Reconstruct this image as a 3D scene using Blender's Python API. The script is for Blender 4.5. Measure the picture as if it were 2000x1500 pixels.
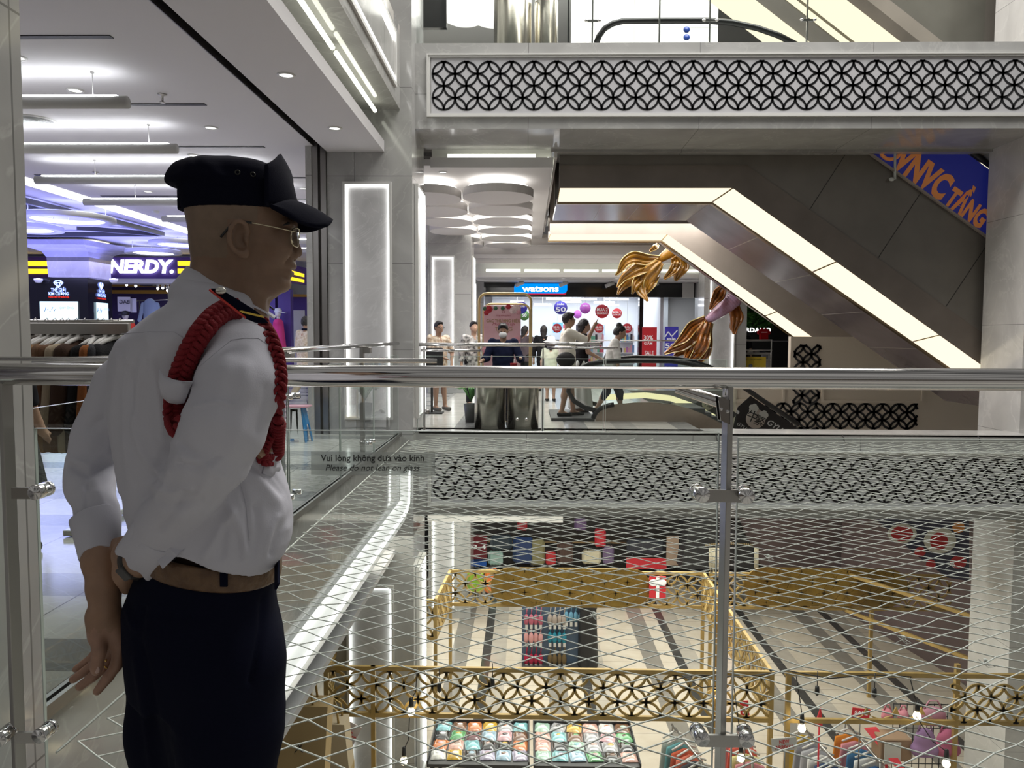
import bpy, math, random
import numpy as np
from mathutils import Vector, Matrix
from mathutils.bvhtree import BVHTree
random.seed(7)
for o in list(bpy.data.objects): bpy.data.objects.remove(o, do_unlink=True)
SC = bpy.context.scene
COL = SC.collection
PI = math.pi

# ------------------------------------------------------------------ camera
FPX = 1500.0
CAMLOC = Vector((0, 0, 1.4))
YAW, PITCH, ROLL = math.radians(1.1), math.radians(3.59), math.radians(0.25)
cam_data = bpy.data.cameras.new('camera'); cam = bpy.data.objects.new('camera', cam_data); COL.objects.link(cam)
cam_data.sensor_fit = 'HORIZONTAL'; cam_data.sensor_width = 36.0; cam_data.lens = 36.0*FPX/2000.0
cam_data.clip_start = 0.05; cam_data.clip_end = 200
CAMROT = (Matrix.Rotation(YAW, 3, 'Z') @ Matrix.Rotation(PI/2-PITCH, 3, 'X') @ Matrix.Rotation(ROLL, 3, 'Z'))
cam.matrix_world = Matrix.Translation(CAMLOC) @ CAMROT.to_4x4()
SC.camera = cam

# ------------------------------------------------------------------ view, world
vs = SC.view_settings
SC.display_settings.display_device = 'sRGB'
vs.view_transform = 'Standard'; vs.look = 'None'; vs.gamma = 1.0; vs.use_curve_mapping = False
vs.exposure = 0.25
SC.cycles.max_bounces = 10; SC.cycles.transparent_max_bounces = 24
SC.cycles.diffuse_bounces = 3; SC.cycles.glossy_bounces = 4; SC.cycles.transmission_bounces = 6
SC.cycles.caustics_reflective = False; SC.cycles.caustics_refractive = False
SC.cycles.sample_clamp_indirect = 4.0
SC.cycles.use_denoising = True
wd = bpy.data.worlds.new('mall_air'); SC.world = wd; wd.use_nodes = True
wn = wd.node_tree; wn.nodes.clear()
_o = wn.nodes.new('ShaderNodeOutputWorld'); _b = wn.nodes.new('ShaderNodeBackground')
_tc = wn.nodes.new('ShaderNodeTexCoord'); _sp = wn.nodes.new('ShaderNodeSeparateXYZ')
_wv = wn.nodes.new('ShaderNodeTexNoise'); _wv.inputs['Scale'].default_value = 2.2; _wv.inputs['Detail'].default_value = 2.0
_mp = wn.nodes.new('ShaderNodeMapping'); _mp.inputs['Scale'].default_value = (1.0, 1.0, 5.0)
_rp = wn.nodes.new('ShaderNodeValToRGB')
_rp.color_ramp.elements[0].position = .35; _rp.color_ramp.elements[0].color = (.10, .10, .098, 1)
_rp.color_ramp.elements[1].position = .68; _rp.color_ramp.elements[1].color = (.85, .83, .80, 1)
wn.links.new(_tc.outputs['Generated'], _mp.inputs['Vector']); wn.links.new(_mp.outputs['Vector'], _wv.inputs['Vector'])
wn.links.new(_wv.outputs['Fac'], _rp.inputs['Fac']); wn.links.new(_tc.outputs['Generated'], _sp.inputs[0])
_r2 = wn.nodes.new('ShaderNodeValToRGB'); _r2.color_ramp.elements[0].position = .44; _r2.color_ramp.elements[0].color = (.30, .25, .20, 1); _r2.color_ramp.elements[1].position = .54; _r2.color_ramp.elements[1].color = (1.15, 1.15, 1.15, 1)
_m2 = wn.nodes.new('ShaderNodeMath'); _m2.operation = 'MULTIPLY_ADD'; _m2.inputs[1].default_value = .5; _m2.inputs[2].default_value = .5
_mm = wn.nodes.new('ShaderNodeMixRGB'); _mm.blend_type = 'MULTIPLY'; _mm.inputs['Fac'].default_value = 1
wn.links.new(_sp.outputs['Z'], _m2.inputs[0]); wn.links.new(_m2.outputs[0], _r2.inputs['Fac']); wn.links.new(_rp.outputs['Color'], _mm.inputs['Color1']); wn.links.new(_r2.outputs['Color'], _mm.inputs['Color2']); wn.links.new(_mm.outputs['Color'], _b.inputs['Color'])
_b.inputs['Strength'].default_value = 0.36
wn.links.new(_b.outputs['Background'], _o.inputs['Surface'])

def area(name, loc, size, energy, col=(1, 1, 1), rot=(0, 0, 0)):
    l = bpy.data.lights.new(name, 'AREA'); l.shape = 'RECTANGLE'; l.size, l.size_y = size; l.energy = energy; l.color = col
    o = bpy.data.objects.new(name, l); COL.objects.link(o); o.location = loc; o.rotation_euler = rot
    return o
# big light fields of the mall (ceiling fittings over the void and the levels, plus an added upward fill)
area('atrium_ceiling_light', (3.2, 8.2, 11.5), (7, 5), 1150, (1, .97, .93), (math.radians(-8), 0, 0))
area('corridor_ceiling_light', (-6.2, 9.0, 3.55), (4.5, 9), 210, (.97, .97, 1))
area('shop_ceiling_light', (-12.5, 18.5, 3.4), (7, 9), 560, (.50, .50, 1))
area('blue_cove_light', (-11.8, 17.5, 3.50), (5.5, 8), 260, (.26, .28, 1), (PI, 0, 0))
area('far_corridor_light', (1.2, 17.6, 3.9), (6, 5), 430, (1, .96, .9))
area('far_front_light', (-.6, 14.2, 3.6), (1.6, 3), 130, (1, .97, .94))
area('lower_ceiling_light', (1.2, 15.5, -1.75), (8, 6), 470, (1, .95, .88))
area('lower_kiosk_light', (1.2, 11.0, -1.45), (7, 2.5), 95, (1, .93, .82))
area('upper_ceiling_light', (2.0, 15.0, 9.5), (8, 5), 900, (1, .97, .93))
area('upper_cove_light', (-1.3, 16.5, 7.0), (3, 4), 170, (1, .98, .95), (PI, 0, 0))  # upward fill added to brighten the upper petals, no real fitting

# ------------------------------------------------------------------ pixel frame of the photograph -> points on real planes
def ray(px, py):
    return CAMROT @ Vector(((px-1000.0)/FPX, -(py-750.0)/FPX, -1.0))
def pX(px, py, X): d = ray(px, py); return CAMLOC + d*((X-CAMLOC.x)/d.x)
def pY(px, py, Y): d = ray(px, py); return CAMLOC + d*((Y-CAMLOC.y)/d.y)
def pZ(px, py, Z): d = ray(px, py); return CAMLOC + d*((Z-CAMLOC.z)/d.z)
def xat(px, Y): return pY(px, 656, Y).x
def zat(py, Y, px=1000): return pY(px, py, Y).z

# ------------------------------------------------------------------ mesh builder
class MB:
    def __init__(s): s.v = []; s.f = []; s.sm = []; s.mi = []; s.cur = 0
    def add(s, vs, fs, smooth=False):
        b = len(s.v); s.v += [tuple(p) for p in vs]
        for f in fs: s.f.append(tuple(b+i for i in f)); s.sm.append(smooth); s.mi.append(s.cur)
        return s
    def box(s, x0, x1, y0, y1, z0, z1, bev=0.0):
        if bev > 0:
            return s.rbox(((x0+x1)/2, (y0+y1)/2, (z0+z1)/2), (abs(x1-x0)/2, abs(y1-y0)/2, abs(z1-z0)/2), bev)
        vs = [(x, y, z) for z in (z0, z1) for y in (y0, y1) for x in (x0, x1)]
        return s.add(vs, [(0, 2, 3, 1), (4, 5, 7, 6), (0, 1, 5, 4), (2, 6, 7, 3), (0, 4, 6, 2), (1, 3, 7, 5)])
    def rbox(s, c, h, bev, R=None):
        """box with chamfered edges"""
        b = min(bev, *(x*.95 for x in h)); R = R or Matrix.Identity(3); c = Vector(c); vs = []; idx = {}
        for sx in (-1, 1):
            for sy in (-1, 1):
                for sz in (-1, 1):
                    for a in range(3):
                        p = [sx*h[0], sy*h[1], sz*h[2]]
                        for k in range(3):
                            if k != a: p[k] -= (sx, sy, sz)[k]*b
                        idx[(sx, sy, sz, a)] = len(vs); vs.append(c + R @ Vector(p))
        fs = []
        for a in range(3):
            u, v = [k for k in range(3) if k != a]
            for sg in (-1, 1):
                q = []
                for (su, sv) in ((-1, -1), (1, -1), (1, 1), (-1, 1)):
                    t = [0, 0, 0]; t[a] = sg; t[u] = su; t[v] = sv; q.append(idx[(*t, a)])
                fs.append(q)
        for a in range(3):
            u, v = [k for k in range(3) if k != a]
            for su in (-1, 1):
                for sv in (-1, 1):
                    t0 = [0, 0, 0]; t0[a] = -1; t0[u] = su; t0[v] = sv; t1 = list(t0); t1[a] = 1
                    fs.append([idx[(*t0, u)], idx[(*t1, u)], idx[(*t1, v)], idx[(*t0, v)]])
        for sx in (-1, 1):
            for sy in (-1, 1):
                for sz in (-1, 1): fs.append([idx[(sx, sy, sz, a)] for a in range(3)])
        return s.add(vs, fs)
    def obox(s, c, ax, h):
        c = Vector(c); ax = [Vector(a).normalized() for a in ax]
        vs = [c+ax[0]*h[0]*x+ax[1]*h[1]*y+ax[2]*h[2]*z for z in (-1, 1) for y in (-1, 1) for x in (-1, 1)]
        return s.add(vs, [(0, 2, 3, 1), (4, 5, 7, 6), (0, 1, 5, 4), (2, 6, 7, 3), (0, 4, 6, 2), (1, 3, 7, 5)])
    def bar(s, a, b, w, h, up=(0, 0, 1)):
        a, b = Vector(a), Vector(b); d = (b-a).normalized(); u = Vector(up); r = d.cross(u)
        if r.length < 1e-5: r = d.cross(Vector((1, 0, 0)))
        r.normalize(); u = r.cross(d)
        return s.obox((a+b)/2, (d, r, u), ((b-a).length/2, w/2, h/2))
    def tube(s, pts, r, n=10, caps=True, closed=False):
        pts = [Vector(p) for p in pts]; m = len(pts); rs = r if isinstance(r, (list, tuple)) else [r]*m
        ts = []
        for i in range(m):
            if closed: t = pts[(i+1) % m]-pts[i-1]
            else: t = pts[min(i+1, m-1)]-pts[max(i-1, 0)]
            ts.append(t.normalized() if t.length > 1e-9 else Vector((0, 0, 1)))
        u = ts[0].orthogonal().normalized(); vs = []
        for i in range(m):
            u = (u-ts[i]*u.dot(ts[i])); u = u.normalized() if u.length > 1e-6 else ts[i].orthogonal().normalized()
            w = ts[i].cross(u)
            for k in range(n):
                a = 2*PI*k/n; vs.append(pts[i]+(u*math.cos(a)+w*math.sin(a))*rs[i])
        fs = []
        for i in range(m if closed else m-1):
            j = (i+1) % m
            for k in range(n): fs.append((i*n+k, i*n+(k+1) % n, j*n+(k+1) % n, j*n+k))
        s.add(vs, fs, True)
        if caps and not closed:
            b = len(s.v)-m*n
            for base, rev in ((b, True), (b+(m-1)*n, False)):
                q = [base+k for k in range(n)]
                s.f.append(tuple(q[::-1] if rev else q)); s.sm.append(False); s.mi.append(s.cur)
        return s
    def lathe(s, prof, c, n=20, R=None, smooth=True, arc=2*PI):
        """prof: (radius, height) pairs, around local z at c"""
        R = R or Matrix.Identity(3); c = Vector(c); vs = []; full = arc > 6.28; m = n if full else n+1
        for (r, h) in prof:
            for k in range(m):
                a = arc*k/n; vs.append(c+R @ Vector((r*math.cos(a), r*math.sin(a), h)))
        fs = []
        for i in range(len(prof)-1):
            for k in range(n): fs.append((i*m+k, i*m+(k+1) % m, (i+1)*m+(k+1) % m, (i+1)*m+k))
        return s.add(vs, fs, smooth)
    def ball(s, c, r, n=14, R=None):
        r = r if isinstance(r, (tuple, list)) else (r, r, r); R = R or Matrix.Identity(3); c = Vector(c); m = n//2; vs = []; fs = []
        for i in range(m+1):
            t = PI*i/m
            for k in range(n):
                a = 2*PI*k/n; vs.append(c+R @ Vector((r[0]*math.sin(t)*math.cos(a), r[1]*math.sin(t)*math.sin(a), r[2]*math.cos(t))))
        for i in range(m):
            for k in range(n): fs.append((i*n+k, (i+1)*n+k, (i+1)*n+(k+1) % n, i*n+(k+1) % n))
        return s.add(vs, fs, True)
    def prism(s, poly, d):
        """poly: 3-D points in a plane, extruded by vector d"""
        poly = [Vector(p) for p in poly]; d = Vector(d); n = len(poly)
        vs = poly+[p+d for p in poly]
        fs = [tuple(range(n))[::-1], tuple(range(n, 2*n))]+[(i, (i+1) % n, n+(i+1) % n, n+i) for i in range(n)]
        return s.add(vs, fs)
    def grid(s, P, smooth=True, closed_u=False):
        """P[i][j] points"""
        n, m = len(P), len(P[0]); vs = [p for r in P for p in r]; fs = []
        for i in range(n if closed_u else n-1):
            for j in range(m-1):
                a = (i+1) % n; fs.append((i*m+j, a*m+j, a*m+j+1, i*m+j+1))
        return s.add(vs, fs, smooth)
    def ribbon(s, pts, w, d, nrm):
        """flat extruded strip following pts (in plane with normal nrm), width w, thickness d along nrm"""
        pts = [Vector(p) for p in pts]; nrm = Vector(nrm).normalized(); m = len(pts); vs = []
        for i in range(m):
            t = (pts[min(i+1, m-1)]-pts[max(i-1, 0)]).normalized(); q = nrm.cross(t)*w/2
            vs += [pts[i]-q, pts[i]+q, pts[i]+q+nrm*d, pts[i]-q+nrm*d]
        fs = []
        for i in range(m-1):
            a, b = i*4, i*4+4
            for k in range(4): fs.append((a+k, a+(k+1) % 4, b+(k+1) % 4, b+k))
        fs += [(0, 1, 2, 3), tuple(reversed(range((m-1)*4, m*4)))]
        return s.add(vs, fs)

_mc = {}
def origin_of(o):
    p = Vector((0, 0, 0))
    while o is not None: p = p+o.location; o = o.parent
    return p
def obj(name, mb, mat, parent=None, solid=0.0, sub=0, bevel=0.0):
    """link one mesh object; vertices are in world space"""
    me = bpy.data.meshes.new(name)
    V = np.array(mb.v, dtype=float).reshape(-1, 3)
    if parent is not None:
        loc = Vector((0, 0, 0)); off = np.array(origin_of(parent))
    else:
        lo, hi = V.min(0), V.max(0); off = np.array(((lo[0]+hi[0])/2, (lo[1]+hi[1])/2, lo[2])); loc = Vector(off)
    me.from_pydata((V-off).tolist(), [], mb.f); me.update()
    me.polygons.foreach_set('use_smooth', mb.sm)
    for m in (mat if isinstance(mat, (list, tuple)) else [mat]): me.materials.append(m)
    if isinstance(mat, (list, tuple)): me.polygons.foreach_set('material_index', mb.mi)
    o = bpy.data.objects.new(name, me); COL.objects.link(o); o.location = loc; o.parent = parent
    if solid: m = o.modifiers.new('thick', 'SOLIDIFY'); m.thickness = solid; m.offset = 0
    if bevel: m = o.modifiers.new('edge', 'BEVEL'); m.width = bevel; m.segments = 2; m.limit_method = 'ANGLE'
    if sub: m = o.modifiers.new('smooth', 'SUBSURF'); m.levels = sub; m.render_levels = sub
    return o
def tag(o, label=None, cat=None, group=None, kind=None):
    if label: o['label'] = label
    if cat: o['category'] = cat
    if group: o['group'] = group
    if kind: o['kind'] = kind
    return o
def thing(name, label, cat, loc=(0, 0, 0), group=None):
    o = bpy.data.objects.new(name, None); COL.objects.link(o); o.location = loc; o.empty_display_size = .1
    return tag(o, label, cat, group)
def struct(name, mb, mat, parent=None, **k):
    o = obj(name, mb, mat, parent, **k)
    if parent is None: o['kind'] = 'structure'
    return o
def copy_tree(o, parent=None):
    c = o.copy(); COL.objects.link(c); c.parent = parent
    for ch in list(o.children): copy_tree(ch, c)
    return c

# text as mesh: glyphs in a plane (origin o, right r, up u), height h
def text_mb(s, o, r, u, h, depth=0.004, align='CENTER', bold=0.0, shear=0.0, spacing=1.0, width=None):
    cu = bpy.data.curves.new('t', 'FONT'); cu.body = s; cu.size = 1.0; cu.align_x = align; cu.align_y = 'CENTER'
    cu.offset = bold; cu.shear = shear; cu.space_character = spacing; cu.resolution_u = 3
    ob = bpy.data.objects.new('t', cu); COL.objects.link(ob)
    dg = bpy.context.evaluated_depsgraph_get(); dg.update()
    me = ob.evaluated_get(dg).to_mesh()
    vs = [v.co.copy() for v in me.vertices]; fs = [tuple(p.vertices) for p in me.polygons]
    ob.evaluated_get(dg).to_mesh_clear(); bpy.data.objects.remove(ob); bpy.data.curves.remove(cu)
    mb = MB(); r = Vector(r).normalized(); u = Vector(u).normalized(); n = r.cross(u); o = Vector(o)
    if not vs: return mb
    sx = sy = h/0.73
    if width:
        w = max(v.x for v in vs)-min(v.x for v in vs); sx = width/max(w, 1e-6)
    P = [o+r*v.x*sx+u*v.y*sy for v in vs]
    mb.add([p+n*depth for p in P], fs)
    return mb
# ------------------------------------------------------------------ materials (all procedural)
def mat(name, col, rough=.5, metal=0.0, spec=.5, emit=None, es=0.0, bump=0.0, bscale=40.0, noise=0.0, nscale=6.0, col2=None, coat=0.0, sub=0.0, aniso=None):
    m = bpy.data.materials.new(name); m.use_nodes = True; nt = m.node_tree; b = nt.nodes['Principled BSDF']
    b.inputs['Base Color'].default_value = (*col, 1); b.inputs['Roughness'].default_value = rough; b.inputs['Metallic'].default_value = metal
    b.inputs['Specular IOR Level'].default_value = spec; b.inputs['Coat Weight'].default_value = coat
    if sub: b.inputs['Subsurface Weight'].default_value = sub; b.inputs['Subsurface Radius'].default_value = (.01, .004, .002)
    if emit: b.inputs['Emission Color'].default_value = (*emit, 1); b.inputs['Emission Strength'].default_value = es
    tc = nt.nodes.new('ShaderNodeTexCoord')
    if noise or col2:
        n = nt.nodes.new('ShaderNodeTexNoise'); n.inputs['Scale'].default_value = nscale; n.inputs['Detail'].default_value = 5
        rp = nt.nodes.new('ShaderNodeValToRGB'); c2 = col2 or tuple(min(1, c*(1+noise)) for c in col); c1 = col if col2 else tuple(c*(1-noise) for c in col)
        rp.color_ramp.elements[0].position = .35; rp.color_ramp.elements[1].position = .65
        rp.color_ramp.elements[0].color = (*c1, 1); rp.color_ramp.elements[1].color = (*c2, 1)
        nt.links.new(tc.outputs['Object'], n.inputs['Vector']); nt.links.new(n.outputs['Fac'], rp.inputs['Fac']); nt.links.new(rp.outputs['Color'], b.inputs['Base Color'])
    if bump:
        n = nt.nodes.new('ShaderNodeTexNoise'); n.inputs['Scale'].default_value = bscale; n.inputs['Detail'].default_value = 4
        bp = nt.nodes.new('ShaderNodeBump'); bp.inputs['Strength'].default_value = bump; bp.inputs['Distance'].default_value = .01
        nt.links.new(tc.outputs['Object'], n.inputs['Vector']); nt.links.new(n.outputs['Fac'], bp.inputs['Height']); nt.links.new(bp.outputs['Normal'], b.inputs['Normal'])
    return m
def emis(name, col, s):
    m = bpy.data.materials.new(name); m.use_nodes = True; nt = m.node_tree; nt.nodes.clear()
    o = nt.nodes.new('ShaderNodeOutputMaterial'); e = nt.nodes.new('ShaderNodeEmission'); e.inputs['Color'].default_value = (*col, 1); e.inputs['Strength'].default_value = s
    nt.links.new(e.outputs[0], o.inputs['Surface']); return m
def marble(name, base, vein, rough=.1, scale=1.2, joint=None):
    m = mat(name, base, rough); nt = m.node_tree; b = nt.nodes['Principled BSDF']
    tc = [n for n in nt.nodes if n.type == 'TEX_COORD'][0]; geo = nt.nodes.new('ShaderNodeNewGeometry')
    n1 = nt.nodes.new('ShaderNodeTexNoise'); n1.inputs['Scale'].default_value = scale; n1.inputs['Detail'].default_value = 8; n1.inputs['Distortion'].default_value = 1.4
    n2 = nt.nodes.new('ShaderNodeTexNoise'); n2.inputs['Scale'].default_value = scale*.7; n2.inputs['Detail'].default_value = 6; n2.inputs['Distortion'].default_value = 2.5
    r1 = nt.nodes.new('ShaderNodeValToRGB'); r1.color_ramp.elements[0].position = .3; r1.color_ramp.elements[1].position = .7
    r1.color_ramp.elements[0].color = (*[c*.86 for c in base], 1); r1.color_ramp.elements[1].color = (*[min(1, c*1.12) for c in base], 1)
    r2 = nt.nodes.new('ShaderNodeValToRGB'); e = r2.color_ramp.elements; e[0].position = .485; e[0].color = (0, 0, 0, 1); e[1].position = .515; e[1].color = (0, 0, 0, 1)
    k = e.new(.5); k.color = (1, 1, 1, 1)
    mx = nt.nodes.new('ShaderNodeMixRGB'); mx.inputs['Color2'].default_value = (*vein, 1)
    mul = nt.nodes.new('ShaderNodeMath'); mul.operation = 'MULTIPLY'; mul.inputs[1].default_value = .45
    L = nt.links.new
    L(geo.outputs['Position'], n1.inputs['Vector']); L(geo.outputs['Position'], n2.inputs['Vector'])
    L(n1.outputs['Fac'], r1.inputs['Fac']); L(n2.outputs['Fac'], r2.inputs['Fac']); L(r2.outputs['Color'], mul.inputs[0])
    L(mul.outputs[0], mx.inputs['Fac']); L(r1.outputs['Color'], mx.inputs['Color1'])
    out = mx.outputs['Color']
    if joint:   # thin slab joints on a world grid (sx, sz)
        sp = nt.nodes.new('ShaderNodeSeparateXYZ'); L(geo.outputs['Position'], sp.inputs[0]); prev = None
        for ax, per in joint:
            md = nt.nodes.new('ShaderNodeMath'); md.operation = 'PINGPONG'; md.inputs[1].default_value = per/2; L(sp.outputs[ax], md.inputs[0])
            lt = nt.nodes.new('ShaderNodeMath'); lt.operation = 'LESS_THAN'; lt.inputs[1].default_value = .004; L(md.outputs[0], lt.inputs[0])
            if prev is None: prev = lt.outputs[0]
            else:
                mm = nt.nodes.new('ShaderNodeMath'); mm.operation = 'MAXIMUM'; L(prev, mm.inputs[0]); L(lt.outputs[0], mm.inputs[1]); prev = mm.outputs[0]
        mj = nt.nodes.new('ShaderNodeMixRGB'); mj.inputs['Color2'].default_value = (*[c*.45 for c in base], 1); L(prev, mj.inputs['Fac']); L(out, mj.inputs['Color1']); out = mj.outputs['Color']
    L(out, b.inputs['Base Color']); return m
def glass(name, tint=(.93, .97, .95), refl=1.0):
    m = bpy.data.materials.new(name); m.use_nodes = True; nt = m.node_tree; nt.nodes.clear(); L = nt.links.new
    o = nt.nodes.new('ShaderNodeOutputMaterial'); t = nt.nodes.new('ShaderNodeBsdfTransparent'); t.inputs['Color'].default_value = (*tint, 1)
    g = nt.nodes.new('ShaderNodeBsdfGlossy'); g.inputs['Roughness'].default_value = 0.0; fr = nt.nodes.new('ShaderNodeFresnel'); fr.inputs['IOR'].default_value = 1.45
    k = nt.nodes.new('ShaderNodeMath'); k.operation = 'MULTIPLY'; k.inputs[1].default_value = refl; L(fr.outputs[0], k.inputs[0])
    x = nt.nodes.new('ShaderNodeMixShader'); L(k.outputs[0], x.inputs['Fac']); L(t.outputs[0], x.inputs[1]); L(g.outputs[0], x.inputs[2]); L(x.outputs[0], o.inputs['Surface']); return m
def stripes(name, axis, period, stops, rough=.12, joint=None, jper=.6):
    """bands of tile along a world axis: stops = [(pos 0..1, colour)]"""
    m = mat(name, (.5, .5, .5), rough); nt = m.node_tree; b = nt.nodes['Principled BSDF']; L = nt.links.new
    geo = nt.nodes.new('ShaderNodeNewGeometry'); sp = nt.nodes.new('ShaderNodeSeparateXYZ'); L(geo.outputs['Position'], sp.inputs[0])
    dv = nt.nodes.new('ShaderNodeMath'); dv.operation = 'DIVIDE'; dv.inputs[1].default_value = period; L(sp.outputs[axis], dv.inputs[0])
    fr = nt.nodes.new('ShaderNodeMath'); fr.operation = 'FRACT'; L(dv.outputs[0], fr.inputs[0])
    rp = nt.nodes.new('ShaderNodeValToRGB'); cr = rp.color_ramp; cr.interpolation = 'CONSTANT'
    cr.elements[0].position = stops[0][0]; cr.elements[0].color = (*stops[0][1], 1); cr.elements[1].position = stops[1][0]; cr.elements[1].color = (*stops[1][1], 1)
    for p, c in stops[2:]: e = cr.elements.new(p); e.color = (*c, 1)
    L(fr.outputs[0], rp.inputs['Fac'])
    n = nt.nodes.new('ShaderNodeTexNoise'); n.inputs['Scale'].default_value = 3; n.inputs['Detail'].default_value = 6; L(geo.outputs['Position'], n.inputs['Vector'])
    mx = nt.nodes.new('ShaderNodeMixRGB'); mx.blend_type = 'OVERLAY'; mx.inputs['Fac'].default_value = .25; L(rp.outputs['Color'], mx.inputs['Color1']); L(n.outputs['Fac'], mx.inputs['Color2'])
    out = mx.outputs['Color']
    if joint is not None:
        md = nt.nodes.new('ShaderNodeMath'); md.operation = 'PINGPONG'; md.inputs[1].default_value = jper/2; L(sp.outputs[joint], md.inputs[0])
        lt = nt.nodes.new('ShaderNodeMath'); lt.operation = 'LESS_THAN'; lt.inputs[1].default_value = .004; L(md.outputs[0], lt.inputs[0])
        mj = nt.nodes.new('ShaderNodeMixRGB'); mj.inputs['Color2'].default_value = (.16, .15, .14, 1); L(lt.outputs[0], mj.inputs['Fac']); L(out, mj.inputs['Color1']); out = mj.outputs['Color']
    L(out, b.inputs['Base Color']); return m

M = {}
M['marble'] = marble('grey_marble', (.40, .40, .39), (.52, .52, .50), .10, 1.1, [(0, 2.4), (2, 1.2)])
M['marble_y'] = marble('grey_marble_side', (.38, .38, .365), (.52, .52, .50), .09, 1.0, [(1, 2.4), (2, 2.4)])
M['marble_soffit'] = marble('grey_marble_soffit', (.36, .355, .34), (.5, .49, .47), .07, .9, [(0, 2.4)])
M['marble_light'] = marble('pale_marble', (.58, .57, .55), (.7, .69, .66), .14, 1.0, [(2, 1.6)])
M['white'] = mat('white_plaster', (.72, .71, .70), .7)
M['ceil'] = mat('ceiling_paint', (.60, .59, .60), .75)
M['ceilwarm'] = mat('ceiling_paint_warm', (.66, .645, .63), .75)
M['trimwhite'] = mat('white_moulding', (.62, .62, .60), .4)
M['fretback'] = mat('white_glass_backing', (.52, .52, .54), .3, noise=.03, nscale=2)
M['black'] = mat('black_lattice', (.008, .008, .009), .12, spec=.6)
M['blackmat'] = mat('black_matt', (.012, .012, .013), .55)
M['darkgrey'] = mat('dark_grey_paint', (.05, .05, .052), .45)
M['chrome'] = mat('polished_steel', (.62, .61, .60), .10, 1.0)
M['steel'] = mat('brushed_steel', (.42, .41, .39), .30, 1.0, bump=.02, bscale=200)
M['steeldk'] = mat('dark_brushed_steel', (.30, .29, .28), .34, 1.0)
M['glass'] = glass('clear_glass', (.90, .955, .93), .8)
M['glassdk'] = glass('green_edge_glass', (.80, .88, .84), 1.0)
M['frost'] = mat('frosted_film', (.55, .58, .56), .6)
M['rope'] = mat('white_rope', (.78, .79, .74), .8, bump=.5, bscale=300)
M['led'] = emis('white_led', (1, .985, .96), 5.0)
M['ledhi'] = emis('white_tube', (1, 1, .94), 9.0)
M['ledgreen'] = emis('greenish_tube', (.98, 1, .84), 4.0)
M['ledwarm'] = emis('warm_light_panel', (1, .87, .62), 1.15)
M['ledblue'] = emis('blue_led', (.35, .38, 1), 5.0)
M['lednear'] = emis('cool_tube', (.9, .93, 1), 5.0)
M['gold'] = mat('gold_painted_steel', (.44, .30, .10), .45, .35, noise=.12, nscale=5)
M['goldplate'] = mat('gold_mirror_plate', (.36, .23, .05), .22, .8, noise=.15, nscale=4)
M['escdark'] = mat('bronze_cladding', (.16, .135, .115), .22, .15, noise=.12, nscale=1.5)
M['escgrey'] = mat('grey_bronze_cladding', (.175, .16, .14), .22, .15, noise=.10, nscale=1.5)
M['esclight'] = mat('light_bronze_cladding', (.36, .31, .27), .25, .2, noise=.08, nscale=1.5)
M['rubber'] = mat('black_rubber', (.012, .012, .012), .3)
M['floor'] = stripes('corridor_floor_tile', 1, 2.4, [(0, (.52, .50, .46)), (.28, (.22, .22, .215)), (.42, (.50, .48, .45)), (.66, (.30, .295, .285)), (.82, (.52, .50, .46))], .16, 0, .8)
M['floorfar'] = stripes('far_floor_tile', 0, 1.7, [(0, (.50, .47, .43)), (.35, (.25, .245, .24)), (.55, (.50, .47, .43)), (.8, (.38, .36, .34))], .22, 1, .8)
M['floorlow'] = stripes('lower_floor_tile', 0, 2.1, [(0, (.62, .55, .45)), (.22, (.26, .24, .21)), (.40, (.64, .57, .47)), (.55, (.06, .058, .055)), (.64, (.46, .42, .36)), (.8, (.62, .55, .45))], .14, 1, .6)
# ------------------------------------------------------------------ interlocking circle lattice (circles radius r, checkerboard centres), clipped to a rectangle
def lattice(mb, O, U, W, w, h, r, rib, d, u0=0.0, w0=0.0, ry=None):
    """O corner, U right, W up (unit), panel w x h; ribs as extruded arcs; circle centres at even/odd multiples of r"""
    O, U, W = Vector(O), Vector(U).normalized(), Vector(W).normalized(); N = U.cross(W); e = rib/2; ry = ry or r; h0 = h; O = O+W*e*.5; h = h-e
    for i in range(-1, int(w/r)+3):
        for j in range(-1, int(h/ry)+3):
            if (i+j) % 2: continue
            cu, cw = u0+i*r, w0+j*ry-e*.5; run = []; K = 28
            for k in range(K+1):
                a = 2*PI*k/K; p = (cu+r*math.cos(a), cw+ry*math.sin(a))
                ok = -e <= p[0] <= w+e and -e <= p[1] <= h+e
                if ok: run.append(O+U*p[0]+W*p[1])
                if (not ok or k == K):
                    if len(run) > 1: mb.ribbon(run, rib, d, N)
                    run = []
    return mb
def frame_mb(mb, O, U, W, w, h, t, d):
    """rectangular frame, t wide outside w x h, d deep towards the viewer (U x W)"""
    O, U, W = Vector(O), Vector(U).normalized(), Vector(W).normalized(); N = U.cross(W)
    for a0, a1, b0, b1 in ((-t, w+t, -t, 0), (-t, w+t, h, h+t), (-t, 0, 0, h), (w, w+t, 0, h)):
        c = O+U*(a0+a1)/2+W*(b0+b1)/2+N*d/2
        mb.obox(c, (U, W, N), ((a1-a0)/2, (b1-b0)/2, d/2))
    return mb
# ================================================================== STRUCTURE
EX = -1.765            # edge of the void on the left
YB0, YB1 = 11.05, 12.25
Z1, ZL = 5.5, -5.6     # upper and lower storey
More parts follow.
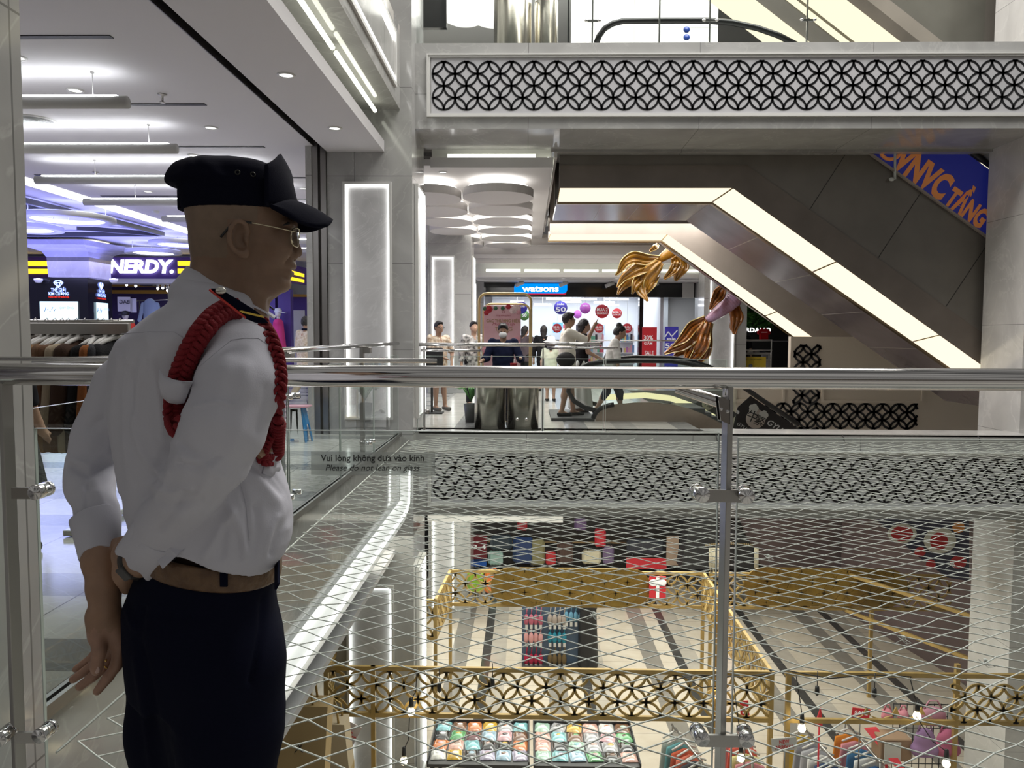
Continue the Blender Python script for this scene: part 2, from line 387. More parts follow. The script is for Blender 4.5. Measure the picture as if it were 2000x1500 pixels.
# floors
struct('floor', MB().prism([(-22, -1, 0), (EX-.02, -1, 0), (EX-.02, 30, 0), (-22, 30, 0)], (0, 0, -.32)), M['floor'])
struct('floor_far', MB().box(EX-.02, 2.62, YB0+.25, 30, -.32, 0).box(2.62, 14, 20.0, 30, -.32, 0), M['floorfar'])
struct('trim_floor_edge', MB().box(2.62, 12, YB0, YB0+.55, -.02, .012).box(EX+.2, 2.62, YB0, YB0+.26, -.02, .012), M['marble_light'])
struct('floor_near', MB().box(EX, 9, -4, 2.05, -.32, 0), M['floor'])
struct('floor_lower', MB().box(-12, 16, 4, 27, ZL-.2, ZL), M['floorlow'])
# ceilings
c = MB(); c.box(-22, -2.96, .5, 30, 4.0, 4.12); struct('ceiling_left', c, M['ceil'])
c = MB(); c.box(-2.78, -1.985, .5, 10.75, 3.93, 4.0); c.box(-2.01, -1.985, .5, 10.75, 4.0, 4.08); struct('ceiling_soffit', c, M['ceil'])
c = MB(); c.box(-2.96, -2.78, .5, 10.75, 4.22, 4.26); c.box(-2.965, -2.955, .5, 10.75, 4.0, 4.24); c.box(-2.79, -2.78, .5, 10.75, 4.0, 4.24)
c.box(-2.90, -2.885, .5, 10.75, 4.05, 4.24); c.box(-2.85, -2.835, .5, 10.75, 4.05, 4.24)
struct('trim_shutter_slot', c, M['steeldk'])
c = MB(); c.box(-2.6, EX, .5, 10.75, 4.50, 4.56); struct('ceiling_stone', c, M['marble_soffit'])
c = MB(); c.box(EX-.12, EX, .5, 10.75, 4.56, 5.5); struct('wall_upper_left', c, M['marble_y'])
struct('wall_cove', MB().box(-2.62, -2.58, .5, 10.75, 4.0, 4.5), M['white'])
# glowing tubes standing in for the cove tubes' reflection under the stone
for k in range(4):
    y0 = 1.6+k*2.25
    t = tag(obj('cove_tube', MB().tube([(-2.05, y0, 4.40), (-2.05, y0+2.1, 4.40)], .026, 10), M['ledgreen']),
        ['fluorescent tube on the drop ceiling above the guard, nearest in its row', 'fluorescent tube on the drop ceiling, second in its row from the guard', 'fluorescent tube on the drop ceiling, third in its row from the guard', 'fluorescent tube on the drop ceiling next to the lit marble column'][k], 'light', 'tubes in the left cove')
# lit frame on the upper left fascia
c = MB(); O = Vector((EX, 4.4, 4.72)); frame_mb(c, O, (0, 1, 0), (0, 0, 1), 5.9, .62, .05, .03)
w = struct('wall_frame', c, M['trimwhite'])
struct('trim_led_upper', MB().box(EX+.002, EX+.012, 4.4, 10.3, 4.72, 4.80).box(EX+.002, EX+.012, 4.4, 10.3, 5.26, 5.34), M['led'])
# upper slab over the left corridor + upper floor
struct('floor_upper_left', MB().box(-22, EX, .5, 30, 5.5, 5.62), M['floor'])
# columns ----------------------------------------------------------
def lit_niche(x0, x1, z0, z1, y, parent, depth=.05, side=None):
    """white framed niche with LED strips down both edges; on the front face (plane y) or a side face (plane x)"""
    if side is None:
        O, U, W = Vector((x0, y-.004, z0)), Vector((1, 0, 0)), Vector((0, 0, 1)); w, h = x1-x0, z1-z0
    else:
        O, U, W = Vector((side+.004, x0, z0)), Vector((0, 1, 0)), Vector((0, 0, 1)); w, h = x1-x0, z1-z0
    N = U.cross(W)
    f = obj('niche_frame', frame_mb(MB(), O, U, W, w, h, .035, depth), M['trimwhite'], parent)
    b = MB(); b.obox(O+U*w/2+W*h/2+N*.004, (U, W, N), (w/2, h/2, .004)); obj('niche_panel', b, M['nichepanel'], parent)
    s = MB()
    for a in (.012, w-.012): s.obox(O+U*a+W*h/2+N*.030, (U, W, N), (.010, h/2, .014))
    s.obox(O+U*w/2+W*(h-.012)+N*.030, (U, W, N), (w/2-.02, .010, .014))
    obj('niche_led', s, M['led'], parent)
M['nichepanel'] = marble('niche_marble', (.46, .46, .46), (.6, .6, .6), .35, 1.6)
def column(x0, x1, y0, y1, z0, z1, niches, side_niches=(), mm='marble'):
    o = struct('column', MB().box(x0, x1, y0, y1, z0, z1), M[mm])
    for a in niches: lit_niche(*a, y0, o)
    for a in side_niches: lit_niche(*a[:4], 0, o, side=a[4])
    return o
c1 = column(-2.785, -1.6, 10.75, 11.95, ZL, 9, [(-2.525, -1.915, .25, 3.48), (-2.525, -1.915, ZL+.35, -2.2)], [(10.98, 11.72, .25, 3.5, -1.6), (10.98, 11.72, ZL+.3, -2.0, -1.6)])
c2 = column(-2.40, -1.36, 18.6, 19.7, ZL, 5, [(-2.29, -1.775, .22, 3.28), (-2.29, -1.775, ZL+.3, -1.9)], [(18.8, 19.5, .2, 3.3, -1.36)])
c3 = column(-1.95, -1.32, 23.4, 24.0, 0, 5, [(-1.85, -1.55, .2, 2.95)])
c4 = column(7.2, 8.4, 11.3, 12.33, ZL, 9, [], mm='marble_light')
struct('column_edge', MB().box(8.41, 9.5, 11.35, 12.6, ZL, 9), M['marble_light'])
cn = struct('column_near', MB().box(-2.7, -1.6, 2.02, 2.45, -.3, 5.4), M['marble_y'])
# shutter guide left of the first column
c = MB(); c.box(-2.865, -2.79, 10.72, 10.95, 0, 4.1); c.box(-2.985, -2.905, 10.72, 10.95, 0, 4.1); c.box(-2.905, -2.865, 10.84, 10.95, 0, 4.1); struct('trim_shutter_guide', c, M['steeldk'])
struct('column_strip', MB().box(-3.07, -2.985, 10.70, 11.9, -.1, 4.0), M['marble'])
# far columns behind the right hand fish
for (xa, xb, Y, lab) in ((1385, 1432, 20.5, 0), (1600, 1632, 22, 1)):
    x0, x1 = xat(xa, Y), xat(xb, Y)
    o = struct('column_right', MB().box(x0-.15, x1+.35, Y, Y+.7, -.1, 4.2), M['marble'])
    if not lab: lit_niche(x0, x1, .2, 3.3, Y, o)
struct('column_right', MB().box(xat(1363, 23.5), xat(1378, 23.5)+.3, 23.5, 24, 0, 3.3), M['marble'])
lit_niche(xat(1364, 23.5)+.02, xat(1376, 23.5), .2, 2.95, 23.5, SC.objects['column_right.002'])
# beams with the lattice ------------------------------------------
RC = .1588
def beam(name, z0, z1, px0, zc, h, n_half):
    o = struct(name, MB().box(-1.6, 12, YB0, YB1 if z1 > 1 else YB0+.55, z0, z1), M['marble'])
    x0 = xat(px0, YB0); w = 2*RC*30.5
    obj('fret_backing', MB().box(x0-.02, x0+w+.02, YB0-.006, YB0-.001, zc-h/2-.05, zc+h/2+.05), M['fretback'], o)
    lt = MB(); lattice(lt, (x0, YB0-.0062, zc-h/2), (1, 0, 0), (0, 0, 1), w, h, RC, .028, .004, RC, h/4, h/4)
    obj('fret_lattice', lt, M['black'], o)
    fm = frame_mb(MB(), (x0-.03, YB0, zc-h/2-.055), (1, 0, 0), (0, 0, 1), w+.06, h+.11, .035, .03)
    frame_mb(fm, (x0-.06, YB0, zc-h/2-.085), (1, 0, 0), (0, 0, 1), w+.12, h+.17, .02, .045)
    obj('fret_frame', fm, M['trimwhite'], o)
    return o
b1 = beam('beam_upper', 4.32, Z1, 846, (zat(121, YB0)+zat(214.5, YB0))/2, zat(121, YB0)-zat(214.5, YB0), 0)
b2 = beam('beam_lower', -1.22, 0, 846, (zat(891, YB0)+zat(975, YB0))/2, zat(891, YB0)-zat(975, YB0), 0)
# stone lining below the beam + deeper soffit over the escalators
struct('ceiling_bridge', MB().box(.36, 12, YB1, 13.0, 4.28, 4.34), M['marble_soffit'])
# left piece: soffit of ceiling beyond the beam with its cove
struct('ceiling_petal', MB().box(-22, .40, 12.4, 24.0, 4.10, 4.2), M['ceilwarm'])
struct('trim_petal_edge', MB().box(-1.55, .40, 12.36, 12.41, 4.06, 4.22), M['white'])
struct('wall_cove_far', MB().box(-1.6, .42, 12.95, 13.0, 4.2, 5.4).box(.42, .46, 12.3, 21, 4.2, 5.4), M['ceilwarm'])
struct('ceiling_over_cove', MB().box(-1.6, 12, YB1, 24, 5.36, 5.48), M['marble_soffit'])
o = tag(obj('cove_tube', MB().tube([(-1.30, 12.62, 4.30), (.12, 12.62, 4.30)], .03, 8), M['ledgreen']), 'greenish fluorescent tube above the edge of the petal ceiling', 'light', 'tubes in the far coves')
o = tag(obj('cove_tube', MB().tube([(.33, 12.7, 4.28), (.33, 14.6, 4.28)], .025, 8), M['ledgreen']), 'fluorescent tube along the right edge of the petal ceiling', 'light', 'tubes in the far coves')
# left edge of the void on the lower side: fascia, lit trough, underside
struct('wall_slab_edge', MB().box(EX-.1, EX, 2.06, 10.75, -.98, 0), M['marble_y'])
tr = [(EX+.03, 1.6, -1.03), (EX+.03, 10.35, -1.03), (EX+.03, 10.55, -.96), (EX+.03, 10.60, -.5)]
o = thing('light_trough', 'long white light trough along the bottom of the left slab edge', 'light', (EX, 6, -1.1), None)
m = MB()
P = []
for p, q in zip(tr, [(0, 0, 1), (0, 0, 1), (0, -.7, .7), (0, -1, 0)]):
    row = []
    for k in range(9):
        a = PI*(k/8)-PI/2
        row.append(Vector(p)+Vector((.10*math.cos(a), 0, 0))+Vector(q)*.16*math.sin(a))
    P.append(row)
m.grid(P); obj('diffuser', m, mat('trough_diffuser', (.86, .86, .85), .22, emit=(1, 1, .98), es=.32), o)
obj('tube', MB().tube([Vector(p)+Vector((.107, 0, .03)) for p in tr], .012, 6), M['led'], o)
struct('ceiling_lower_left', MB().box(-12, EX-.1, 1.2, 24, -1.72, -1.65), M['ceil'])
struct('ceiling_lower_far', MB().box(-1.6, 14, 13.2, 27, -1.72, -1.6), M['ceilwarm'])
struct('wall_lower_left', MB().box(-4.2, -3.9, 4, 24, ZL, -1.65), M['marble_y'])
# slab edges of the far void (lower level)
struct('wall_lower_cove', MB().box(-1.6, .6, 12.3, 12.6, -1.62, -1.2), M['white'])
o = tag(obj('cove_tube', MB().tube([(-1.25, 12.25, -1.27), (.05, 12.25, -1.27)], .025, 8), M['ledgreen']), 'fluorescent tube right under the lower lattice beam, seen through the net', 'light', 'tubes in the far coves')
# back walls closing the place
struct('wall_left', MB().box(-22.2, -22, -1, 30, ZL, 6), M['white'])
struct('wall_back', MB().box(-22, 14, 29.8, 30, ZL, 6), M['white'])
struct('wall_right', MB().box(12, 12.2, 11, 30, ZL, 10), M['marble_light'])
struct('wall_lower_back', MB().box(-4, 14, 24.5, 24.7, ZL, -1.6), M['blackmat'])
# soffit band beyond the far void and the tubes above the shop
YV = 21.5
struct('wall_far_fascia', MB().box(-1.5, 12, YV, YV+.2, zat(513, YV), 4.2), M['ceilwarm'])
struct('trim_far_fascia', MB().box(-1.5, 12, YV-.06, YV, zat(505, YV), zat(497, YV)).box(-1.5, 12, YV-.03, YV, zat(480, YV), zat(478, YV)), M['white'])
struct('wall_far_cove', MB().box(-1.5, 12, YV+.9, YV+1, zat(541, YV), 4.2), M['white'])
zc_ = zat(527, YV+.5)
xs = [949, 1024, 1100, 1175, 1250, 1325]
for k, px in enumerate(xs):
    a = xat(px, YV+.5)
    tag(obj('cove_tube', MB().tube([(a, YV+.5, zc_-.02), (a+.98, YV+.5, zc_-.02)], .035, 6), M['ledgreen']),
        ['leftmost tube of the row above the drugstore front', 'second tube from the left in the row above the drugstore front', 'third tube from the left in the row above the drugstore front', 'tube in the row above the drugstore front, left of the golden tail fin', 'tube in the row above the drugstore, behind the golden tail fin', 'rightmost tube of the row above the drugstore front'][k], 'light', 'tubes above the drugstore')
struct('ceiling_far', MB().box(-1.5, 12, YV+.3, 29.8, zat(541, YV+.3), zat(541, YV+.3)+.1), M['ceilwarm'])
ZFC = zat(541, YV+.3)
# ================================================================== NEAR BALUSTRADE
YR = 1.85
rail = thing('glass_balustrade', 'near glass balustrade with thick polished steel handrail that the guard stands at', 'railing', (0.2, YR, 0))
h = MB(); h.tube([(-1.75, YR, 1.301), (-.5, YR, 1.301), (.8, YR, 1.301), (3.2, YR, 1.301)], .0265, 28); obj('handrail', h, M['chrome'], rail)
h = MB(); h.tube([(-1.58, YR+.16, 1.3335), (xat(853, YR+.16), YR+.16, 1.3335)], .0062, 12); obj('rear_rod', h, M['chrome'], rail)
def glasspane(x0, x1, y, z0, z1, parent, name='glass_panel', mt='glass'):
    m = MB(); m.box(x0, x1, y-.006, y+.006, z0, z1); o = obj(name, m, M[mt], parent); return o
YG = YR+.03
gl = pY(1403, 900, YG).x; gl0 = pY(48, 900, YG).x
ztop = zat(843, YG, 1000)
def pane(x0, x1, zt, lab=None):
    # single sheet + ground edge strips (thin pane: one reflecting sheet, green rim)
    m = MB(); m.add([(x0, YG, -.1), (x1, YG, -.1), (x1, YG, zt), (x0, YG, zt)], [(0, 1, 2, 3)])
    p = obj('glass_panel', m, M['glass'], rail)
    e = MB(); e.box(x0, x1, YG-.005, YG+.005, zt-.0008, zt+.0008); e.box(x1-.0012, x1+.0012, YG-.005, YG+.005, -.1, zt); e.box(x0-.0012, x0+.0012, YG-.005, YG+.005, -.1, zt)
    obj('glass_rim', e, M['rim'], p); return p
M['rim'] = mat('glass_ground_edge', (.50, .56, .52), .25, spec=.8)
p1 = pane(gl0+.03, gl, ztop)
p2 = pane(pY(1441, 900, YG).x, 2.9, zat(856, YG, 1600))
p0 = pane(-1.58, gl0-.045, ztop)
def post(px_top, px_mid, side):
    xt = pY(px_mid, 900, YR).x
    po = MB(); R = Matrix.Rotation(math.radians(side), 3, 'Z')
    w, dp = .0072, .015
    po.rbox((xt, YR, .60), (w, dp, .68), .0015, R)
    o = obj('post', po, M['steel'], rail)
    return o, xt
# right post with bracket + clamps
po, xr = post(1420, 1419, 14)
def clamp(px, py, parent, back=(.004, .05, 0), arm_to=None):
    c = pY(px, py, YR-.055); b = c+Vector(back); ax = (b-c).normalized()
    R = ax.to_track_quat('Z', 'Y').to_matrix(); L = (b-c).length
    m = MB(); m.lathe([(0, -.0005), (.004, -.0005), (.005, .0015), (.0165, 0), (.0185, .002), (.0185, L*.72), (.0165, L*.73), (.0165, L*.78), (.0185, L*.79), (.0185, L), (0, L)], c, 28, R)
    o = obj('clamp', m, M['chrome'], parent)
    return o, c
for py in (968, 1446):
    for k, (px, bk) in enumerate(((1373, (-.006, .048, .002)), (1459, (.006, .048, .002)))):
        clamp(px, py+(0 if k == 0 else 2), po, bk)
    a = MB(); a.bar(pY(1372, py, YR-.018), pY(1458, py+1, YR-.018), .008, .030); obj('clamp_arm', a, M['steel'], po)
# top bracket: folded plate, bolts, open-ended stub tube behind the rail
Yb = YR-.035
poly = [pY(x, y, Yb) for x, y in ((1403, 774), (1424, 781), (1424, 829), (1408, 821))]
bk = MB(); bk.prism(poly, (0, .004, 0)); q = [pY(1424, 781, Yb), pY(1424, 829, Yb)]
bk.prism([q[0], q[1], q[1]+Vector((.010, .03, 0)), q[0]+Vector((.010, .03, 0))], (.002, -.001, 0))
bk.prism([p+Vector((0, .028, 0)) for p in poly], (0, .004, 0))
brk = obj('rail_bracket', bk, M['chrome'], po)
for px, py in ((1409, 799), (1421, 804), (1441, 805)):
    m = MB(); m.ball(pY(px, py, Yb-.002), (.004, .003, .004), 10); obj('bolt', m, M['chrome'], brk)
t = MB(); a, b = pY(1404, 785, YR+.02), pY(1322, 757, YR+.055); t.tube([a, a+(b-a)*.5, b], .0145, 18, caps=False); t.tube([a, a+(b-a)*.5, b], .012, 18, caps=False)
obj('stub_tube', t, M['chrome'], brk)
nk = MB(); nk.tube([(xr, YR, 1.26), (xr, YR, 1.295)], .008, 10); obj('post_neck', nk, M['chrome'], po)
# left post
po2, xl = post(8, 16, -20)
for py, bk in ((963, (.004, .05, .002)), (1440, (.004, .05, .002))):
    px = 66 if py < 1000 else 74
    clamp(px, py, po2, bk)
    a = MB(); a.bar(pY(px-42, py, YR-.02), pY(px, py, YR-.02), .008, .028); obj('clamp_arm', a, M['steel'], po2)
clamp(-4, 1446, po2, (.0, .05, .002))
# notice film on the glass
s0, s1 = pY(607, 882, YG-.004), pY(850, 929, YG-.004)
fm = MB(); fm.add([(s0.x, YG-.004, s1.z), (s1.x, YG-.004, s1.z), (s1.x, YG-.004, s0.z), (s0.x, YG-.004, s0.z)], [(0, 1, 2, 3)])
M['film'] = glass('notice_film', (.72, .75, .73), .5)
nt_ = M['film'].node_tree; _d = nt_.nodes.new('ShaderNodeBsdfDiffuse'); _d.inputs['Color'].default_value = (.62, .66, .63, 1); _mx = nt_.nodes.new('ShaderNodeMixShader'); _mx.inputs['Fac'].default_value = .45
_out = [n for n in nt_.nodes if n.type == 'OUTPUT_MATERIAL'][0]; _old = _out.inputs['Surface'].links[0].from_socket
nt_.links.new(_old, _mx.inputs[1]); nt_.links.new(_d.outputs[0], _mx.inputs[2]); nt_.links.new(_mx.outputs[0], _out.inputs['Surface'])
notice = tag(obj('notice_film', fm, M['film'], p1), 'translucent grey notice film with black lettering')
def px_text(s, px0, px1, py, hpx, Y, parent, mt, name='lettering', **k):
    a, b = pY(px0, py, Y), pY(px1, py, Y)
    return obj(name, text_mb(s, (a+b)/2, (b-a), (0, 0, 1), hpx*abs(pY(0, 0, Y).z-pY(0, 100, Y).z)/100, .0006, width=(b-a).length, **k), mt, parent)
M['ink'] = mat('black_ink', (.01, .01, .01), .5)
px_text('Vui lòng không dựa vào kính', 627, 829, 895, 14, YG-.006, notice, M['ink'], bold=.012)
px_text('Please do not lean on glass', 635, 819, 914, 13.5, YG-.006, notice, M['ink'], shear=.25)
# ================================================================== LEFT BALUSTRADE
lr = thing('glass_balustrade', 'left glass balustrade with slim steel handrail running back to the lit marble column', 'railing', (EX, 6, 0))
obj('handrail', MB().tube([(EX, 2.05, 1.287), (EX, 6, 1.287), (EX, 10.5, 1.287)], .0235, 16), M['chrome'], lr)
ys = [2.5, 4.05, 5.62, 7.2, 8.8, 10.5]
for a, b in zip(ys[:-1], ys[1:]):
    m = MB(); m.add([(EX, a+.02, .0), (EX, b-.02, .0), (EX, b-.02, 1.134), (EX, a+.02, 1.134)], [(0, 1, 2, 3)])
    g = obj('glass_panel', m, M['glass'], lr)
    e = MB(); e.box(EX-.005, EX+.005, a+.02, b-.02, 1.1332, 1.1348); e.box(EX-.005, EX+.005, a+.0185, a+.0215, 0, 1.134); e.box(EX-.005, EX+.005, b-.0215, b-.0185, 0, 1.134)
    obj('glass_rim', e, M['rim'], g)
for y in (5.6, 8.43):
    p = obj('post', MB().rbox((EX-.05, y, .62), (.02, .045, .66), .003), M['steel'], lr)
    for z in (.22, .95):
        for dy_ in (-.09, .09): obj('clamp', MB().lathe([(0, 0), (.02, 0), (.02, .06), (0, .06)], (EX+.01, y+dy_, z), 14, Matrix.Rotation(PI/2, 3, 'Y')), M['chrome'], p)
    obj('rail_bracket', MB().rbox((EX-.01, y+.03, 1.235), (.05, .06, .035), .006), M['steel'], p)
obj('channel', MB().box(EX-.03, EX-.010, 2.2, 10.6, -.0, .05).box(EX+.010, EX+.03, 2.2, 10.6, -.0, .05), M['steeldk'], lr)
# ================================================================== FAR BALUSTRADE on the opposite edge
YF = 11.12
fr_ = thing('glass_balustrade', 'far glass balustrade in front of the masked woman, beyond the net', 'railing', (-.5, YF, 0))
def hr(x0, x1, py, Y, r, nm='handrail'): return obj(nm, MB().tube([(xat(x0, Y), Y, zat(py, Y)), (xat((x0+x1)/2, Y), Y, zat(py, Y)), (xat(x1, Y), Y, zat(py, Y))], r, 14), M['chrome'], fr_)
hr(814, 1064, 673.5, YF, .027); hr(822, 938, 685, YF-.05, .018, 'lower_rail'); hr(1064, 1176, 671, YF+.7, .028); hr(1068, 1208, 679, YF+.9, .02, 'lower_rail')
hr(1020, 1545, 664, 21.0, .018, 'lower_rail')
for a, b in ((815, 1059), (1063, 1180), (1184, 1420)):
    x0, x1 = xat(a, YF), xat(b, YF); zt = zat(696 if a < 1000 else 700, YF)
    m = MB(); m.add([(x0, YF, .0), (x1, YF, .0), (x1, YF, zt), (x0, YF, zt)], [(0, 1, 2, 3)]); g = obj('glass_panel', m, M['glass'], fr_)
    e = MB(); e.box(x0-.004, x0+.004, YF-.005, YF+.005, 0, zt); e.box(x1-.004, x1+.004, YF-.005, YF+.005, 0, zt); e.box(x0, x1, YF-.004, YF+.004, zt-.003, zt+.003); obj('glass_rim', e, M['rim'], g)
x = xat(1061, YF); obj('post', MB().box(x-.008, x+.008, YF, YF+.05, 0, 1.25), M['darkgrey'], fr_)
for px in (1011, 1029): obj('clamp', MB().lathe([(0, 0), (.02, 0), (.02, .05), (0, .05)], (xat(px, YF), YF-.01, zat(818, YF)), 14, Matrix.Rotation(PI/2, 3, 'X')), M['chrome'], fr_)
x = xat(828, YF); obj('post', MB().rbox((x, YF+.02, .62), (.012, .03, .62), .003), M['steeldk'], fr_)
obj('clamp', MB().ball((x+.05, YF-.04, .3), (.04, .03, .035), 10), M['steeldk'], fr_)
# ================================================================== SAFETY NET stretched across the void
net = MB()
DX, DY = .128, .092
XN0, XN1, YN0, YN1 = EX+.14, 7.6, 2.12, 10.92
def nz(x, y):
    u = (x-XN0)/(XN1-XN0); v = (y-YN0)/(YN1-YN0)
    return -.06-.16*math.sin(PI*min(max(u, 0), 1))**.8*math.sin(PI*min(max(v, 0), 1))**.8
rn = random.Random(3); jit = {}
def node(i, j):
    k = (i, j)
    if k not in jit:
        x, y = XN0+i*DX, YN0+j*DY
        x += .03*math.sin(y*.9+x*.5)+rn.gauss(0, .006); y += .05*math.sin(x*.9+.5)+rn.gauss(0, .005)
        jit[k] = (x, y, nz(x, y)+rn.gauss(0, .004))
    return Vector(jit[k])
NI, NJ = int((XN1-XN0)/DX), int((YN1-YN0)/DY)
for sgn in (1, -1):
    starts = [(0, j) for j in range(0, NJ+1) if j % 2 == 0] + [(i, 0 if sgn > 0 else (NJ if NJ % 2 == 0 else NJ-1)) for i in range(2, NI+1, 2)]
    for (i, j) in starts:
        pts = []
        while 0 <= i <= NI and 0 <= j <= NJ:
            q_ = node(i, j); i += 1; j += sgn
            if not (q_.x < -1.50 and (q_.y > 10.55 or q_.y < 2.52)): pts.append(q_)
        if len(pts) > 1: net.tube(pts, .0031, 5, caps=False)
for i in range(0, NI+1):
    for j in range(0, int(2.6/DY)):
        if (i+j) % 2 == 0: p = node(i, j); net.ball(p, .0048, 6)
ropes = [[(XN0, 2.55, -.05), (XN0-.01, 5, -.07), (XN0, 10.5, -.05)], [(-1.45, YN1, -.05), (2, YN1-.02, -.1), (XN1, YN1, -.06)], [(-1.5, YN0, -.05), (2, YN0, -.09), (XN1, YN0, -.05)]]
for r in ropes: net.tube(r, .005, 5)
# a slack mending line and loose knots
ml = [node(2+2*k, 30+(k % 2)) + Vector((0, 0, .008)) for k in range(0, 14)]
net.tube(ml, .002, 4)
for (px, py) in ((1765, 1245), (1925, 1290), (1500, 1085), (1160, 1198), (262, 1395), (1860, 1100)):
    p = pZ(px, py, -.3); cur = [p+Vector((.05*math.sin(k*1.3)*(k/8), .03*math.cos(k*1.7), .012*math.sin(k*2.1)-.004*k)) for k in range(9)]; net.tube(cur, .0022, 5)
    net.ball(p, (.012, .01, .012), 8)
tag(obj('safety_net', net, M['rope']), 'white diamond mesh rope safety net stretched across the void below the railings', 'net')
# hooks holding the net on the far edge
for k, px in enumerate((1403, 1653, 1920)):
    x = xat(px, YB0-.02); m = MB(); m.tube([(x, YB0, -.01), (x, YB0-.03, -.02), (x+.01, YB0-.045, -.09), (x+.03, YB0-.035, -.10)], .007, 6)
    tag(obj('net_hook', m, M['darkgrey']), ['small dark hook on the far slab edge behind the right railing post', 'small dark hook on the far slab edge, in the middle of the right glass panel', 'small dark hook on the far slab edge under the pale right column'][k], 'hook', 'hooks on the far slab edge')
# ================================================================== implicit surfaces for bodies and cloth (smooth unions, meshed by surface nets)
class SDF:
    def __init__(s, lo, hi, h):
        s.lo = np.array(lo, float); s.h = h; s.n = np.maximum(np.ceil((np.array(hi)-s.lo)/h).astype(int)+1, 4); s.F = np.full(s.n, .2, np.float32)
        s.ax = [s.lo[k]+h*np.arange(s.n[k]) for k in range(3)]
    def _box(s, lo, hi):
        a = np.clip(np.floor((np.array(lo)-s.lo)/s.h).astype(int), 0, s.n); b = np.clip(np.ceil((np.array(hi)-s.lo)/s.h).astype(int)+1, 0, s.n)
        sl = tuple(slice(a[k], b[k]) for k in range(3))
        if any(b[k] <= a[k] for k in range(3)): return None, None
        X, Y, Z = np.meshgrid(*[s.ax[k][sl[k]] for k in range(3)], indexing='ij', sparse=True); return sl, (X, Y, Z)
    def _mix(s, sl, d, k, sub=False):
        A = s.F[sl]
        if sub:
            if k <= 0: s.F[sl] = np.maximum(A, -d); return
            h = np.maximum(k-np.abs(A+d), 0)/k; s.F[sl] = np.maximum(A, -d)+h*h*k/4; return
        if k <= 0: s.F[sl] = np.minimum(A, d); return
        h = np.maximum(k-np.abs(A-d), 0)/k; s.F[sl] = np.minimum(A, d)-h*h*k/4
    def cone(s, a, b, ra, rb, k=.012, sub=False):
        a, b = np.array(a, float), np.array(b, float); m = max(ra, rb)+k+.03
        sl, g = s._box(np.minimum(a, b)-m, np.maximum(a, b)+m)
        if sl is None: return s
        X, Y, Z = g; ba = b-a; L2 = max(float(ba@ba), 1e-9)
        t = np.clip(((X-a[0])*ba[0]+(Y-a[1])*ba[1]+(Z-a[2])*ba[2])/L2, 0, 1)
        d = np.sqrt((X-a[0]-t*ba[0])**2+(Y-a[1]-t*ba[1])**2+(Z-a[2]-t*ba[2])**2)-(ra+(rb-ra)*t)
        s._mix(sl, d.astype(np.float32), k, sub); return s
    def chain(s, pts, k=.012):
        for (a, ra), (b, rb) in zip(pts[:-1], pts[1:]): s.cone(a, b, ra, rb, k)
        return s
    def ell(s, c, r, k=.012, R=None, sub=False):
        c = np.array(c, float); r = np.array(r, float); m = r.max()+k+.03
        sl, g = s._box(c-m, c+m)
        if sl is None: return s
        X, Y, Z = g[0]-c[0], g[1]-c[1], g[2]-c[2]
        if R is not None:
            R = np.array(R); X, Y, Z = (R[0, 0]*X+R[1, 0]*Y+R[2, 0]*Z, R[0, 1]*X+R[1, 1]*Y+R[2, 1]*Z, R[0, 2]*X+R[1, 2]*Y+R[2, 2]*Z)
        k0 = np.sqrt((X/r[0])**2+(Y/r[1])**2+(Z/r[2])**2); k1 = np.sqrt((X/r[0]**2)**2+(Y/r[1]**2)**2+(Z/r[2]**2)**2)+1e-9
        s._mix(sl, (k0*(k0-1)/k1).astype(np.float32), k, sub); return s
    def slices(s, tab, k=.012, n=2.2, shear=0.0, zcap=.004):
        """tab rows: (z, x_back, x_front, x_widest, y_centre, y_half): stacked super-ellipses"""
        T = np.array(sorted(tab)); m = .05
        sl, g = s._box((T[:, 1].min()-m, (T[:, 4]-T[:, 5]).min()-m, T[0, 0]-m), (T[:, 2].max()+m, (T[:, 4]+T[:, 5]).max()+m, T[-1, 0]+m))
        X, Y, Z = g; z = np.clip(Z, T[0, 0], T[-1, 0]); f = lambda c: np.interp(z.ravel(), T[:, 0], T[:, c]).reshape(z.shape)
        xb, xf, xw, yc, yh = f(1), f(2), f(3), f(4), f(5); dy = Y-yc
        sh = shear*yh; corr = lambda a: np.sqrt(np.maximum(a*a-sh*sh, 1e-5))
        dx = X-xw+shear*dy; a = np.where(dx > 0, corr(xf-xw), corr(xw-xb))
        q = (np.abs(dx)/a)**n+(np.abs(dy)/yh)**n; q = np.maximum(q, 1e-9)**(1/n)
        d = (q-1)*np.minimum(a, yh)*.92
        d = np.maximum(d, np.maximum(Z-T[-1, 0], T[0, 0]-Z))
        s._mix(sl, d.astype(np.float32), k); return s
    def cut(s, p, nrm, k=.004):
        """remove the half space on the side nrm points to"""
        nrm = np.array(Vector(nrm).normalized()); p = np.array(p); X, Y, Z = np.meshgrid(*s.ax, indexing='ij', sparse=True)
        d = (X-p[0])*nrm[0]+(Y-p[1])*nrm[1]+(Z-p[2])*nrm[2]; s.F = np.maximum(s.F, d.astype(np.float32)); return s
    def mesh(s, relax=1):
        F = s.F; n = F.shape; ins = F < 0; ins[0] = ins[-1] = False; ins[:, 0] = ins[:, -1] = False; ins[:, :, 0] = ins[:, :, -1] = False
        F = np.where(ins, F, np.maximum(F, 1e-6))
        c = [ins[i:n[0]-1+i, j:n[1]-1+j, k:n[2]-1+k] for i in (0, 1) for j in (0, 1) for k in (0, 1)]
        cnt = sum(x.astype(np.int8) for x in c); act = (cnt > 0) & (cnt < 8); idx = -np.ones(act.shape, np.int64); ci = np.argwhere(act); idx[act] = np.arange(len(ci))
        acc = np.zeros((len(ci), 3)); w = np.zeros(len(ci)); base = ci
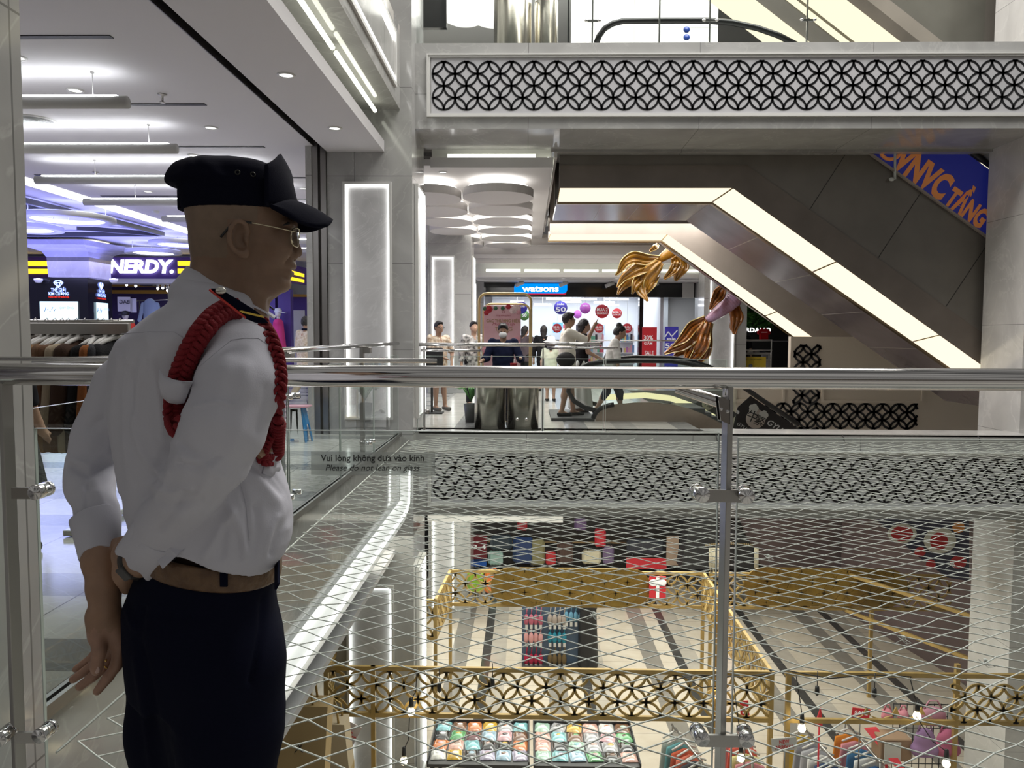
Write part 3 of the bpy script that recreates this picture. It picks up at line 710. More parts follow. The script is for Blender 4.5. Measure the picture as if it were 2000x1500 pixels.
        cor = [np.array((i, j, k)) for i in (0, 1) for j in (0, 1) for k in (0, 1)]
        for a in range(8):
            for b in range(a+1, 8):
                e = cor[b]-cor[a]
                if np.abs(e).sum() != 1: continue
                pa, pb = base+cor[a], base+cor[b]; fa = F[pa[:, 0], pa[:, 1], pa[:, 2]]; fb = F[pb[:, 0], pb[:, 1], pb[:, 2]]; m = (fa < 0) != (fb < 0)
                t = np.where(m, fa/np.where(m, fa-fb, 1), 0)[:, None]; acc += np.where(m[:, None], cor[a]+e*t, 0); w += m
        P = s.lo+s.h*(base+acc/np.maximum(w, 1)[:, None]); quads = []
        for ax in range(3):
            u, v = [(1, 2), (2, 0), (0, 1)][ax]
            A = [slice(0, n[k]-1) for k in range(3)]; B = list(A); A[ax] = slice(0, n[ax]-1); B[ax] = slice(1, n[ax])
            A[u] = slice(1, n[u]-1); B[u] = slice(1, n[u]-1); A[v] = slice(1, n[v]-1); B[v] = slice(1, n[v]-1)
            fa, fb = ins[tuple(A)], ins[tuple(B)]; e = np.argwhere(fa != fb)
            if not len(e): continue
            flip = fa[e[:, 0], e[:, 1], e[:, 2]]; q = e.copy(); q[:, u] += 1; q[:, v] += 1
            def id_(du, dv): r = q.copy(); r[:, u] += du; r[:, v] += dv; return idx[r[:, 0], r[:, 1], r[:, 2]]
            Q = np.stack([id_(-1, -1), id_(0, -1), id_(0, 0), id_(-1, 0)], 1); Q = np.where(flip[:, None], Q, Q[:, ::-1]); quads.append(Q)
        Q = np.concatenate(quads)
        for _ in range(relax):
            S = np.zeros_like(P); C = np.zeros(len(P))
            for a, b in ((0, 1), (1, 2), (2, 3), (3, 0)):
                np.add.at(S, Q[:, a], P[Q[:, b]]); np.add.at(C, Q[:, a], 1); np.add.at(S, Q[:, b], P[Q[:, a]]); np.add.at(C, Q[:, b], 1)
            P = P*.5+.5*S/np.maximum(C, 1)[:, None]
        return P, Q
def vnormals(P, Q):
    N = np.zeros_like(P); fn = np.cross(P[Q[:, 2]]-P[Q[:, 0]], P[Q[:, 3]]-P[Q[:, 1]])
    for k in range(4): np.add.at(N, Q[:, k], fn)
    return N/np.maximum(np.linalg.norm(N, axis=1), 1e-9)[:, None]
_RI = np.array(CAMROT.transposed())
def to_px(P):
    q = (P-np.array(CAMLOC)) @ _RI.T
    return np.stack([1000+FPX*q[:, 0]/-q[:, 2], 750-FPX*q[:, 1]/-q[:, 2]], 1)
def seg_dist(U, poly):
    D = np.full(len(U), 1e9)
    for a, b in zip(poly[:-1], poly[1:]):
        a, b = np.array(a, float), np.array(b, float); ba = b-a; t = np.clip(((U-a) @ ba)/max(ba @ ba, 1e-9), 0, 1)
        D = np.minimum(D, np.linalg.norm(U-a-t[:, None]*ba, axis=1))
    return D
def mesh_obj(name, P, Q, mat_, parent=None, origin=None):
    me = bpy.data.meshes.new(name); off = np.array(origin_of(parent)) if parent is not None else np.array(origin if origin is not None else (0, 0, 0), float)
    me.vertices.add(len(P)); me.vertices.foreach_set('co', (P-off).astype(np.float32).ravel())
    me.loops.add(Q.size); me.loops.foreach_set('vertex_index', Q.astype(np.int32).ravel()); me.polygons.add(len(Q))
    me.polygons.foreach_set('loop_start', np.arange(0, Q.size, 4, dtype=np.int32)); me.polygons.foreach_set('use_smooth', np.ones(len(Q), bool))
    me.update(calc_edges=True); me.validate()
    for m in (mat_ if isinstance(mat_, (list, tuple)) else [mat_]): me.materials.append(m)
    o = bpy.data.objects.new(name, me); COL.objects.link(o); o.parent = parent
    if parent is None: o.location = Vector(off)
    return o
# ================================================================== THE GUARD
GY = 1.40
def G(px, py, Y=GY): return pY(px, py, Y)
def gz(py): return G(400, py).z
def gx(px, py=600): return G(px, py).x
M['skin'] = mat('guard_skin', (.215, .130, .084), .5, noise=.08, nscale=30, bump=.05, bscale=220, sub=.08)
M['stubble'] = mat('shaved_scalp', (.205, .142, .098), .6, noise=.06, nscale=60)
M['arm'] = mat('forearm_skin', (.31, .185, .118), .5, noise=.08, nscale=30, bump=.05, bscale=220, sub=.08); M['palm'] = mat('palm_skin', (.345, .20, .138), .5, noise=.10, nscale=40, bump=.05, bscale=220, sub=.08)
M['shirt'] = mat('pale_shirt_cloth', (.55, .55, .61), .85, spec=.2, bump=.10, bscale=420)
M['navy'] = mat('navy_uniform_cloth', (.0045, .0055, .015), .95, spec=.08, bump=.12, bscale=500)
M['navycap'] = mat('navy_cap_cloth', (.004, .0045, .012), .95, spec=.08, bump=.12, bscale=500)
M['red'] = mat('red_braid_cord', (.22, .006, .013), .8, bump=.5, bscale=500)
M['belt'] = mat('brown_embossed_leather', (.15, .085, .04), .45, col2=(.09, .045, .02), nscale=38, bump=.7, bscale=60)
M['brass'] = mat('gold_metal', (.8, .55, .18), .25, 1.0)
gp_origin = G(400, 2040)
B = SDF((-.86, 1.12, .62), (-.33, 1.66, 1.75), .0034)
# head by slices: (row, back px, front px, half width)
hd = [(318, 425, 505, .030), (325, 405, 528, .048), (340, 388, 548, .062), (360, 374, 562, .071), (385, 368, 570, .077), (410, 368, 573, .079), (430, 372, 573, .079),
      (448, 376, 571, .078), (460, 378, 569, .077), (475, 380, 570, .076), (490, 384, 571, .073), (503, 390, 572, .069), (512, 395, 573.5, .066), (520, 400, 573, .063), (527, 405, 567, .061),
      (533, 410, 567, .058), (541, 418, 560, .054), (548, 425, 560.5, .051), (556, 432, 560.5, .046), (563, 440, 556, .040), (569, 455, 545, .032), (572, 470, 532, .02)]
B.slices([(gz(r), gx(b, r), gx(f, r), gx(452 if r < 500 else 470, r), GY, w) for r, b, f, w in hd], .01, 2.25)
# neck, jaw hinge, brow
B.cone(G(447, 488), G(438, 610), .0605, .066, .02)
B.cone(G(470, 545, GY-.035), G(535, 558, GY-.022), .022, .016, .02); B.cone(G(470, 545, GY+.035), G(535, 558, GY+.022), .022, .016, .02)
B.cone(G(566, 441, GY-.035), G(569, 440, GY+.035), .009, .009, .012)
B.ell(G(562, 456, GY-.034), (.014, .016, .010), .010, sub=True); B.ell(G(562, 456, GY+.034), (.014, .016, .010), .010, sub=True)
B.ell(G(558, 457, GY-.034), (.0115, .0115, .0115), .003); B.ell(G(558, 457, GY+.034), (.0115, .0115, .0115), .003)
# cheek, nose, lips, chin
B.ell(G(545, 482, GY-.038), (.022, .02, .02), .02); B.ell(G(545, 482, GY+.038), (.022, .02, .02), .02)
B.cone(G(569, 452), G(578, 484), .0070, .0085, .010); B.ell(G(580.5, 493), (.0095, .0105, .0095), .006)
for s_ in (-1, 1): B.ell(G(573, 499, GY+s_*.0125), (.0095, .0065, .0075), .006); B.ell(G(577, 506, GY+s_*.006), (.005, .0035, .0035), .003, sub=True)
B.ell(G(568.5, 520), (.0085, .019, .0065), .006); B.ell(G(565.5, 534), (.0075, .017, .0062), .005)
B.cone(G(568, 528, GY-.024), G(571.5, 528, GY), .0018, .0022, .003, sub=True); B.cone(G(571.5, 528, GY), G(568, 528, GY+.024), .0022, .0018, .003, sub=True)
B.ell(G(553, 555), (.011, .018, .013), .012)
# smile fold, neck tendons
B.cone(G(562, 500, GY-.021), G(557, 530, GY-.036), .0018, .002, .006, sub=True)
B.cone(G(470, 512, GY-.052), G(497, 606, GY-.025), .010, .012, .018); B.cone(G(490, 530, GY-.046), G(503, 585, GY-.02), .0015, .002, .006, sub=True)
# ear: helix rim, bowl, lobe
ey = GY-.083
hx = [(485, 452, .004), (480, 438, -.002), (470, 431.5, -.008), (459, 434, -.013), (451, 445, -.017), (448, 460, -.018), (450, 475, -.016), (457, 488, -.012), (467, 497, -.008), (477, 500, -.004)]
for (a, b, c), (a2, b2, c2) in zip(hx[:-1], hx[1:]): B.cone(G(a, b, ey+c), G(a2, b2, ey+c2), .0042, .0042, .004)
B.ell(G(478, 492, ey-.003), (.0080, .0055, .0095), .008)
B.ell(G(468, 466, ey+.004), (.016, .0075, .030), .010, np.array(Matrix.Rotation(math.radians(-8), 3, 'Y')))
B.ell(G(471, 470, ey-.006), (.0075, .010, .0165), .005, np.array(Matrix.Rotation(math.radians(-14), 3, 'Y')), sub=True)
B.ell(G(467, 447, ey-.008), (.0045, .007, .009), .004, np.array(Matrix.Rotation(math.radians(-10), 3, 'Y')), sub=True)
B.ell(G(481, 469, ey-.001), (.0045, .005, .0065), .004)
# trunk and arms inside the clothes
B.cone(G(435, 620), G(410, 1040), .07, .10, .05)
B.chain([(G(400, 660, 1.40), .06), (G(320, 680, 1.55), .035), (G(240, 770, 1.56), .030), (G(196, 850, 1.555), .028), (G(174, 930, 1.525), .028), (G(188, 1000, 1.465), .028), (G(194, 1040, 1.43), .030), (G(197, 1095, 1.395), .0305), (G(203, 1150, 1.375), .0275), (G(206, 1190, 1.365), .0235)], .016)
B.chain([(G(420, 660, 1.36), .06), (G(478, 715, 1.255), .035), (G(420, 880, 1.19), .032), (G(330, 1020, 1.265), .030), (G(278, 1092, 1.305), .028), (G(262, 1092, 1.325), .027)], .016)
# left hand hanging behind the back (palm towards us)
hy = 1.362
B.chain([(G(206, 1188, hy), .0235), (G(203, 1206, hy), .0235), (G(212, 1235, hy+.004), .022), (G(226, 1262, hy), .0135)], .012)
B.cone(G(186, 1204, hy-.004), G(189, 1244, hy-.012), .0165, .0155, .012); B.ell(G(206, 1234, hy+.006), (.028, .014, .032), .012); B.cone(G(222, 1205, hy+.004), G(235, 1255, hy), .013, .012, .012)
B.cone(G(200, 1222, hy+.012), G(200, 1258, hy+.014), .015, .012, .01)
B.chain([(G(190, 1238, hy-.014), .0145), (G(194, 1272, hy-.030), .0118), (G(189, 1300, hy-.034), .0108), (G(188, 1309, hy-.034), .0096)], .006)
B.chain([(G(234, 1262, hy), .0120), (G(227, 1300, hy-.004), .0105), (G(211, 1323, hy-.012), .0095), (G(190, 1350, hy-.020), .0080)], .004)
B.chain([(G(220, 1266, hy+.012), .0115), (G(204, 1302, hy+.008), .0102), (G(182, 1321, hy), .0095), (G(156, 1341, hy-.008), .0082)], .003)
B.chain([(G(208, 1262, hy+.024), .011), (G(190, 1292, hy+.024), .0098), (G(168, 1310, hy+.020), .0088), (G(143, 1327, hy+.014), .0078)], .003)
B.chain([(G(198, 1256, hy+.034), .010), (G(183, 1281, hy+.038), .0086), (G(166, 1295, hy+.038), .0078), (G(148, 1307, hy+.034), .0070)], .003)
# right hand closed round the left forearm
B.chain([(G(262, 1092, 1.325), .0265), (G(250, 1082, 1.345), .024), (G(247, 1120, 1.350), .0205), (G(247, 1150, 1.356), .0105)], .016)
for k in range(4):
    y = 1068+k*19; B.chain([(G(238, y, 1.372), .0105), (G(222, y+3, 1.415), .0095), (G(199, y+5, 1.436), .0085), (G(180, y+6, 1.430), .0075)], .004)
B.chain([(G(254, 1066, 1.345), .012), (G(241, 1058, 1.375), .010), (G(226, 1060, 1.405), .009)], .006)
P, Q = B.mesh(1)
guard = mesh_obj('person', P, Q, [M['skin'], M['stubble'], M['arm'], M['palm']], None, origin=gp_origin)
tag(guard, 'guard in navy cap and pale shirt with red shoulder cord, hands clasped behind back', 'person')
U = to_px(P); fc = U[Q].mean(1); fy = P[Q][:, :, 1].mean(1)
hair = (fc[:, 1] < np.where(fc[:, 0] < 447, 500+(fc[:, 0]-378)*.05, np.where(fc[:, 0] < 503, 432, 0))) & ~((fc[:, 0] > 443) & (fc[:, 0] < 490) & (fc[:, 1] > 428))
guard.data.polygons.foreach_set('material_index', np.where(hair, 1, np.where(fc[:, 1] > 1232+6*np.sin(fc[:, 0]*.3), 3, np.where(fc[:, 1] > 960, 2, 0))).astype(np.int32))
# ---- shirt
def ring_pt(th, row_back, row_front, rad, ccx=437):
    f = (1-math.cos(th))/2
    row = row_front+(row_back-row_front)*f**.5
    c = G(ccx, 570); return Vector((c.x+rad*math.cos(th)*1.0+.002, GY+rad*math.sin(th), gz(row)))
S = SDF((-.92, 1.07, .90), (-.33, 1.70, 1.60), .0040)
tr_ = [(578, 352, 500, .080), (592, 326, 508, .125), (612, 290, 516, .165), (643, 252, 528, .190), (667, 223, 535, .196), (691, 208, 540, .192), (730, 204, 543, .186), (790, 206, 547, .180), (850, 214, 552, .176),
       (900, 222, 559, .174), (950, 232, 574, .173), (985, 238, 581, .172), (1012, 243, 583, .172), (1040, 253, 580, .170), (1062, 262, 573, .166), (1080, 275, 560, .158), (1094, 285, 546, .152), (1112, 288, 546, .150)]
S.slices([(gz(r), gx(a, r), gx(b, r), gx(a*.5+b*.5, r), GY, w) for r, a, b, w in tr_], .02, 2.2, shear=.32)
nsl = [(G(478, 708, 1.255), .065), (G(466, 755, 1.215), .064), (G(438, 835, 1.188), .063), (G(411, 890, 1.185), .060), (G(372, 952, 1.215), .052), (G(325, 1020, 1.265), .0455), (G(292, 1064, 1.295), .044)]
S.cone(G(384, 580), G(398, 598), .026, .045, .03); ngk = [ring_pt(.32*PI+1.36*PI*k/20, 574, 626, .064) for k in range(21)]
S.chain([(p_, .022) for p_ in ngk], .02); A_s = SDF((-.92, 1.07, .90), (-.33, 1.70, 1.60), .0040); A_s.chain(nsl, .012); A_s.cut(nsl[-1][0], nsl[-1][0]-nsl[-2][0])
fsl = [(G(320, 672, 1.55), .062), (G(245, 760, 1.56), .062), (G(196, 850, 1.555), .053), (G(172, 915, 1.535), .047), (G(175, 948, 1.515), .045), (G(190, 1000, 1.465), .0375), (G(195, 1030, 1.44), .034)]
F_s = SDF((-.92, 1.07, .90), (-.33, 1.70, 1.60), .0040); F_s.chain(fsl, .012); F_s.cone(G(150, 918, 1.525), G(158, 925, 1.525), .018, .018, .03)
F_s.cut(fsl[-1][0]+Vector((0, 0, -.012)), Vector((.02, -.1, -1)))
S._mix((slice(None),)*3, A_s.F, .004); S._mix((slice(None),)*3, F_s.F, .010)
_x, _, _z = np.meshgrid(*S.ax, indexing='ij', sparse=True); S.F = np.maximum(S.F, (np.minimum(1.032, 1.030-(_x+.56)*.42)-_z).astype(np.float32))
P, Q = S.mesh(2); N = vnormals(P, Q); U = to_px(P)
folds = [  # (polyline in the picture, width px, height m)
    ([(282, 700), (268, 780), (264, 841), (281, 885), (312, 930)], 9, .006), ([(231, 700), (217, 800), (215, 880), (232, 960)], 9, .005), ([(252, 690), (243, 760), (241, 840), (252, 930)], 7, .003),
    ([(330, 880), (300, 930)], 12, -.006), ([(265, 900), (262, 960), (250, 1005)], 12, .005), ([(225, 670), (260, 660), (330, 655)], 14, .003),
    ([(379, 794), (420, 786), (460, 791)], 4, .004), ([(352, 866), (390, 893)], 8, -.006), ([(388, 895), (430, 930)], 10, .005), ([(304, 950), (330, 962), (372, 952)], 7, .006), ([(292, 967), (330, 990), (390, 975)], 8, -.005),
    ([(420, 900), (380, 985), (330, 1030)], 13, .005), ([(480, 720), (478, 800), (455, 880)], 16, .004), ([(520, 760), (505, 840)], 9, -.004),
    ([(469, 943), (481, 985), (487, 1062)], 6, -.005), ([(440, 975), (470, 1035), (478, 1080)], 9, .007), ([(490, 904), (520, 935), (548, 962)], 9, -.008), ([(505, 930), (545, 985), (560, 1030)], 13, .008), ([(500, 990), (505, 1040), (495, 1082)], 9, -.006),
    ([(530, 1080), (545, 1040), (570, 1000)], 8, -.007), ([(440, 1030), (432, 1085)], 8, -.006), ([(455, 1000), (415, 1060), (400, 1085)], 8, .006), ([(524, 900), (532, 925), (558, 960), (572, 1000)], 4, -.005),
    ([(445, 705), (432, 760), (415, 830)], 14, .003), ([(350, 905), (385, 912), (425, 892)], 6, -.005), ([(300, 700), (312, 780), (318, 850)], 8, .004), ([(250, 720), (262, 800)], 7, -.004), ([(400, 1000), (440, 962), (470, 930)], 6, .004),
    ([(360, 960), (340, 1000), (310, 1035)], 6, -.004), ([(520, 1080), (528, 1040), (540, 1010)], 6, .005), ([(470, 1090), (466, 1050)], 5, -.005), ([(290, 650), (298, 690), (292, 740)], 9, .003), ([(330, 920), (322, 950), (300, 975)], 6, .005),
    ([(142, 912), (175, 930), (216, 908)], 8, -.010), ([(140, 900), (176, 908), (205, 885)], 9, .006), ([(170, 945), (167, 1004)], 5, -.005), ([(185, 940), (200, 985), (215, 1005)], 9, .006), ([(176, 835), (200, 818)], 9, -.006), ([(150, 960), (190, 965), (222, 950)], 8, .004)]
vis = np.clip(-N[:, 1]*1.5+.35, 0, 1)
for poly, w, a in folds:
    d = seg_dist(U, poly); P = P+N*(.85*a*np.exp(-(d/w)**2)*vis)[:, None]
wr = (np.sin(P[:, 2]*62+np.sin(P[:, 0]*31)*2+P[:, 1]*21)*np.sin(P[:, 0]*47+P[:, 2]*19))*.0012
P = P+N*wr[:, None]
shirt = mesh_obj('shirt', P, Q, M['shirt'], guard)
tree_s = BVHTree.FromPolygons([Vector(p) for p in P], [tuple(q) for q in Q])
def onshirt(px, py, lift=.0, Y=1.3):
    d = ray(px, py); r = tree_s.ray_cast(CAMLOC, d.normalized())
    if r[0] is None: return G(px, py, Y)
    return r[0]-d.normalized()*lift
# cuffs: turned-back sleeves
def cuff(ax0, ax1, r0, r1, wav, name='cuff', tip=None):
    ax0, ax1 = Vector(ax0), Vector(ax1); t = (ax1-ax0).normalized(); u = t.orthogonal().normalized(); w = t.cross(u); rows = []
    K = 48; mb = MB()
    for (s_, rr) in ((.05, r0*.93), (0, r0), (.04, r0*1.06), (.5, (r0+r1)/2*1.04), (.96, r1*1.06), (1.0, r1*1.02), (.96, r1*.92), (.5, r1*.88)):
        row = []
        for k in range(K):
            a = 2*PI*k/K; ex = wav*(math.sin(3*a+.6)+.6*math.sin(7*a+1))*.5
            q = u*math.cos(a)+w*math.sin(a); ss = s_*(ax1-ax0).length
            off = ex*(s_ if s_ > .3 else -.5*(1-s_)); row.append(ax0+t*(ss+off)+q*(rr+ex*.25))
        rows.append(row)
    mb.grid([list(c) for c in zip(*rows)], True, True)
    return obj(name, mb, M['shirt'], guard)
cuff(G(187, 1012, 1.452), G(197, 1087, 1.402), .0430, .0345, .004)
cuff(G(322, 1032, 1.272), G(284, 1082, 1.302), .046, .0435, .014)
fl = MB(); f_ = [(300, 1088, 1.255), (332, 1070, 1.235), (362, 1052, 1.235), (391, 1044, 1.25), (372, 1062, 1.232), (345, 1085, 1.225), (317, 1112, 1.235)]
fl.prism([G(*p) for p in f_], (0, .005, 0)); obj('cuff_flap', fl, M['shirt'], guard, bevel=.0015)
# collar
cl = MB(); rows = []
for (rb, rf, rad) in ((530, 612, .0600), (521, 604, .0612), (521, 604, .0640), (540, 611, .077), (557, 620, .0895), (559, 622, .0902), (557, 621, .085)):
    rows.append([ring_pt(.35+.22+(2*PI-.44)*k/47, rb, rf, rad) for k in range(48)])
cl.grid([list(c) for c in zip(*rows)], True); obj('collar', cl, M['shirt'], guard)
# seams
sm = MB()
for poly in ([(236, 652), (290, 648), (340, 648), (372, 668), (382, 682)], [(368, 748), (390, 716), (420, 690), (452, 664), (478, 660), (505, 661), (525, 674), (543, 694)], [(468, 935), (480, 985), (488, 1070)]):
    pts = []
    for a, b in zip(poly[:-1], poly[1:]):
        for k in range(6): pts.append(onshirt(a[0]+(b[0]-a[0])*k/6, a[1]+(b[1]-a[1])*k/6, .0002))
    sm.tube(pts, .0007, 5)
obj('seam', sm, mat('seam_thread', (.46, .46, .52), .9), guard)
# cord tab on the back of the sleeve
tb = MB(); rows = []
for (x0, y0, x1, y1) in ((310, 720, 310, 757), (320, 733, 317, 775), (338, 741, 330, 786), (356, 745, 346, 789), (376, 746, 360, 787)):
    rows.append([onshirt(x0+(x1-x0)*k/4, y0+(y1-y0)*k/4, .036+.004*math.sin(PI*k/4), 1.2) for k in range(5)])
tb.grid(rows, True); obj('shoulder_tab', tb, M['shirt'], guard, solid=.003)
pk = MB(); rows = []
for (x0, y0, x1, y1) in ((527, 858, 513, 925), (536, 862, 530, 931), (547, 858, 547, 918)):
    rows.append([onshirt(x0+(x1-x0)*k/4, y0+(y1-y0)*k/4, .003, 1.34) for k in range(5)])
pk.grid(rows, True); obj('chest_pocket', pk, M['shirt'], guard, solid=.002)
# braided red cord
def braid(path, r, lift, strands=3, turns=7.0, tail=False):
    pts = []
    for a, b in zip(path[:-1], path[1:]):
        for k in range(14): t = k/14; pts.append(onshirt(a[0]+(b[0]-a[0])*t, a[1]+(b[1]-a[1])*t, lift+(a[2]+(b[2]-a[2])*t), 1.3))
    for _ in range(6): pts = [pts[0]]+[(pts[i-1]+pts[i]*2+pts[i+1])/4 for i in range(1, len(pts)-1)]+[pts[-1]]
    if tail: pts += [pts[-1]+Vector((.012, .010, -.018)), pts[-1]+Vector((.028, .03, -.036))]
    mb = MB(); n = len(pts); L = sum((pts[i+1]-pts[i]).length for i in range(n-1)); sd = 0
    for s_ in range(strands):
        for dbl in (-1, 1):
            cur = []; rad = []
            for i in range(n):
                t = (pts[min(i+1, n-1)]-pts[max(i-1, 0)]).normalized(); v = (CAMLOC-pts[i]).normalized(); x = t.cross(v).normalized(); z = x.cross(t)
                ph = 2*PI*(turns*i/(n-1)+s_/strands); cur.append(pts[i]+x*(r*.95*math.sin(ph)+dbl*r*.24*abs(math.cos(ph)))+z*(r*.55*math.sin(2*ph)+dbl*r*.12)+t*dbl*r*.22*math.sin(ph)); rad.append(r*.40)
            mb.tube(cur, rad, 7)
    return mb
cd = braid([(462, 603, 0), (438, 606, 0), (415, 622, 0), (392, 650, 0), (372, 685, 0), (356, 722, 0), (344, 765, 0), (341, 805, -.002), (346, 832, -.004)], .0135, .010, turns=8.8, tail=True)
cord = obj('shoulder_cord', cd, M['red'], guard)
c2 = braid([(512, 628, -.006), (530, 660, -.004), (544, 700, 0), (548, 740, 0), (544, 790, 0), (534, 830, .0), (520, 862, .0), (511, 885, .002), (515, 898, .004), (530, 898, .004)], .0085, .010, turns=9)
obj('front_cord', c2, M['red'], cord)
wk = MB(); a, b = onshirt(544, 828, .014, 1.30), onshirt(541, 885, .014, 1.30)
for k in range(11):
    c = a+(b-a)*(k/10); wk.lathe([(.0095, -.0028), (.0125, -.0018), (.0132, 0), (.0125, .0018), (.0095, .0028)], c, 14, (b-a).normalized().to_track_quat('Z', 'Y').to_matrix())
wk.ball(a+Vector((0, 0, .006)), .010, 12); wk.ball(b-Vector((0, 0, .005)), .010, 12)
obj('cord_knot', wk, M['red'], cord)
wk = MB(); wk.bar(onshirt(504, 890, .022, 1.28), onshirt(527, 877, .022, 1.28), .012, .006, up=(0, -1, 0)); obj('cord_clasp', wk, mat('brown_clasp', (.22, .11, .05), .4), cord)
# shoulder board
ep = [(409, 566), (412, 563), (421, 563), (442, 571), (470, 588), (499, 606), (514, 619), (523, 629), (508, 630), (496, 628), (479, 621), (440, 592)]
ep_q = [(p, (onshirt(p[0], p[1]+4) if p[0] < 500 else onshirt(p[0]-12, p[1]+8)).y) for p in ep]; A_ = np.polyfit([p[0] for p, y in ep_q], [min(y, 1.36) for p, y in ep_q], 1); off_ = min(y-float(np.polyval(A_, p[0])) for p, y in ep_q)
pl = lambda p, l=0.0: G(p[0], p[1], float(np.polyval(A_, p[0]))+min(off_, 0)-.026-l)
m = MB(); m.prism([pl(p) for p in ep], (0, .006, -.002)); board = obj('shoulder_board', m, M['navy'], guard, bevel=.001)
m = MB(); m.tube([pl((409, 566), .0005), pl((440, 590), .0005), pl((480, 621), .0005)], .0019, 8); obj('red_piping', m, mat('red_piping', (.55, .04, .03), .6), board)
m = MB(); m.prism([pl(p, .0015) for p in ((467, 607), (472, 606.5), (514, 617), (515, 621), (473, 611))], (0, .001, 0)); obj('gold_stripe', m, mat('gold_braid', (.75, .52, .08), .5), board)
m = MB(); m.ball(pl((431, 568), .003), (.009, .004, .006), 14); obj('button', m, mat('silver_button', (.6, .58, .52), .3, 1.0), board)
# ---- trousers
T = SDF((-.90, 1.12, -.02), (-.33, 1.68, 1.06), .0065)
tt = [(1075, 282, 550, .150), (1100, 268, 545, .150), (1140, 255, 543, .153), (1180, 240, 546, .158), (1230, 241, 558, .160), (1266, 243, 562, .158), (1305, 246, 558, .15), (1340, 250, 553, .14)]
T.slices([(gz(r), gx(a, r), gx(b, r), gx(a*.5+b*.5, r), GY, w) for r, a, b, w in tt], .02, 2.3, shear=.25)
T.chain([(G(447, 1300, 1.325), .092), (G(449, 1420, 1.325), .088), (G(440, 1700, 1.33), .074), (G(432, 2060, 1.33), .062)], .03)
T.chain([(G(350, 1290, 1.48), .096), (G(348, 1420, 1.48), .092), (G(352, 1700, 1.48), .074), (G(356, 2060, 1.48), .062)], .03)
T.cone(G(405, 1290, 1.40), G(400, 1600, 1.40), .10, .06, .04); T.cut((0, 0, gz(2000)), (0, 0, -1)); T.cut((0, 0, gz(1090)+.05), (0, 0, 1))
P, Q = T.mesh(2); N = vnormals(P, Q); U = to_px(P)
for poly, w, a in (([(515, 1170), (512, 1230), (490, 1330)], 7, -.008), ([(278, 1190), (268, 1245), (290, 1330), (320, 1500)], 9, -.006), ([(270, 1290), (300, 1500)], 10, .006), ([(440, 1160), (470, 1500)], 26, .004), ([(248, 1190), (262, 1225)], 6, .005), ([(280, 1205), (340, 1217), (412, 1213)], 3, .003)):
    P = P+N*(a*np.exp(-(seg_dist(U, poly)/w)**2)*np.clip(-N[:, 1]*1.5+.35, 0, 1))[:, None]
trs = mesh_obj('trousers', P, Q, M['navy'], guard)
tree_t = BVHTree.FromPolygons([Vector(p) for p in P], [tuple(q) for q in Q])
# belt: ring hugging trousers and shirt
cx_ = gx(405, 1100); bl = MB(); rows = []
for k in range(72):
    a = 2*PI*k/72; dv = Vector((math.cos(a), math.sin(a), 0)); fz = (math.cos(a)+1)/2
    zt, zb = 1.040-.047*fz**1.2, 1.000-.045*fz**1.2
    if dv.y > .2: pass
    rr = []
    for z_ in (zt, zb):
        best = 0
        for tr_e in (tree_t,):
            for zz in (z_, (zt+zb)/2):
                h = tr_e.ray_cast(Vector((cx_, GY, zz))+dv*.5, -dv)
                if h[0] is not None: best = max(best, min((h[0]-Vector((cx_, GY, zz))).to_2d().length, .185))
        rr.append(best+.004)
    r_ = max(rr); rows.append(r_)
rows = [(rows[i-2]+rows[i-1]+rows[i]+rows[(i+1) % 72]+rows[(i+2) % 72])/5 for i in range(72)]
G_ = []
for k in range(72):
    a = 2*PI*k/72; dv = Vector((math.cos(a), math.sin(a), 0)); fz = (math.cos(a)+1)/2; zt, zb = 1.040-.047*fz**1.2, 1.000-.045*fz**1.2; r_ = rows[k]; c = Vector((cx_, GY, 0))
    G_.append([c+dv*(r_-.006)+Vector((0, 0, zt)), c+dv*(r_+.001)+Vector((0, 0, zt)), c+dv*(r_+.003)+Vector((0, 0, zt-.004)), c+dv*(r_+.003)+Vector((0, 0, zb+.004)), c+dv*(r_+.001)+Vector((0, 0, zb)), c+dv*(r_-.006)+Vector((0, 0, zb))])
bl.grid(G_, True, True); belt = obj('belt', bl, M['belt'], guard)
def belt_pt(px, py):
    vs_ = [Vector(v) for v in bl.v]; t = BVHTree.FromPolygons(vs_, bl.f); d = ray(px, py).normalized(); h = t.ray_cast(CAMLOC, d); return (h[0] if h[0] is not None else G(px, py, 1.25))-d*.002
for (px, y0, y1) in ((437, 1084, 1144), (541, 1090, 1142)):
    m = MB(); m.bar(belt_pt(px, 1092)+Vector((0, 0, .008)), belt_pt(px, 1134)-Vector((0, 0, .010)), .012, .004, up=(0, -1, 0)); obj('belt_loop', m, M['navy'], trs)
m = MB(); a_, b_ = belt_pt(300, 1100), belt_pt(420, 1100)
# shoes
for (px, Y) in ((432, 1.33), (356, 1.48)):
    sh = SDF((gx(px)-.2, Y-.1, -.02), (gx(px)+.3, Y+.16, .16), .009); c = Vector((gx(px)+.0, Y, 0))
    sh.cone(c+Vector((-.05, -.02, .045)), c+Vector((.04, .02, .05)), .043, .045, .03); sh.cone(c+Vector((.04, .02, .045)), c+Vector((.17, .08, .035)), .045, .034, .03); sh.cut((0, 0, .003), (0, 0, -1))
    P, Q = sh.mesh(1); mesh_obj('shoe', P, Q, M['black'], guard)
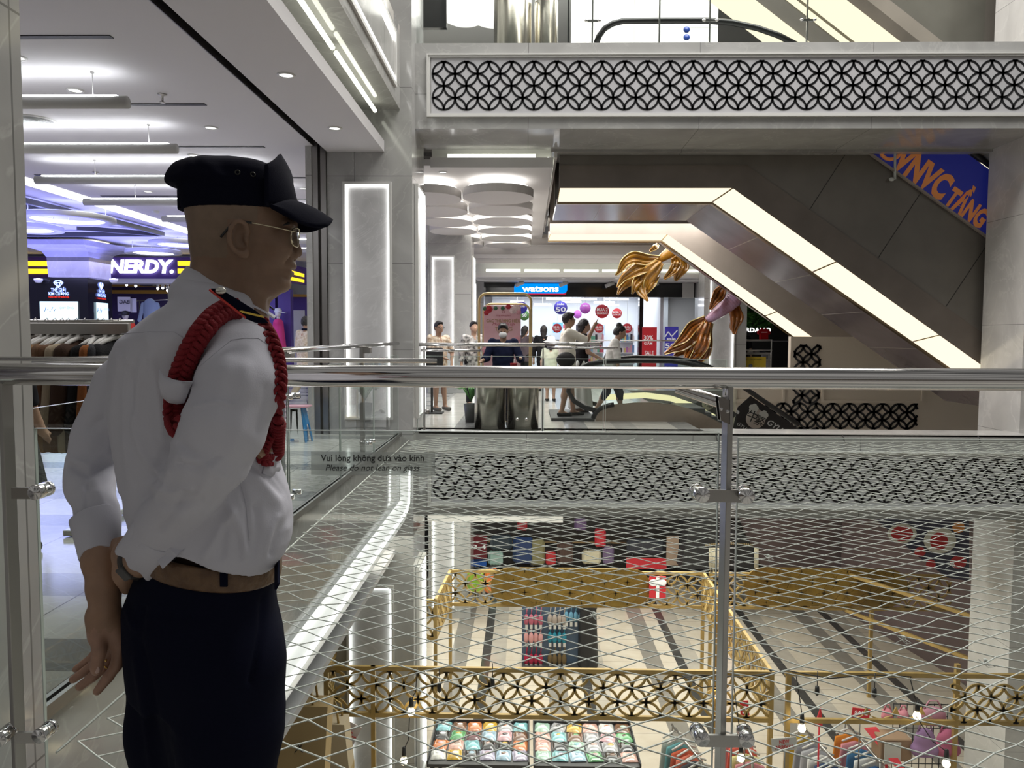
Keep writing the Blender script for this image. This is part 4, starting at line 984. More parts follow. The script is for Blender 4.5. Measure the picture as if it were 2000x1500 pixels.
# ---- cap
Cp = SDF((-.72, 1.27, 1.58), (-.30, 1.53, 1.76), .0036)
cr = [(305.5, 396, 436, .008), (308, 378, 462, .016), (311, 366, 490, .026), (314.5, 358, 508, .036), (318, 352, 522, .046), (322, 347, 534, .057), (328, 342, 545, .067), (340, 335, 557, .077), (352, 331, 562, .083), (361, 331, 564, .087), (365.5, 336, 566, .087), (369, 356, 567, .085), (385, 359, 571, .083), (405, 362, 575, .082), (416, 364, 577, .0815)]
Cp.slices([(gz(r), gx(b, r), gx(f, r), gx(450, r), GY, w) for r, b, f, w in cr], .006, 2.3)
P, Q = Cp.mesh(2); N = vnormals(P, Q); U = to_px(P)
for poly, w, a in (([(440, 335), (490, 350), (520, 330)], 16, -.004), ([(395, 315), (430, 345)], 14, .003), ([(340, 350), (357, 340), (370, 320)], 10, .003), ([(400, 363), (540, 366)], 2, -.0015)):
    P = P+N*(a*np.exp(-(seg_dist(U, poly)/w)**2))[:, None]
cap = mesh_obj('cap', P, Q, M['navycap'], guard)
fp = MB(); rows = []
for i in range(25):
    t = -1+2*i/24; rows.append([])
    for j in range(9):
        v = j/8; r = 415+(301+38*abs(t)**.95-415)*v; xc = np.interp(r, [302, 330, 366, 397, 416], [546.5, 555, 568, 577, 581.5]); x = xc-(xc-546)*abs(t)**1.7
        rows[-1].append(Vector((gx(x, r), GY+.079*t*(1-.06*v*abs(t)), gz(r))))
fp.grid(rows); obj('front_panel', fp, M['navycap'], cap, solid=.005)
vi = MB(); rows = []; xf_ = gx(578, 400); xs_ = G(529, 407, 1.321).x
VT = [(-1, 529, 407), (-.97, 556, 420), (-.9, 588, 438.5), (-.7, 620, 444.5), (-.45, 640, 442), (-.2, 648, 435), (0, 649.5, 430), (.2, 648, 433), (.45, 641, 441), (.7, 620, 450), (.9, 598, 456), (1, 570, 452)]
outer = []
for i in range(49):
    t = -1+2*i/48; c_ = [float(np.interp(t, [v[0] for v in VT], [v[k] for v in VT])) for k in (1, 2)]; outer.append(G(c_[0], c_[1], GY+.079*t))
for _ in range(3): outer = [outer[0]]+[(outer[i-1]+outer[i]*2+outer[i+1])/4 for i in range(1, 48)]+[outer[48]]
for i in range(49):
    t = -1+2*i/48; rows.append([]); zi = 1.640-.021*t*t; xi = xf_-(xf_-xs_)*abs(t)**2.4; a_ = Vector((xi, GY+t*.079, zi))
    for j in range(11): s_ = j/10; rows[-1].append(a_.lerp(outer[i], s_)+Vector((0, 0, .004*math.sin(PI*s_))))
vi.grid(rows); obj('visor', vi, M['navycap'], cap, solid=.005)
m = MB(); c = G(365, 395); rows = []
for k in range(9):
    a = PI+(-.6+1.2*k/8); rows.append([Vector((gx(450)+.083*math.cos(a)*1.0, GY+.080*math.sin(a), z)) for z in (gz(413), gz(378))])
m.grid(rows); obj('cap_strap', m, M['navycap'], cap, solid=.006)
tree_c = BVHTree.FromPolygons([Vector(p) for p in P], [tuple(q) for q in Q])
for (px, py) in ((464, 337), (494, 341)):
    d = ray(px, py).normalized(); h = tree_c.ray_cast(CAMLOC, d); m = MB(); n_ = h[1] if h[0] is not None else -d; p = h[0] if h[0] is not None else G(px, py, 1.32)
    m.tube([p+Matrix.Rotation(2*PI*k/14, 3, n_) @ n_.orthogonal().normalized()*.0038+n_*.0005 for k in range(14)], .0012, 6, closed=True); obj('eyelet', m, mat('dark_eyelet', (.05, .05, .045), .4, .8), cap)
# ---- glasses
gl_ = MB(); gy = GY-.0835
gl_.tube([G(469, 431, gy-.003), G(492, 435.5, gy-.002), G(531, 443, gy+.004), G(566, 450.5, gy+.016), G(577, 452.5, gy+.020)], .0011, 8)
glasses = obj('glasses', gl_, mat('pale_gold_metal', (.62, .55, .38), .2, 1.0), guard)
m = MB(); m.tube([G(492, 435.5, gy-.002), G(469, 431, gy-.003), G(455, 435, gy+.002), G(443, 449, gy+.002), G(431, 463, gy+.003)], .0021, 8); obj('temple_tip', m, M['rubber'], glasses)
for s_, nm in ((-1, 0), (1, 1)):
    c = G(580, 464, GY+s_*.033); m = MB(); ring = []
    for k in range(28):
        a = 2*PI*k/28; cy, cz = math.cos(a), math.sin(a); ring.append(c+Vector((-.0035*abs(cy)**1.5-.002*cz*-1, .0235*math.copysign(abs(cy)**.75, cy), .0165*math.copysign(abs(cz)**.75, cz))))
    m.tube(ring, .0010, 6, closed=True); rim = obj('lens_rim', m, SC.objects['glasses'].data.materials[0], glasses)
    m = MB(); m.add(ring, [tuple(range(28))]); obj('lens', m, M['glass'], rim)
m = MB(); m.tube([G(583, 459, GY-.010), G(585, 457, GY), G(583, 459, GY+.010)], .0011, 6); obj('bridge', m, SC.objects['glasses'].data.materials[0], glasses)
# eyebrow
m = MB(); m.tube([G(553, 440, GY-.056), G(563, 436, GY-.045), G(570, 438, GY-.028)], [.001, .0026, .001], 6); obj('eyebrow', m, M['blackmat'], guard)
# ---- watch on the right wrist, ring
ax = (G(250, 1094, 1.335)-G(310, 1062, 1.28)).normalized(); wc = G(271, 1094, 1.315); Rw = ax.to_track_quat('Z', 'Y').to_matrix()
m = MB(); m.lathe([(.0310, -.009), (.0335, -.009), (.0345, 0), (.0335, .009), (.0310, .009)], wc, 36, Rw); watch = obj('wrist_watch', m, mat('dark_strap', (.022, .020, .018), .4), guard)
for j, (ux, uy) in enumerate(((262, 1106), (272, 1117))):
    pass
dd = (G(258, 1112, 1.275)-wc); dd = (dd-ax*dd.dot(ax)).normalized(); m = MB(); m.obox(wc+dd*.0350, (ax, dd.cross(ax), dd), (.012, .013, .003)); obj('watch_case', m, M['darkgrey'], watch, bevel=.002)
d2 = (G(246, 1084, 1.31)-wc); d2 = (d2-ax*d2.dot(ax)).normalized(); m = MB(); m.obox(wc+d2*.0348, (ax, d2.cross(ax), d2), (.009, .003, .002)); obj('buckle', m, M['brass'], watch)
m = MB(); a_, b_ = G(206, 1291, hy+.0), G(213, 1287, hy+.004); rc = G(207, 1296, hy+.009); t_ = (G(190, 1310, hy+.006)-rc).normalized()
m.lathe([(.0105, -.0015), (.0115, -.0015), (.0115, .0015), (.0105, .0015)], rc, 20, t_.to_track_quat('Z', 'Y').to_matrix()); m.ball(G(207, 1290, hy-.004), .0026, 8); obj('finger_ring', m, M['brass'], guard)
m = MB(); m.ball(G(188.5, 1308, hy-.0425), (.0065, .0022, .0075), 10); obj('thumb_nail', m, mat('nail', (.48, .33, .28), .35), guard)
# ================================================================== ESCALATORS crossing beyond the bridge
def esc(label, Y0, Y1, topl, botl, face, und_rows, col):
    """escalator seen from below; topl / botl: upper and lower edge of its light band (picture rows on plane Y0)"""
    tp, bt = [pY(a, b, Y0) for a, b in topl], [pY(a, b, Y0) for a, b in botl]; e = thing('escalator', label, 'escalator', (tp[1].x, Y0, 0))
    ext = lambda P: [P[0], P[1], P[2]+(P[2]-P[1]).normalized()*1.3]
    tp, bt = ext(tp), ext(bt); up = [Vector((0, 0, face)), Vector((face*.62, 0, face)), Vector((face*.62, 0, face))]
    ft = [p+u for p, u in zip(tp, up)]
    def band(A, Bq, y, d): 
        m = MB()
        for k in (0, 1): m.prism([A[k]+Vector((0, y, 0)), A[k+1]+Vector((0, y, 0)), Bq[k+1]+Vector((0, y, 0)), Bq[k]+Vector((0, y, 0))], (0, d, 0))
        return m
    o1 = obj('side_cladding', band(tp, ft, 0, .05), col[0], e)
    mid = [p.lerp(q, .24) for p, q in zip(tp, ft)]; obj('trim_band', band(tp, mid, -.02, .02), col[2], e)
    for f_ in (.2, .42, .64, .86):
        p = tp[1].lerp(tp[2], f_); q = ft[1].lerp(ft[2], f_); w_ = Vector((.012, 0, 0)); obj('cladding_joint', MB().prism([p+Vector((0, -.003, 0)), p+w_+Vector((0, -.003, 0)), q+w_+Vector((0, -.003, 0)), q+Vector((0, -.003, 0))], (0, .002, 0)), M['blackmat'], o1)
    for (k, n) in ((0, 1), (1, 3)):
        for i in range(n):
            A, B_, C_, D_ = bt[k].lerp(bt[k+1], i/n), bt[k].lerp(bt[k+1], (i+1)/n), tp[k].lerp(tp[k+1], (i+1)/n), tp[k].lerp(tp[k+1], i/n); g = (B_-A).normalized()*.014; y = Vector((0, -.025, 0))
            obj('lamp_panel', MB().prism([A+g+y, B_-g+y, C_-g+y, D_+g+y], (0, .03, 0)), M['ledwarm'], e)
    lo = [p+Vector((0, 0, -.035)) for p in bt]; obj('lamp_frame', band(lo, bt, -.035, .10), M['goldtrim'], e); obj('lamp_backing', band(bt, tp, .006, .03), M['goldtrim'], e)
    w = Vector((0, Y1-Y0, 0)); m = MB()
    for k in (0, 1): m.prism([bt[k]+Vector((0, 0, und_rows)), bt[k+1]+Vector((0, 0, und_rows)), bt[k+1]+w+Vector((0, 0, und_rows)), bt[k]+w+Vector((0, 0, und_rows))], (0, 0, .06))
    un = obj('underside', m, col[1], e)
    for (k, f_) in ((0, .3), (0, .55), (0, .8), (1, .16), (1, .34), (1, .52), (1, .7)):
        p = bt[k].lerp(bt[k+1], f_)+Vector((0, 0, und_rows-.002)); obj('underside_joint', MB().prism([p, p+Vector((.012, 0, -.008*k)), p+w+Vector((.012, 0, -.008*k)), p+w], (0, 0, .002)), M['esclight'], un)
    obj('far_cladding', band(tp, ft, Y1-Y0, .05), col[0], e)
    return e
M['goldtrim'] = mat('bronze_trim', (.30, .22, .13), .22, 1.0)
M['unders'] = mat('purple_brown_panel', (.18, .148, .15), .2, .1, noise=.1, nscale=1.2)
YA = 12.45
ea = esc('near escalator seen from below with the wide warm light band, rising to the bridge', YA, YA+1.95, [(1092, 368), (1430, 368), (1905, 706)], [(1088, 395), (1390, 395), (1846, 713)], 1.5, 0, (M['escgrey'], M['unders'], M['escdark']))
YBb = 17.3
eb = esc('far escalator seen from below with the narrow warm light band', YBb, YBb+1.3, [(1074, 458), (1303, 458), (1846, 843)], [(1070, 470), (1292, 470), (1804, 843)], 1.9, .5, (M['esclight'], M['escdark'], M['esclight']))
# glass balustrade of the near escalator with the long blue banner
d_ = (pY(1870, 735, YA)-pY(1390, 395, YA)).normalized()
bA, bB = pY(1690, 290, YA-.03), pY(1925, 458, YA-.03)
bn = thing('banner', 'long blue banner with orange lettering on the near escalator side, by the pale right column', 'banner', bA)
up = Vector((0, 0, 1)); dv = (bB-bA).normalized(); nrm = Vector((0, -1, 0)); upv = dv.cross(Vector((0, 1, 0))).normalized()*-1
if upv.z < 0: upv = -upv
P0 = bA-dv*1.4; P1 = bB+dv*.6; H = .84
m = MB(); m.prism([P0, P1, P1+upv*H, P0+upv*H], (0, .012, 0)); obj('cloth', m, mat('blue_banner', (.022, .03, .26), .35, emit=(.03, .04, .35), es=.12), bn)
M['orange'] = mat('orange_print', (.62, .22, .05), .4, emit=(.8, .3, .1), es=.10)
def btext(s, px, py, h, w): 
    c = pY(px, py, YA-.035); obj('lettering', text_mb(s, c, dv, upv, h, .003, width=w, bold=.05), M['orange'], bn)
btext('VNVC', 1802, 340, .40, .98); btext('TẦNG', 1888, 408, .30, .72)
c = pY(1740, 290, YA-.035); m = MB(); m.tube([c+dv*(.17*math.cos(a))+upv*(.17*math.sin(a))+Vector((0, .004, 0)) for a in [k*.4-2.6 for k in range(12)]], .03, 6); m.ball(c+dv*.05, (.06, .01, .06), 10); obj('emblem', m, M['orange'], bn)
m = MB(); m.bar(P0-upv*.03-Vector((0, .02, 0)), P1-upv*.03-Vector((0, .02, 0)), .03, .05, up=(0, 1, 0)); obj('lower_rail', m, M['esclight'], bn)
hr_ = tag(obj('escalator_handrail', MB().tube([P0+upv*(H+.06), P0.lerp(P1, .5)+upv*(H+.06), P1+upv*(H+.06)], .045, 10), M['rubber']), 'black rubber handrail sloping down above the blue banner', 'handrail')
pst = pY(1748, 262, YA-.06); qst = pY(1748, 350, YA-.06); tag(obj('hanging_rod', MB().tube([pst, qst], .02, 8).ball(qst-Vector((.05, 0, 0)), (.05, .03, .03), 10), M['frost']), 'short pale hanging rod in front of the blue banner', 'rod')
wl = pY(1860, 285, YA+1.5); wr_ = pY(1960, 355, YA+1.5); tag(obj('lamp_band', MB().prism([wl, wr_, wr_+Vector((0, 0, .42)), wl+Vector((0, 0, .42))], (0, .06, 0)), M['ledwarm']), 'short warm light band above the blue banner beside the pale column', 'light')
# ================================================================== PETAL CEILING: half discs hanging under the far ceiling
M['petal'] = mat('petal_plaster', (.66, .64, .62), .75)
def petal(cx, cy, rx, ry, zb, th, label, flip):
    pts = []; n = 22
    for k in range(n+1):
        a = PI*k/n; pts.append((cx-rx*math.cos(a), cy+ry*math.sin(a)))
    for k in range(1, n):
        a = PI*k/n; pts.append((cx+rx*math.cos(a), cy-ry*math.sin(a)))
    m = MB(); m.prism([(x, y, zb) for x, y in pts], (0, 0, th))
    p = thing('ceiling_petal', label, 'ceiling panel', (cx, cy, zb), 'lens shaped ceiling panels')
    obj('panel', m, M['petal'], p); m = MB(); m.prism([(cx+(x-cx)*.86, cy+(y-cy)*.86, zb+th+.03) for x, y in pts], (0, 0, .02)); obj('glow', m, M['ledpetal'], p)
    m = MB(); m.box(cx-.05, cx+.05, cy-.05, cy+.05, zb+th, 4.12); obj('hanger', m, M['petal'], p)
M['ledpetal'] = emis('petal_glow', (1, .96, .92), 2.2)
ords = ['nearest', 'second', 'third', 'fourth', 'fifth', 'sixth', 'seventh']
for k in range(7):
    y = 13.6+k*1.42
    petal(-.52, y, .62, .66, 3.80, .14, 'lens shaped white ceiling panel of the right hand row, %s from the bridge' % ords[k], 1)
    petal(-1.72, y+.1, .55, .66, 3.80, .14, 'lens shaped white ceiling panel of the left hand row, %s from the bridge' % ords[k], 0)
def downlight(x, y, z, label, group, r=.075, on=True):
    d = thing('downlight', label, 'light', (x, y, z-.012), group)
    obj('ring', MB().lathe([(r*.8, -.012), (r, -.012), (r*1.05, -.002), (r*1.05, .0)], (x, y, z), 24), M['trimwhite'], d)
    obj('lamp', MB().lathe([(0, -.004), (r*.8, -.004)], (x, y, z), 20), M['dlon'] if on else M['frost'], d); return d
M['dlon'] = emis('downlight_glow', (1, .98, .94), 1.6)
p = pZ(865, 336, 4.10); downlight(p.x, p.y, 4.10, 'small round downlight in the pale ceiling in front of the petal panels', 'recessed downlights')
# ================================================================== LEFT CEILING fittings
for (px, py, lab) in ((559, 146, 'round downlight in the soffit strip above the guard, nearest to us'), (654, 250, 'round downlight in the soffit strip near the marble column')):
    p = pZ(px, py, 3.93); downlight(p.x, p.y, 3.93, lab, 'soffit downlights', .085)
for (px, py, lab) in ((33, 112, 'round downlight in the left ceiling beside the near column'), (147, 176, 'round downlight left of the sprinkler in the left ceiling'), (412, 249, 'round downlight in the left ceiling above the guard, right of the second tube'), (378, 303, 'round downlight just above the cap of the guard'), (593, 368, 'round downlight in the left ceiling in front of the visor, by the shutter track'), (289, 374, 'round downlight behind the fourth hanging tube')):
    p = pZ(px, py, 4.0); downlight(p.x, p.y, 4.0, lab, 'left ceiling downlights', .085)
M['tube'] = mat('tube_lamp_shell', (.52, .52, .50), .45)
tl = [(7.72, -9.0, -3.98, 'nearest to us'), (9.62, -9.0, -4.36, 'second from us'), (11.55, -7.38, -3.9, 'third from us'), (13.45, -7.75, -4.0, 'fourth from us'), (15.4, -7.3, -4.2, 'fifth from us'), (17.2, -7.5, -4.2, 'sixth from us'), (19.1, -7.6, -4.2, 'seventh from us'), (21.0, -7.6, -4.2, 'farthest from us')]
for y, x0, x1, w in tl:
    t = thing('tube_lamp', 'long grey tube lamp hanging under the left ceiling, %s' % w, 'light', (x0, y, 3.7), 'hanging tube lamps')
    obj('shell', MB().lathe([(0, 0), (.061, 0), (.061, x1-x0), (0, x1-x0)], (x0, y, 3.70), 20, Matrix.Rotation(PI/2, 3, 'Y')), M['tube'], t)
    obj('uplight', MB().box(x0+.1, x1-.1, y-.03, y+.03, 3.762, 3.767), M['ledup'] if 'ledup' in M else M.setdefault('ledup', emis('uplight_strip', (.95, .97, 1), 15.0)), t)
    for xx in (x0+.9, x1-.35): obj('cable', MB().tube([(xx, y, 3.75), (xx, y, 3.995)], .004, 5).lathe([(.02, 0), (.02, .012)], (xx, y, 3.985), 8), M['trimwhite'], t)
for (a, b, py, lab) in ((-40, 219, 72, 'black slot diffuser in the left ceiling, nearest to us'), (255, 402, 204, 'black slot diffuser right of the first hanging tube'), (-20, 517, 287, 'long black slot diffuser behind the second hanging tube'), (69, 470, 342, 'black slot diffuser behind the third hanging tube'), (198, 480, 383, 'black slot diffuser behind the fourth hanging tube'), (560, 598, 347, 'short black slot diffuser beside the shutter track'), (556, 606, 389, 'short black slot diffuser in the ceiling seen over the visor')):
    p, q = pZ(a, py, 3.998), pZ(b, py, 3.998); y = (p.y+q.y)/2
    tag(obj('slot_diffuser', MB().box(p.x, q.x, y-.035, y+.035, 3.992, 3.999), M['blackmat']), lab, 'vent', 'slot diffusers')
for (px, py, lab) in ((317, 184, 'small dark sprinkler head in the left ceiling, nearest to us'), (187, 336, 'small dark sprinkler head behind the third tube lamp')):
    p = pZ(px, py, 4.0); m = MB(); m.lathe([(0, 0), (.05, 0), (.045, -.012), (.014, -.02), (.012, -.08), (.03, -.085), (.03, -.092), (0, -.092)], p, 16); tag(obj('sprinkler', m, M['steel']), lab, 'sprinkler', 'sprinklers')
p = pZ(68, 234, 4.0); v = thing('round_vent', 'round slatted air vent in the left ceiling beside the near column', 'vent', (p.x, p.y, 3.98))
obj('ring', MB().lathe([(.20, -.01), (.235, -.014), (.24, 0)], p, 32), M['trimwhite'], v)
m = MB()
for k in range(5): m.lathe([(.03+.035*k, -.012), (.05+.035*k, -.022), (.052+.035*k, -.020), (.032+.035*k, -.010)], p, 28)
obj('louvre', m, M['frost'], v)
p = pZ(304, 412, 4.0); tag(obj('smoke_detector', MB().lathe([(0, -.05), (.05, -.05), (.075, -.03), (.08, 0)], p, 18), M['trimwhite']), 'white smoke detector on the left ceiling behind the head of the guard', 'detector')
# bright linear slot and the blue ceiling with rings beyond it
struct('trim_light_slot', MB().box(-8.75, -8.35, 11.5, 27, 3.985, 3.998), M['ledslot'] if 'ledslot' in M else M.setdefault('ledslot', emis('linear_slot', (.98, .97, 1), 3.2)))
M['ringglow'] = emis('ring_glow', (.85, .88, 1), 2.0)
def ring_lamp(cx, cy, r, label):
    t = thing('ring_lamp', label, 'light', (cx, cy, 3.75), 'ring lamps')
    obj('ring', MB().lathe([(r, 3.80), (r+.01, 3.71), (r-.20, 3.71), (r-.19, 3.80)], (cx, cy, 0), 40), M['tube'], t)
    obj('glow', MB().lathe([(r-.01, 3.805), (r-.21, 3.805)], (cx, cy, 0), 40), M['ledblue'], t)
    obj('inner_glow', MB().lathe([(r-.205, 3.72), (r-.195, 3.79)], (cx, cy, 0), 40), M['ringglow'], t)
    for a in (0, 2.1, 4.2): obj('cable', MB().tube([(cx+(r-.1)*math.cos(a), cy+(r-.1)*math.sin(a), 3.8), (cx+(r-.1)*math.cos(a), cy+(r-.1)*math.sin(a), 3.995)], .008, 5), M['trimwhite'], t)
for (px, py, r, lab) in ((133, 432, .88, 'white ring lamp under the blue ceiling, nearest to us'), (45, 450, .8, 'white ring lamp under the blue ceiling beside the near column'), (300, 496, .75, 'white ring lamp above the purple shop sign'), (352, 480, .75, 'white ring lamp behind the neck of the guard')):
    p = pZ(px, py, 3.70); ring_lamp(p.x, p.y, r, lab)
for (a, b, lab) in (((-30, 372), (160, 420), 'dark ceiling slat leading to the nearest ring lamp'), ((190, 424), (318, 457), 'dark ceiling slat behind the nearest ring lamp'), ((-30, 395), (140, 416), 'second dark ceiling slat beside the ring lamp'), ((150, 445), (315, 458), 'dark ceiling slat on the far side of the ring lamp'), ((0, 458), (310, 458), 'long dark ceiling slat in front of the flared pillar')):
    p, q = pZ(*a, 3.9), pZ(*b, 3.9); tag(obj('ceiling_slat', MB().bar(p, q, .10, .10), M['darkgrey']), lab, 'slat', 'dark ceiling slats')
# ================================================================== PEOPLE further away
def skinmat(n, c): return mat(n, c, .55, spec=.3)
M['skin2'] = skinmat('skin_light', (.44, .28, .20)); M['skin3'] = skinmat('skin_tan', (.36, .22, .15)); M['hair'] = mat('black_hair', (.012, .010, .010), .6, bump=.6, bscale=90)
CLOTH = {}
def cloth(name, c, **k):
    if name not in CLOTH: CLOTH[name] = mat(name, c, .9, spec=.15, **k)
    return CLOTH[name]
def person(label, x, y, z, face, H, top, bottom, pose={}, sleeve=.55, hem=.43, leg_len=1.0, hair='short', skin='skin2', shoe=(.03, .03, .03), topmat=None, botmat=None, lean=0.0, head_tilt=0.0, skirt=False, h=.0125, sparse=False, name='person', jacket=False):
    """one body mesh with hair, top, bottoms and shoes; pose points are (forward, right, up) in body heights"""
    f = Vector((math.cos(face), math.sin(face), 0)); r = Vector((math.sin(face), -math.cos(face), 0)); base = Vector((x, y, z))
    def L(a, b, c):
        t = max(0, c-.5); return base+f*((a+lean*t)*H)+r*(b*H)+Vector((0, 0, c*H))
    Pz = dict(sh=.815, la=((.01, -.150, .63), (.03, -.155, .485)), ra=((.01, .150, .63), (.03, .155, .485)), ll=((.01, -.052, .285), (-.01, -.055, .045)), rl=((.01, .052, .285), (-.01, .055, .045))); Pz.update(pose)
    hp = {-1: L(0, -.050, .515), 1: L(0, .050, .515)}; sh = {-1: L(0, -.105, Pz['sh']), 1: L(0, .105, Pz['sh'])}
    arms = {-1: [sh[-1]]+[L(*p) for p in Pz['la']], 1: [sh[1]]+[L(*p) for p in Pz['ra']]}; legs = {-1: [hp[-1]]+[L(*p) for p in Pz['ll']], 1: [hp[1]]+[L(*p) for p in Pz['rl']]}
    hc = L(.012+head_tilt*.5, 0, .932-abs(head_tilt)*.25); allp = [hc]+sum(arms.values(), [])+sum(legs.values(), []); lo = [min(p[k] for p in allp)-.17 for k in range(3)]; hi = [max(p[k] for p in allp)+.20 for k in range(3)]; lo[2] = z-.02
    s = H/1.7; B = SDF(lo, hi, h)
    hf = (f+Vector((0, 0, -head_tilt*6))).normalized(); hu = (Vector((0, 0, 1))+f*head_tilt*6).normalized(); RH = Matrix((hf, hu.cross(hf), hu)).transposed()
    B.ell(hc, (.092*s, .074*s, .112*s), .01, np.array(RH)); B.ell(hc+hf*.055*s-hu*.045*s, (.045*s, .048*s, .06*s), .02, np.array(RH))
    B.ell(hc+hf*.098*s-hu*.022*s, (.014*s, .012*s, .022*s), .01, np.array(RH))
    for sd in (-1, 1): B.ell(hc+r*sd*.077*s-hu*.01*s, (.02*s, .012*s, .032*s), .008)
    B.cone(hc-hu*.06*s, L(0, 0, .80), .052*s, .058*s, .02); B.cone(L(0, -.06, .78), L(0, .06, .78), .07*s, .07*s, .04); B.cone(L(0, 0, .77), L(0, 0, .56), .095*s, .09*s, .04)
    for sd in (-1, 1):
        a = arms[sd]; B.chain([(a[0], .046*s), (a[1], .038*s), (a[2], .027*s)], .015)
        dv = (a[2]-a[1]).normalized(); px_ = dv.cross(Vector((0, 0, 1))); px_ = px_.normalized() if px_.length > .2 else r
        B.cone(a[2], a[2]+dv*.07*s, .027*s, .030*s, .012)
        if Pz.get('point') == sd:
            B.cone(a[2]+dv*.07*s, a[2]+dv*.165*s, .0135*s, .010*s, .006)
            for k in (-1, 0, 1): B.cone(a[2]+dv*.085*s+px_*.016*k*s, a[2]+dv*.10*s+px_*.016*k*s-Vector((0, 0, .025*s)), .011*s, .011*s, .006)
        else:
            for k in range(4): B.cone(a[2]+dv*.075*s+px_*(k-1.5)*.016*s, a[2]+dv*(.15-.012*abs(k-1))*s+px_*(k-1.5)*.017*s+f*.02*s, .0105*s, .0085*s, .005)
        B.cone(a[2]+dv*.03*s, a[2]+dv*.085*s+f*.045*s, .013*s, .010*s, .008)
        l = legs[sd]; B.chain([(l[0], .085*s), (l[1], .055*s), (l[2], .036*s)], .03); B.cone(l[0].lerp(l[1], .1), l[0].lerp(l[1], .5), .088*s, .07*s, .03); B.cone(l[1]-f*.012*s, l[1].lerp(l[2], .35)-f*.015*s, .048*s, .053*s, .02)
        B.cone(l[2]-f*.02*s, l[2]+f*.13*s-Vector((0, 0, .035*s)), .036*s, .026*s, .02)
    P, Q = B.mesh(1); o = mesh_obj(name, P, Q, M[skin], None, origin=base); tag(o, label, 'person')
    # top
    S = SDF(lo, hi, h); S.slices([(L(0, 0, c).z, 0, 0, 0, 0, 0) for c in (0, .1)], .01) if False else None
    S.cone(L(0, -.07, .79), L(0, .07, .79), .085*s, .085*s, .05); S.cone(L(0, -.03, .72), L(.0, -.03, hem), .125*s, .135*s, .05); S.cone(L(0, .03, .72), L(.0, .03, hem), .125*s, .135*s, .05)
    for sd in (-1, 1):
        a = arms[sd]; e = a[1] if sleeve >= 1 else a[0].lerp(a[1], min(1, sleeve*1.35)); C = SDF(lo, hi, h); C.chain([(a[0], .070*s), (e, .064*s)]+([(a[1].lerp(a[2], sleeve-1), .050*s)] if sleeve > 1 else []), .02)
        q = a[1].lerp(a[2], sleeve-1) if sleeve > 1 else e; C.cut(q, (q-(a[1] if sleeve > 1 else a[0]))); S._mix((slice(None),)*3, C.F, .02)
    S.cut((0, 0, base.z+hem*H), (0, 0, -1))
    if hair != 'hood': S.cut(L(.0, 0, .853), (f*.35+Vector((0, 0, 1))))
    P, Q = S.mesh(1); P = P+vnormals(P, Q)*(np.sin(P[:, 2]*45+P[:, 0]*23+P[:, 1]*31)*np.sin(P[:, 0]*37-P[:, 2]*17)*.004)[:, None]
    t = mesh_obj('jacket' if jacket else 'shirt', P, Q, topmat or cloth('cloth_%s' % (str(top)), top), o)
    # bottoms
    S = SDF(lo, hi, h); S.cone(hp[-1]+Vector((0, 0, .03)), hp[1]+Vector((0, 0, .03)), .105*s, .105*s, .04)
    if skirt:
        e = base+Vector((0, 0, (1-leg_len)*.5*H)); S.cone(L(0, 0, .54), e+Vector((0, 0, .0)), .14*s, .24*s, .03); S.cut(e, (0, 0, -1)); P, Q = S.mesh(1)
        if len(P): P = P+vnormals(P, Q)*(np.sin(np.arctan2(P[:, 1]-y, P[:, 0]-x)*9)*.012)[:, None]
    else:
        for sd in (-1, 1):
            l = legs[sd]; full = [l[0], l[1], l[2]]; C = SDF(lo, hi, h)
            if leg_len <= .5: e = l[0].lerp(l[1], leg_len*2); C.chain([(l[0], .100*s), (e, .088*s)], .02); C.cut(e, e-l[0])
            else: e = l[1].lerp(l[2], leg_len*2-1); C.chain([(l[0], .100*s), (l[1], .070*s), (e, .058*s)], .03); C.cut(e, e-l[1])
            S._mix((slice(None),)*3, C.F, .02)
        P, Q = S.mesh(1)
    mesh_obj('skirt' if skirt else 'trousers', P, Q, botmat or cloth('cloth_%s' % (str(bottom)), bottom), o)
    # hair
    S = SDF([hc[k]-.24 for k in range(3)], [hc[k]+.24 for k in range(3)], .010); S.ell(hc-hf*.014*s+hu*.022*s, (.098*s, .084*s, .108*s), .01, np.array(RH))
    if hair == 'bun': S.ell(hc-hf*.06*s+hu*.115*s, (.05*s, .05*s, .045*s), .015); S.ell(hc-hf*.075*s-hu*.03*s, (.05*s, .07*s, .07*s), .03)
    if hair in ('bob', 'long'): S.cone(hc-hf*.04*s, hc-hf*.05*s-hu*(.12 if hair == 'bob' else .24)*s, .088*s, .075*s, .03)
    if hair == 'short': S.ell(hc+hf*.05*s+hu*.085*s, (.055*s, .06*s, .035*s), .02)
    S.cut(hc+hf*.045*s-hu*.005*s+hu*.03*s, (hf*1.0-hu*.75)); S.cut(hc-hu*(.075 if hair in ('short', 'bun', 'cap') else .3)*s, -hu)
    P, Q = S.mesh(1); P = P+vnormals(P, Q)*(np.sin(P[:, 0]*90)*np.sin(P[:, 1]*85)*np.sin(P[:, 2]*80)*.006)[:, None]
    mesh_obj('hair', P, Q, M['hair'], o)
    for sd in (-1, 1):
        l = legs[sd]; S = SDF([l[2][k]-.25 for k in range(3)], [l[2][k]+.3 for k in range(3)], .012); g = l[2]-Vector((0, 0, .03*s)); S.cone(g-f*.03*s, g+f*.14*s-Vector((0, 0, .012)), .045*s, .042*s, .02); S.cut(g+Vector((0, 0, .025*s)), (0, 0, 1)); S.cut(g-Vector((0, 0, .05*s)), (0, 0, -1)); P, Q = S.mesh(1); mesh_obj('shoe', P, Q, cloth('shoe_%s' % str(shoe), shoe), o)
    o['_h'] = 0; del o['_h']
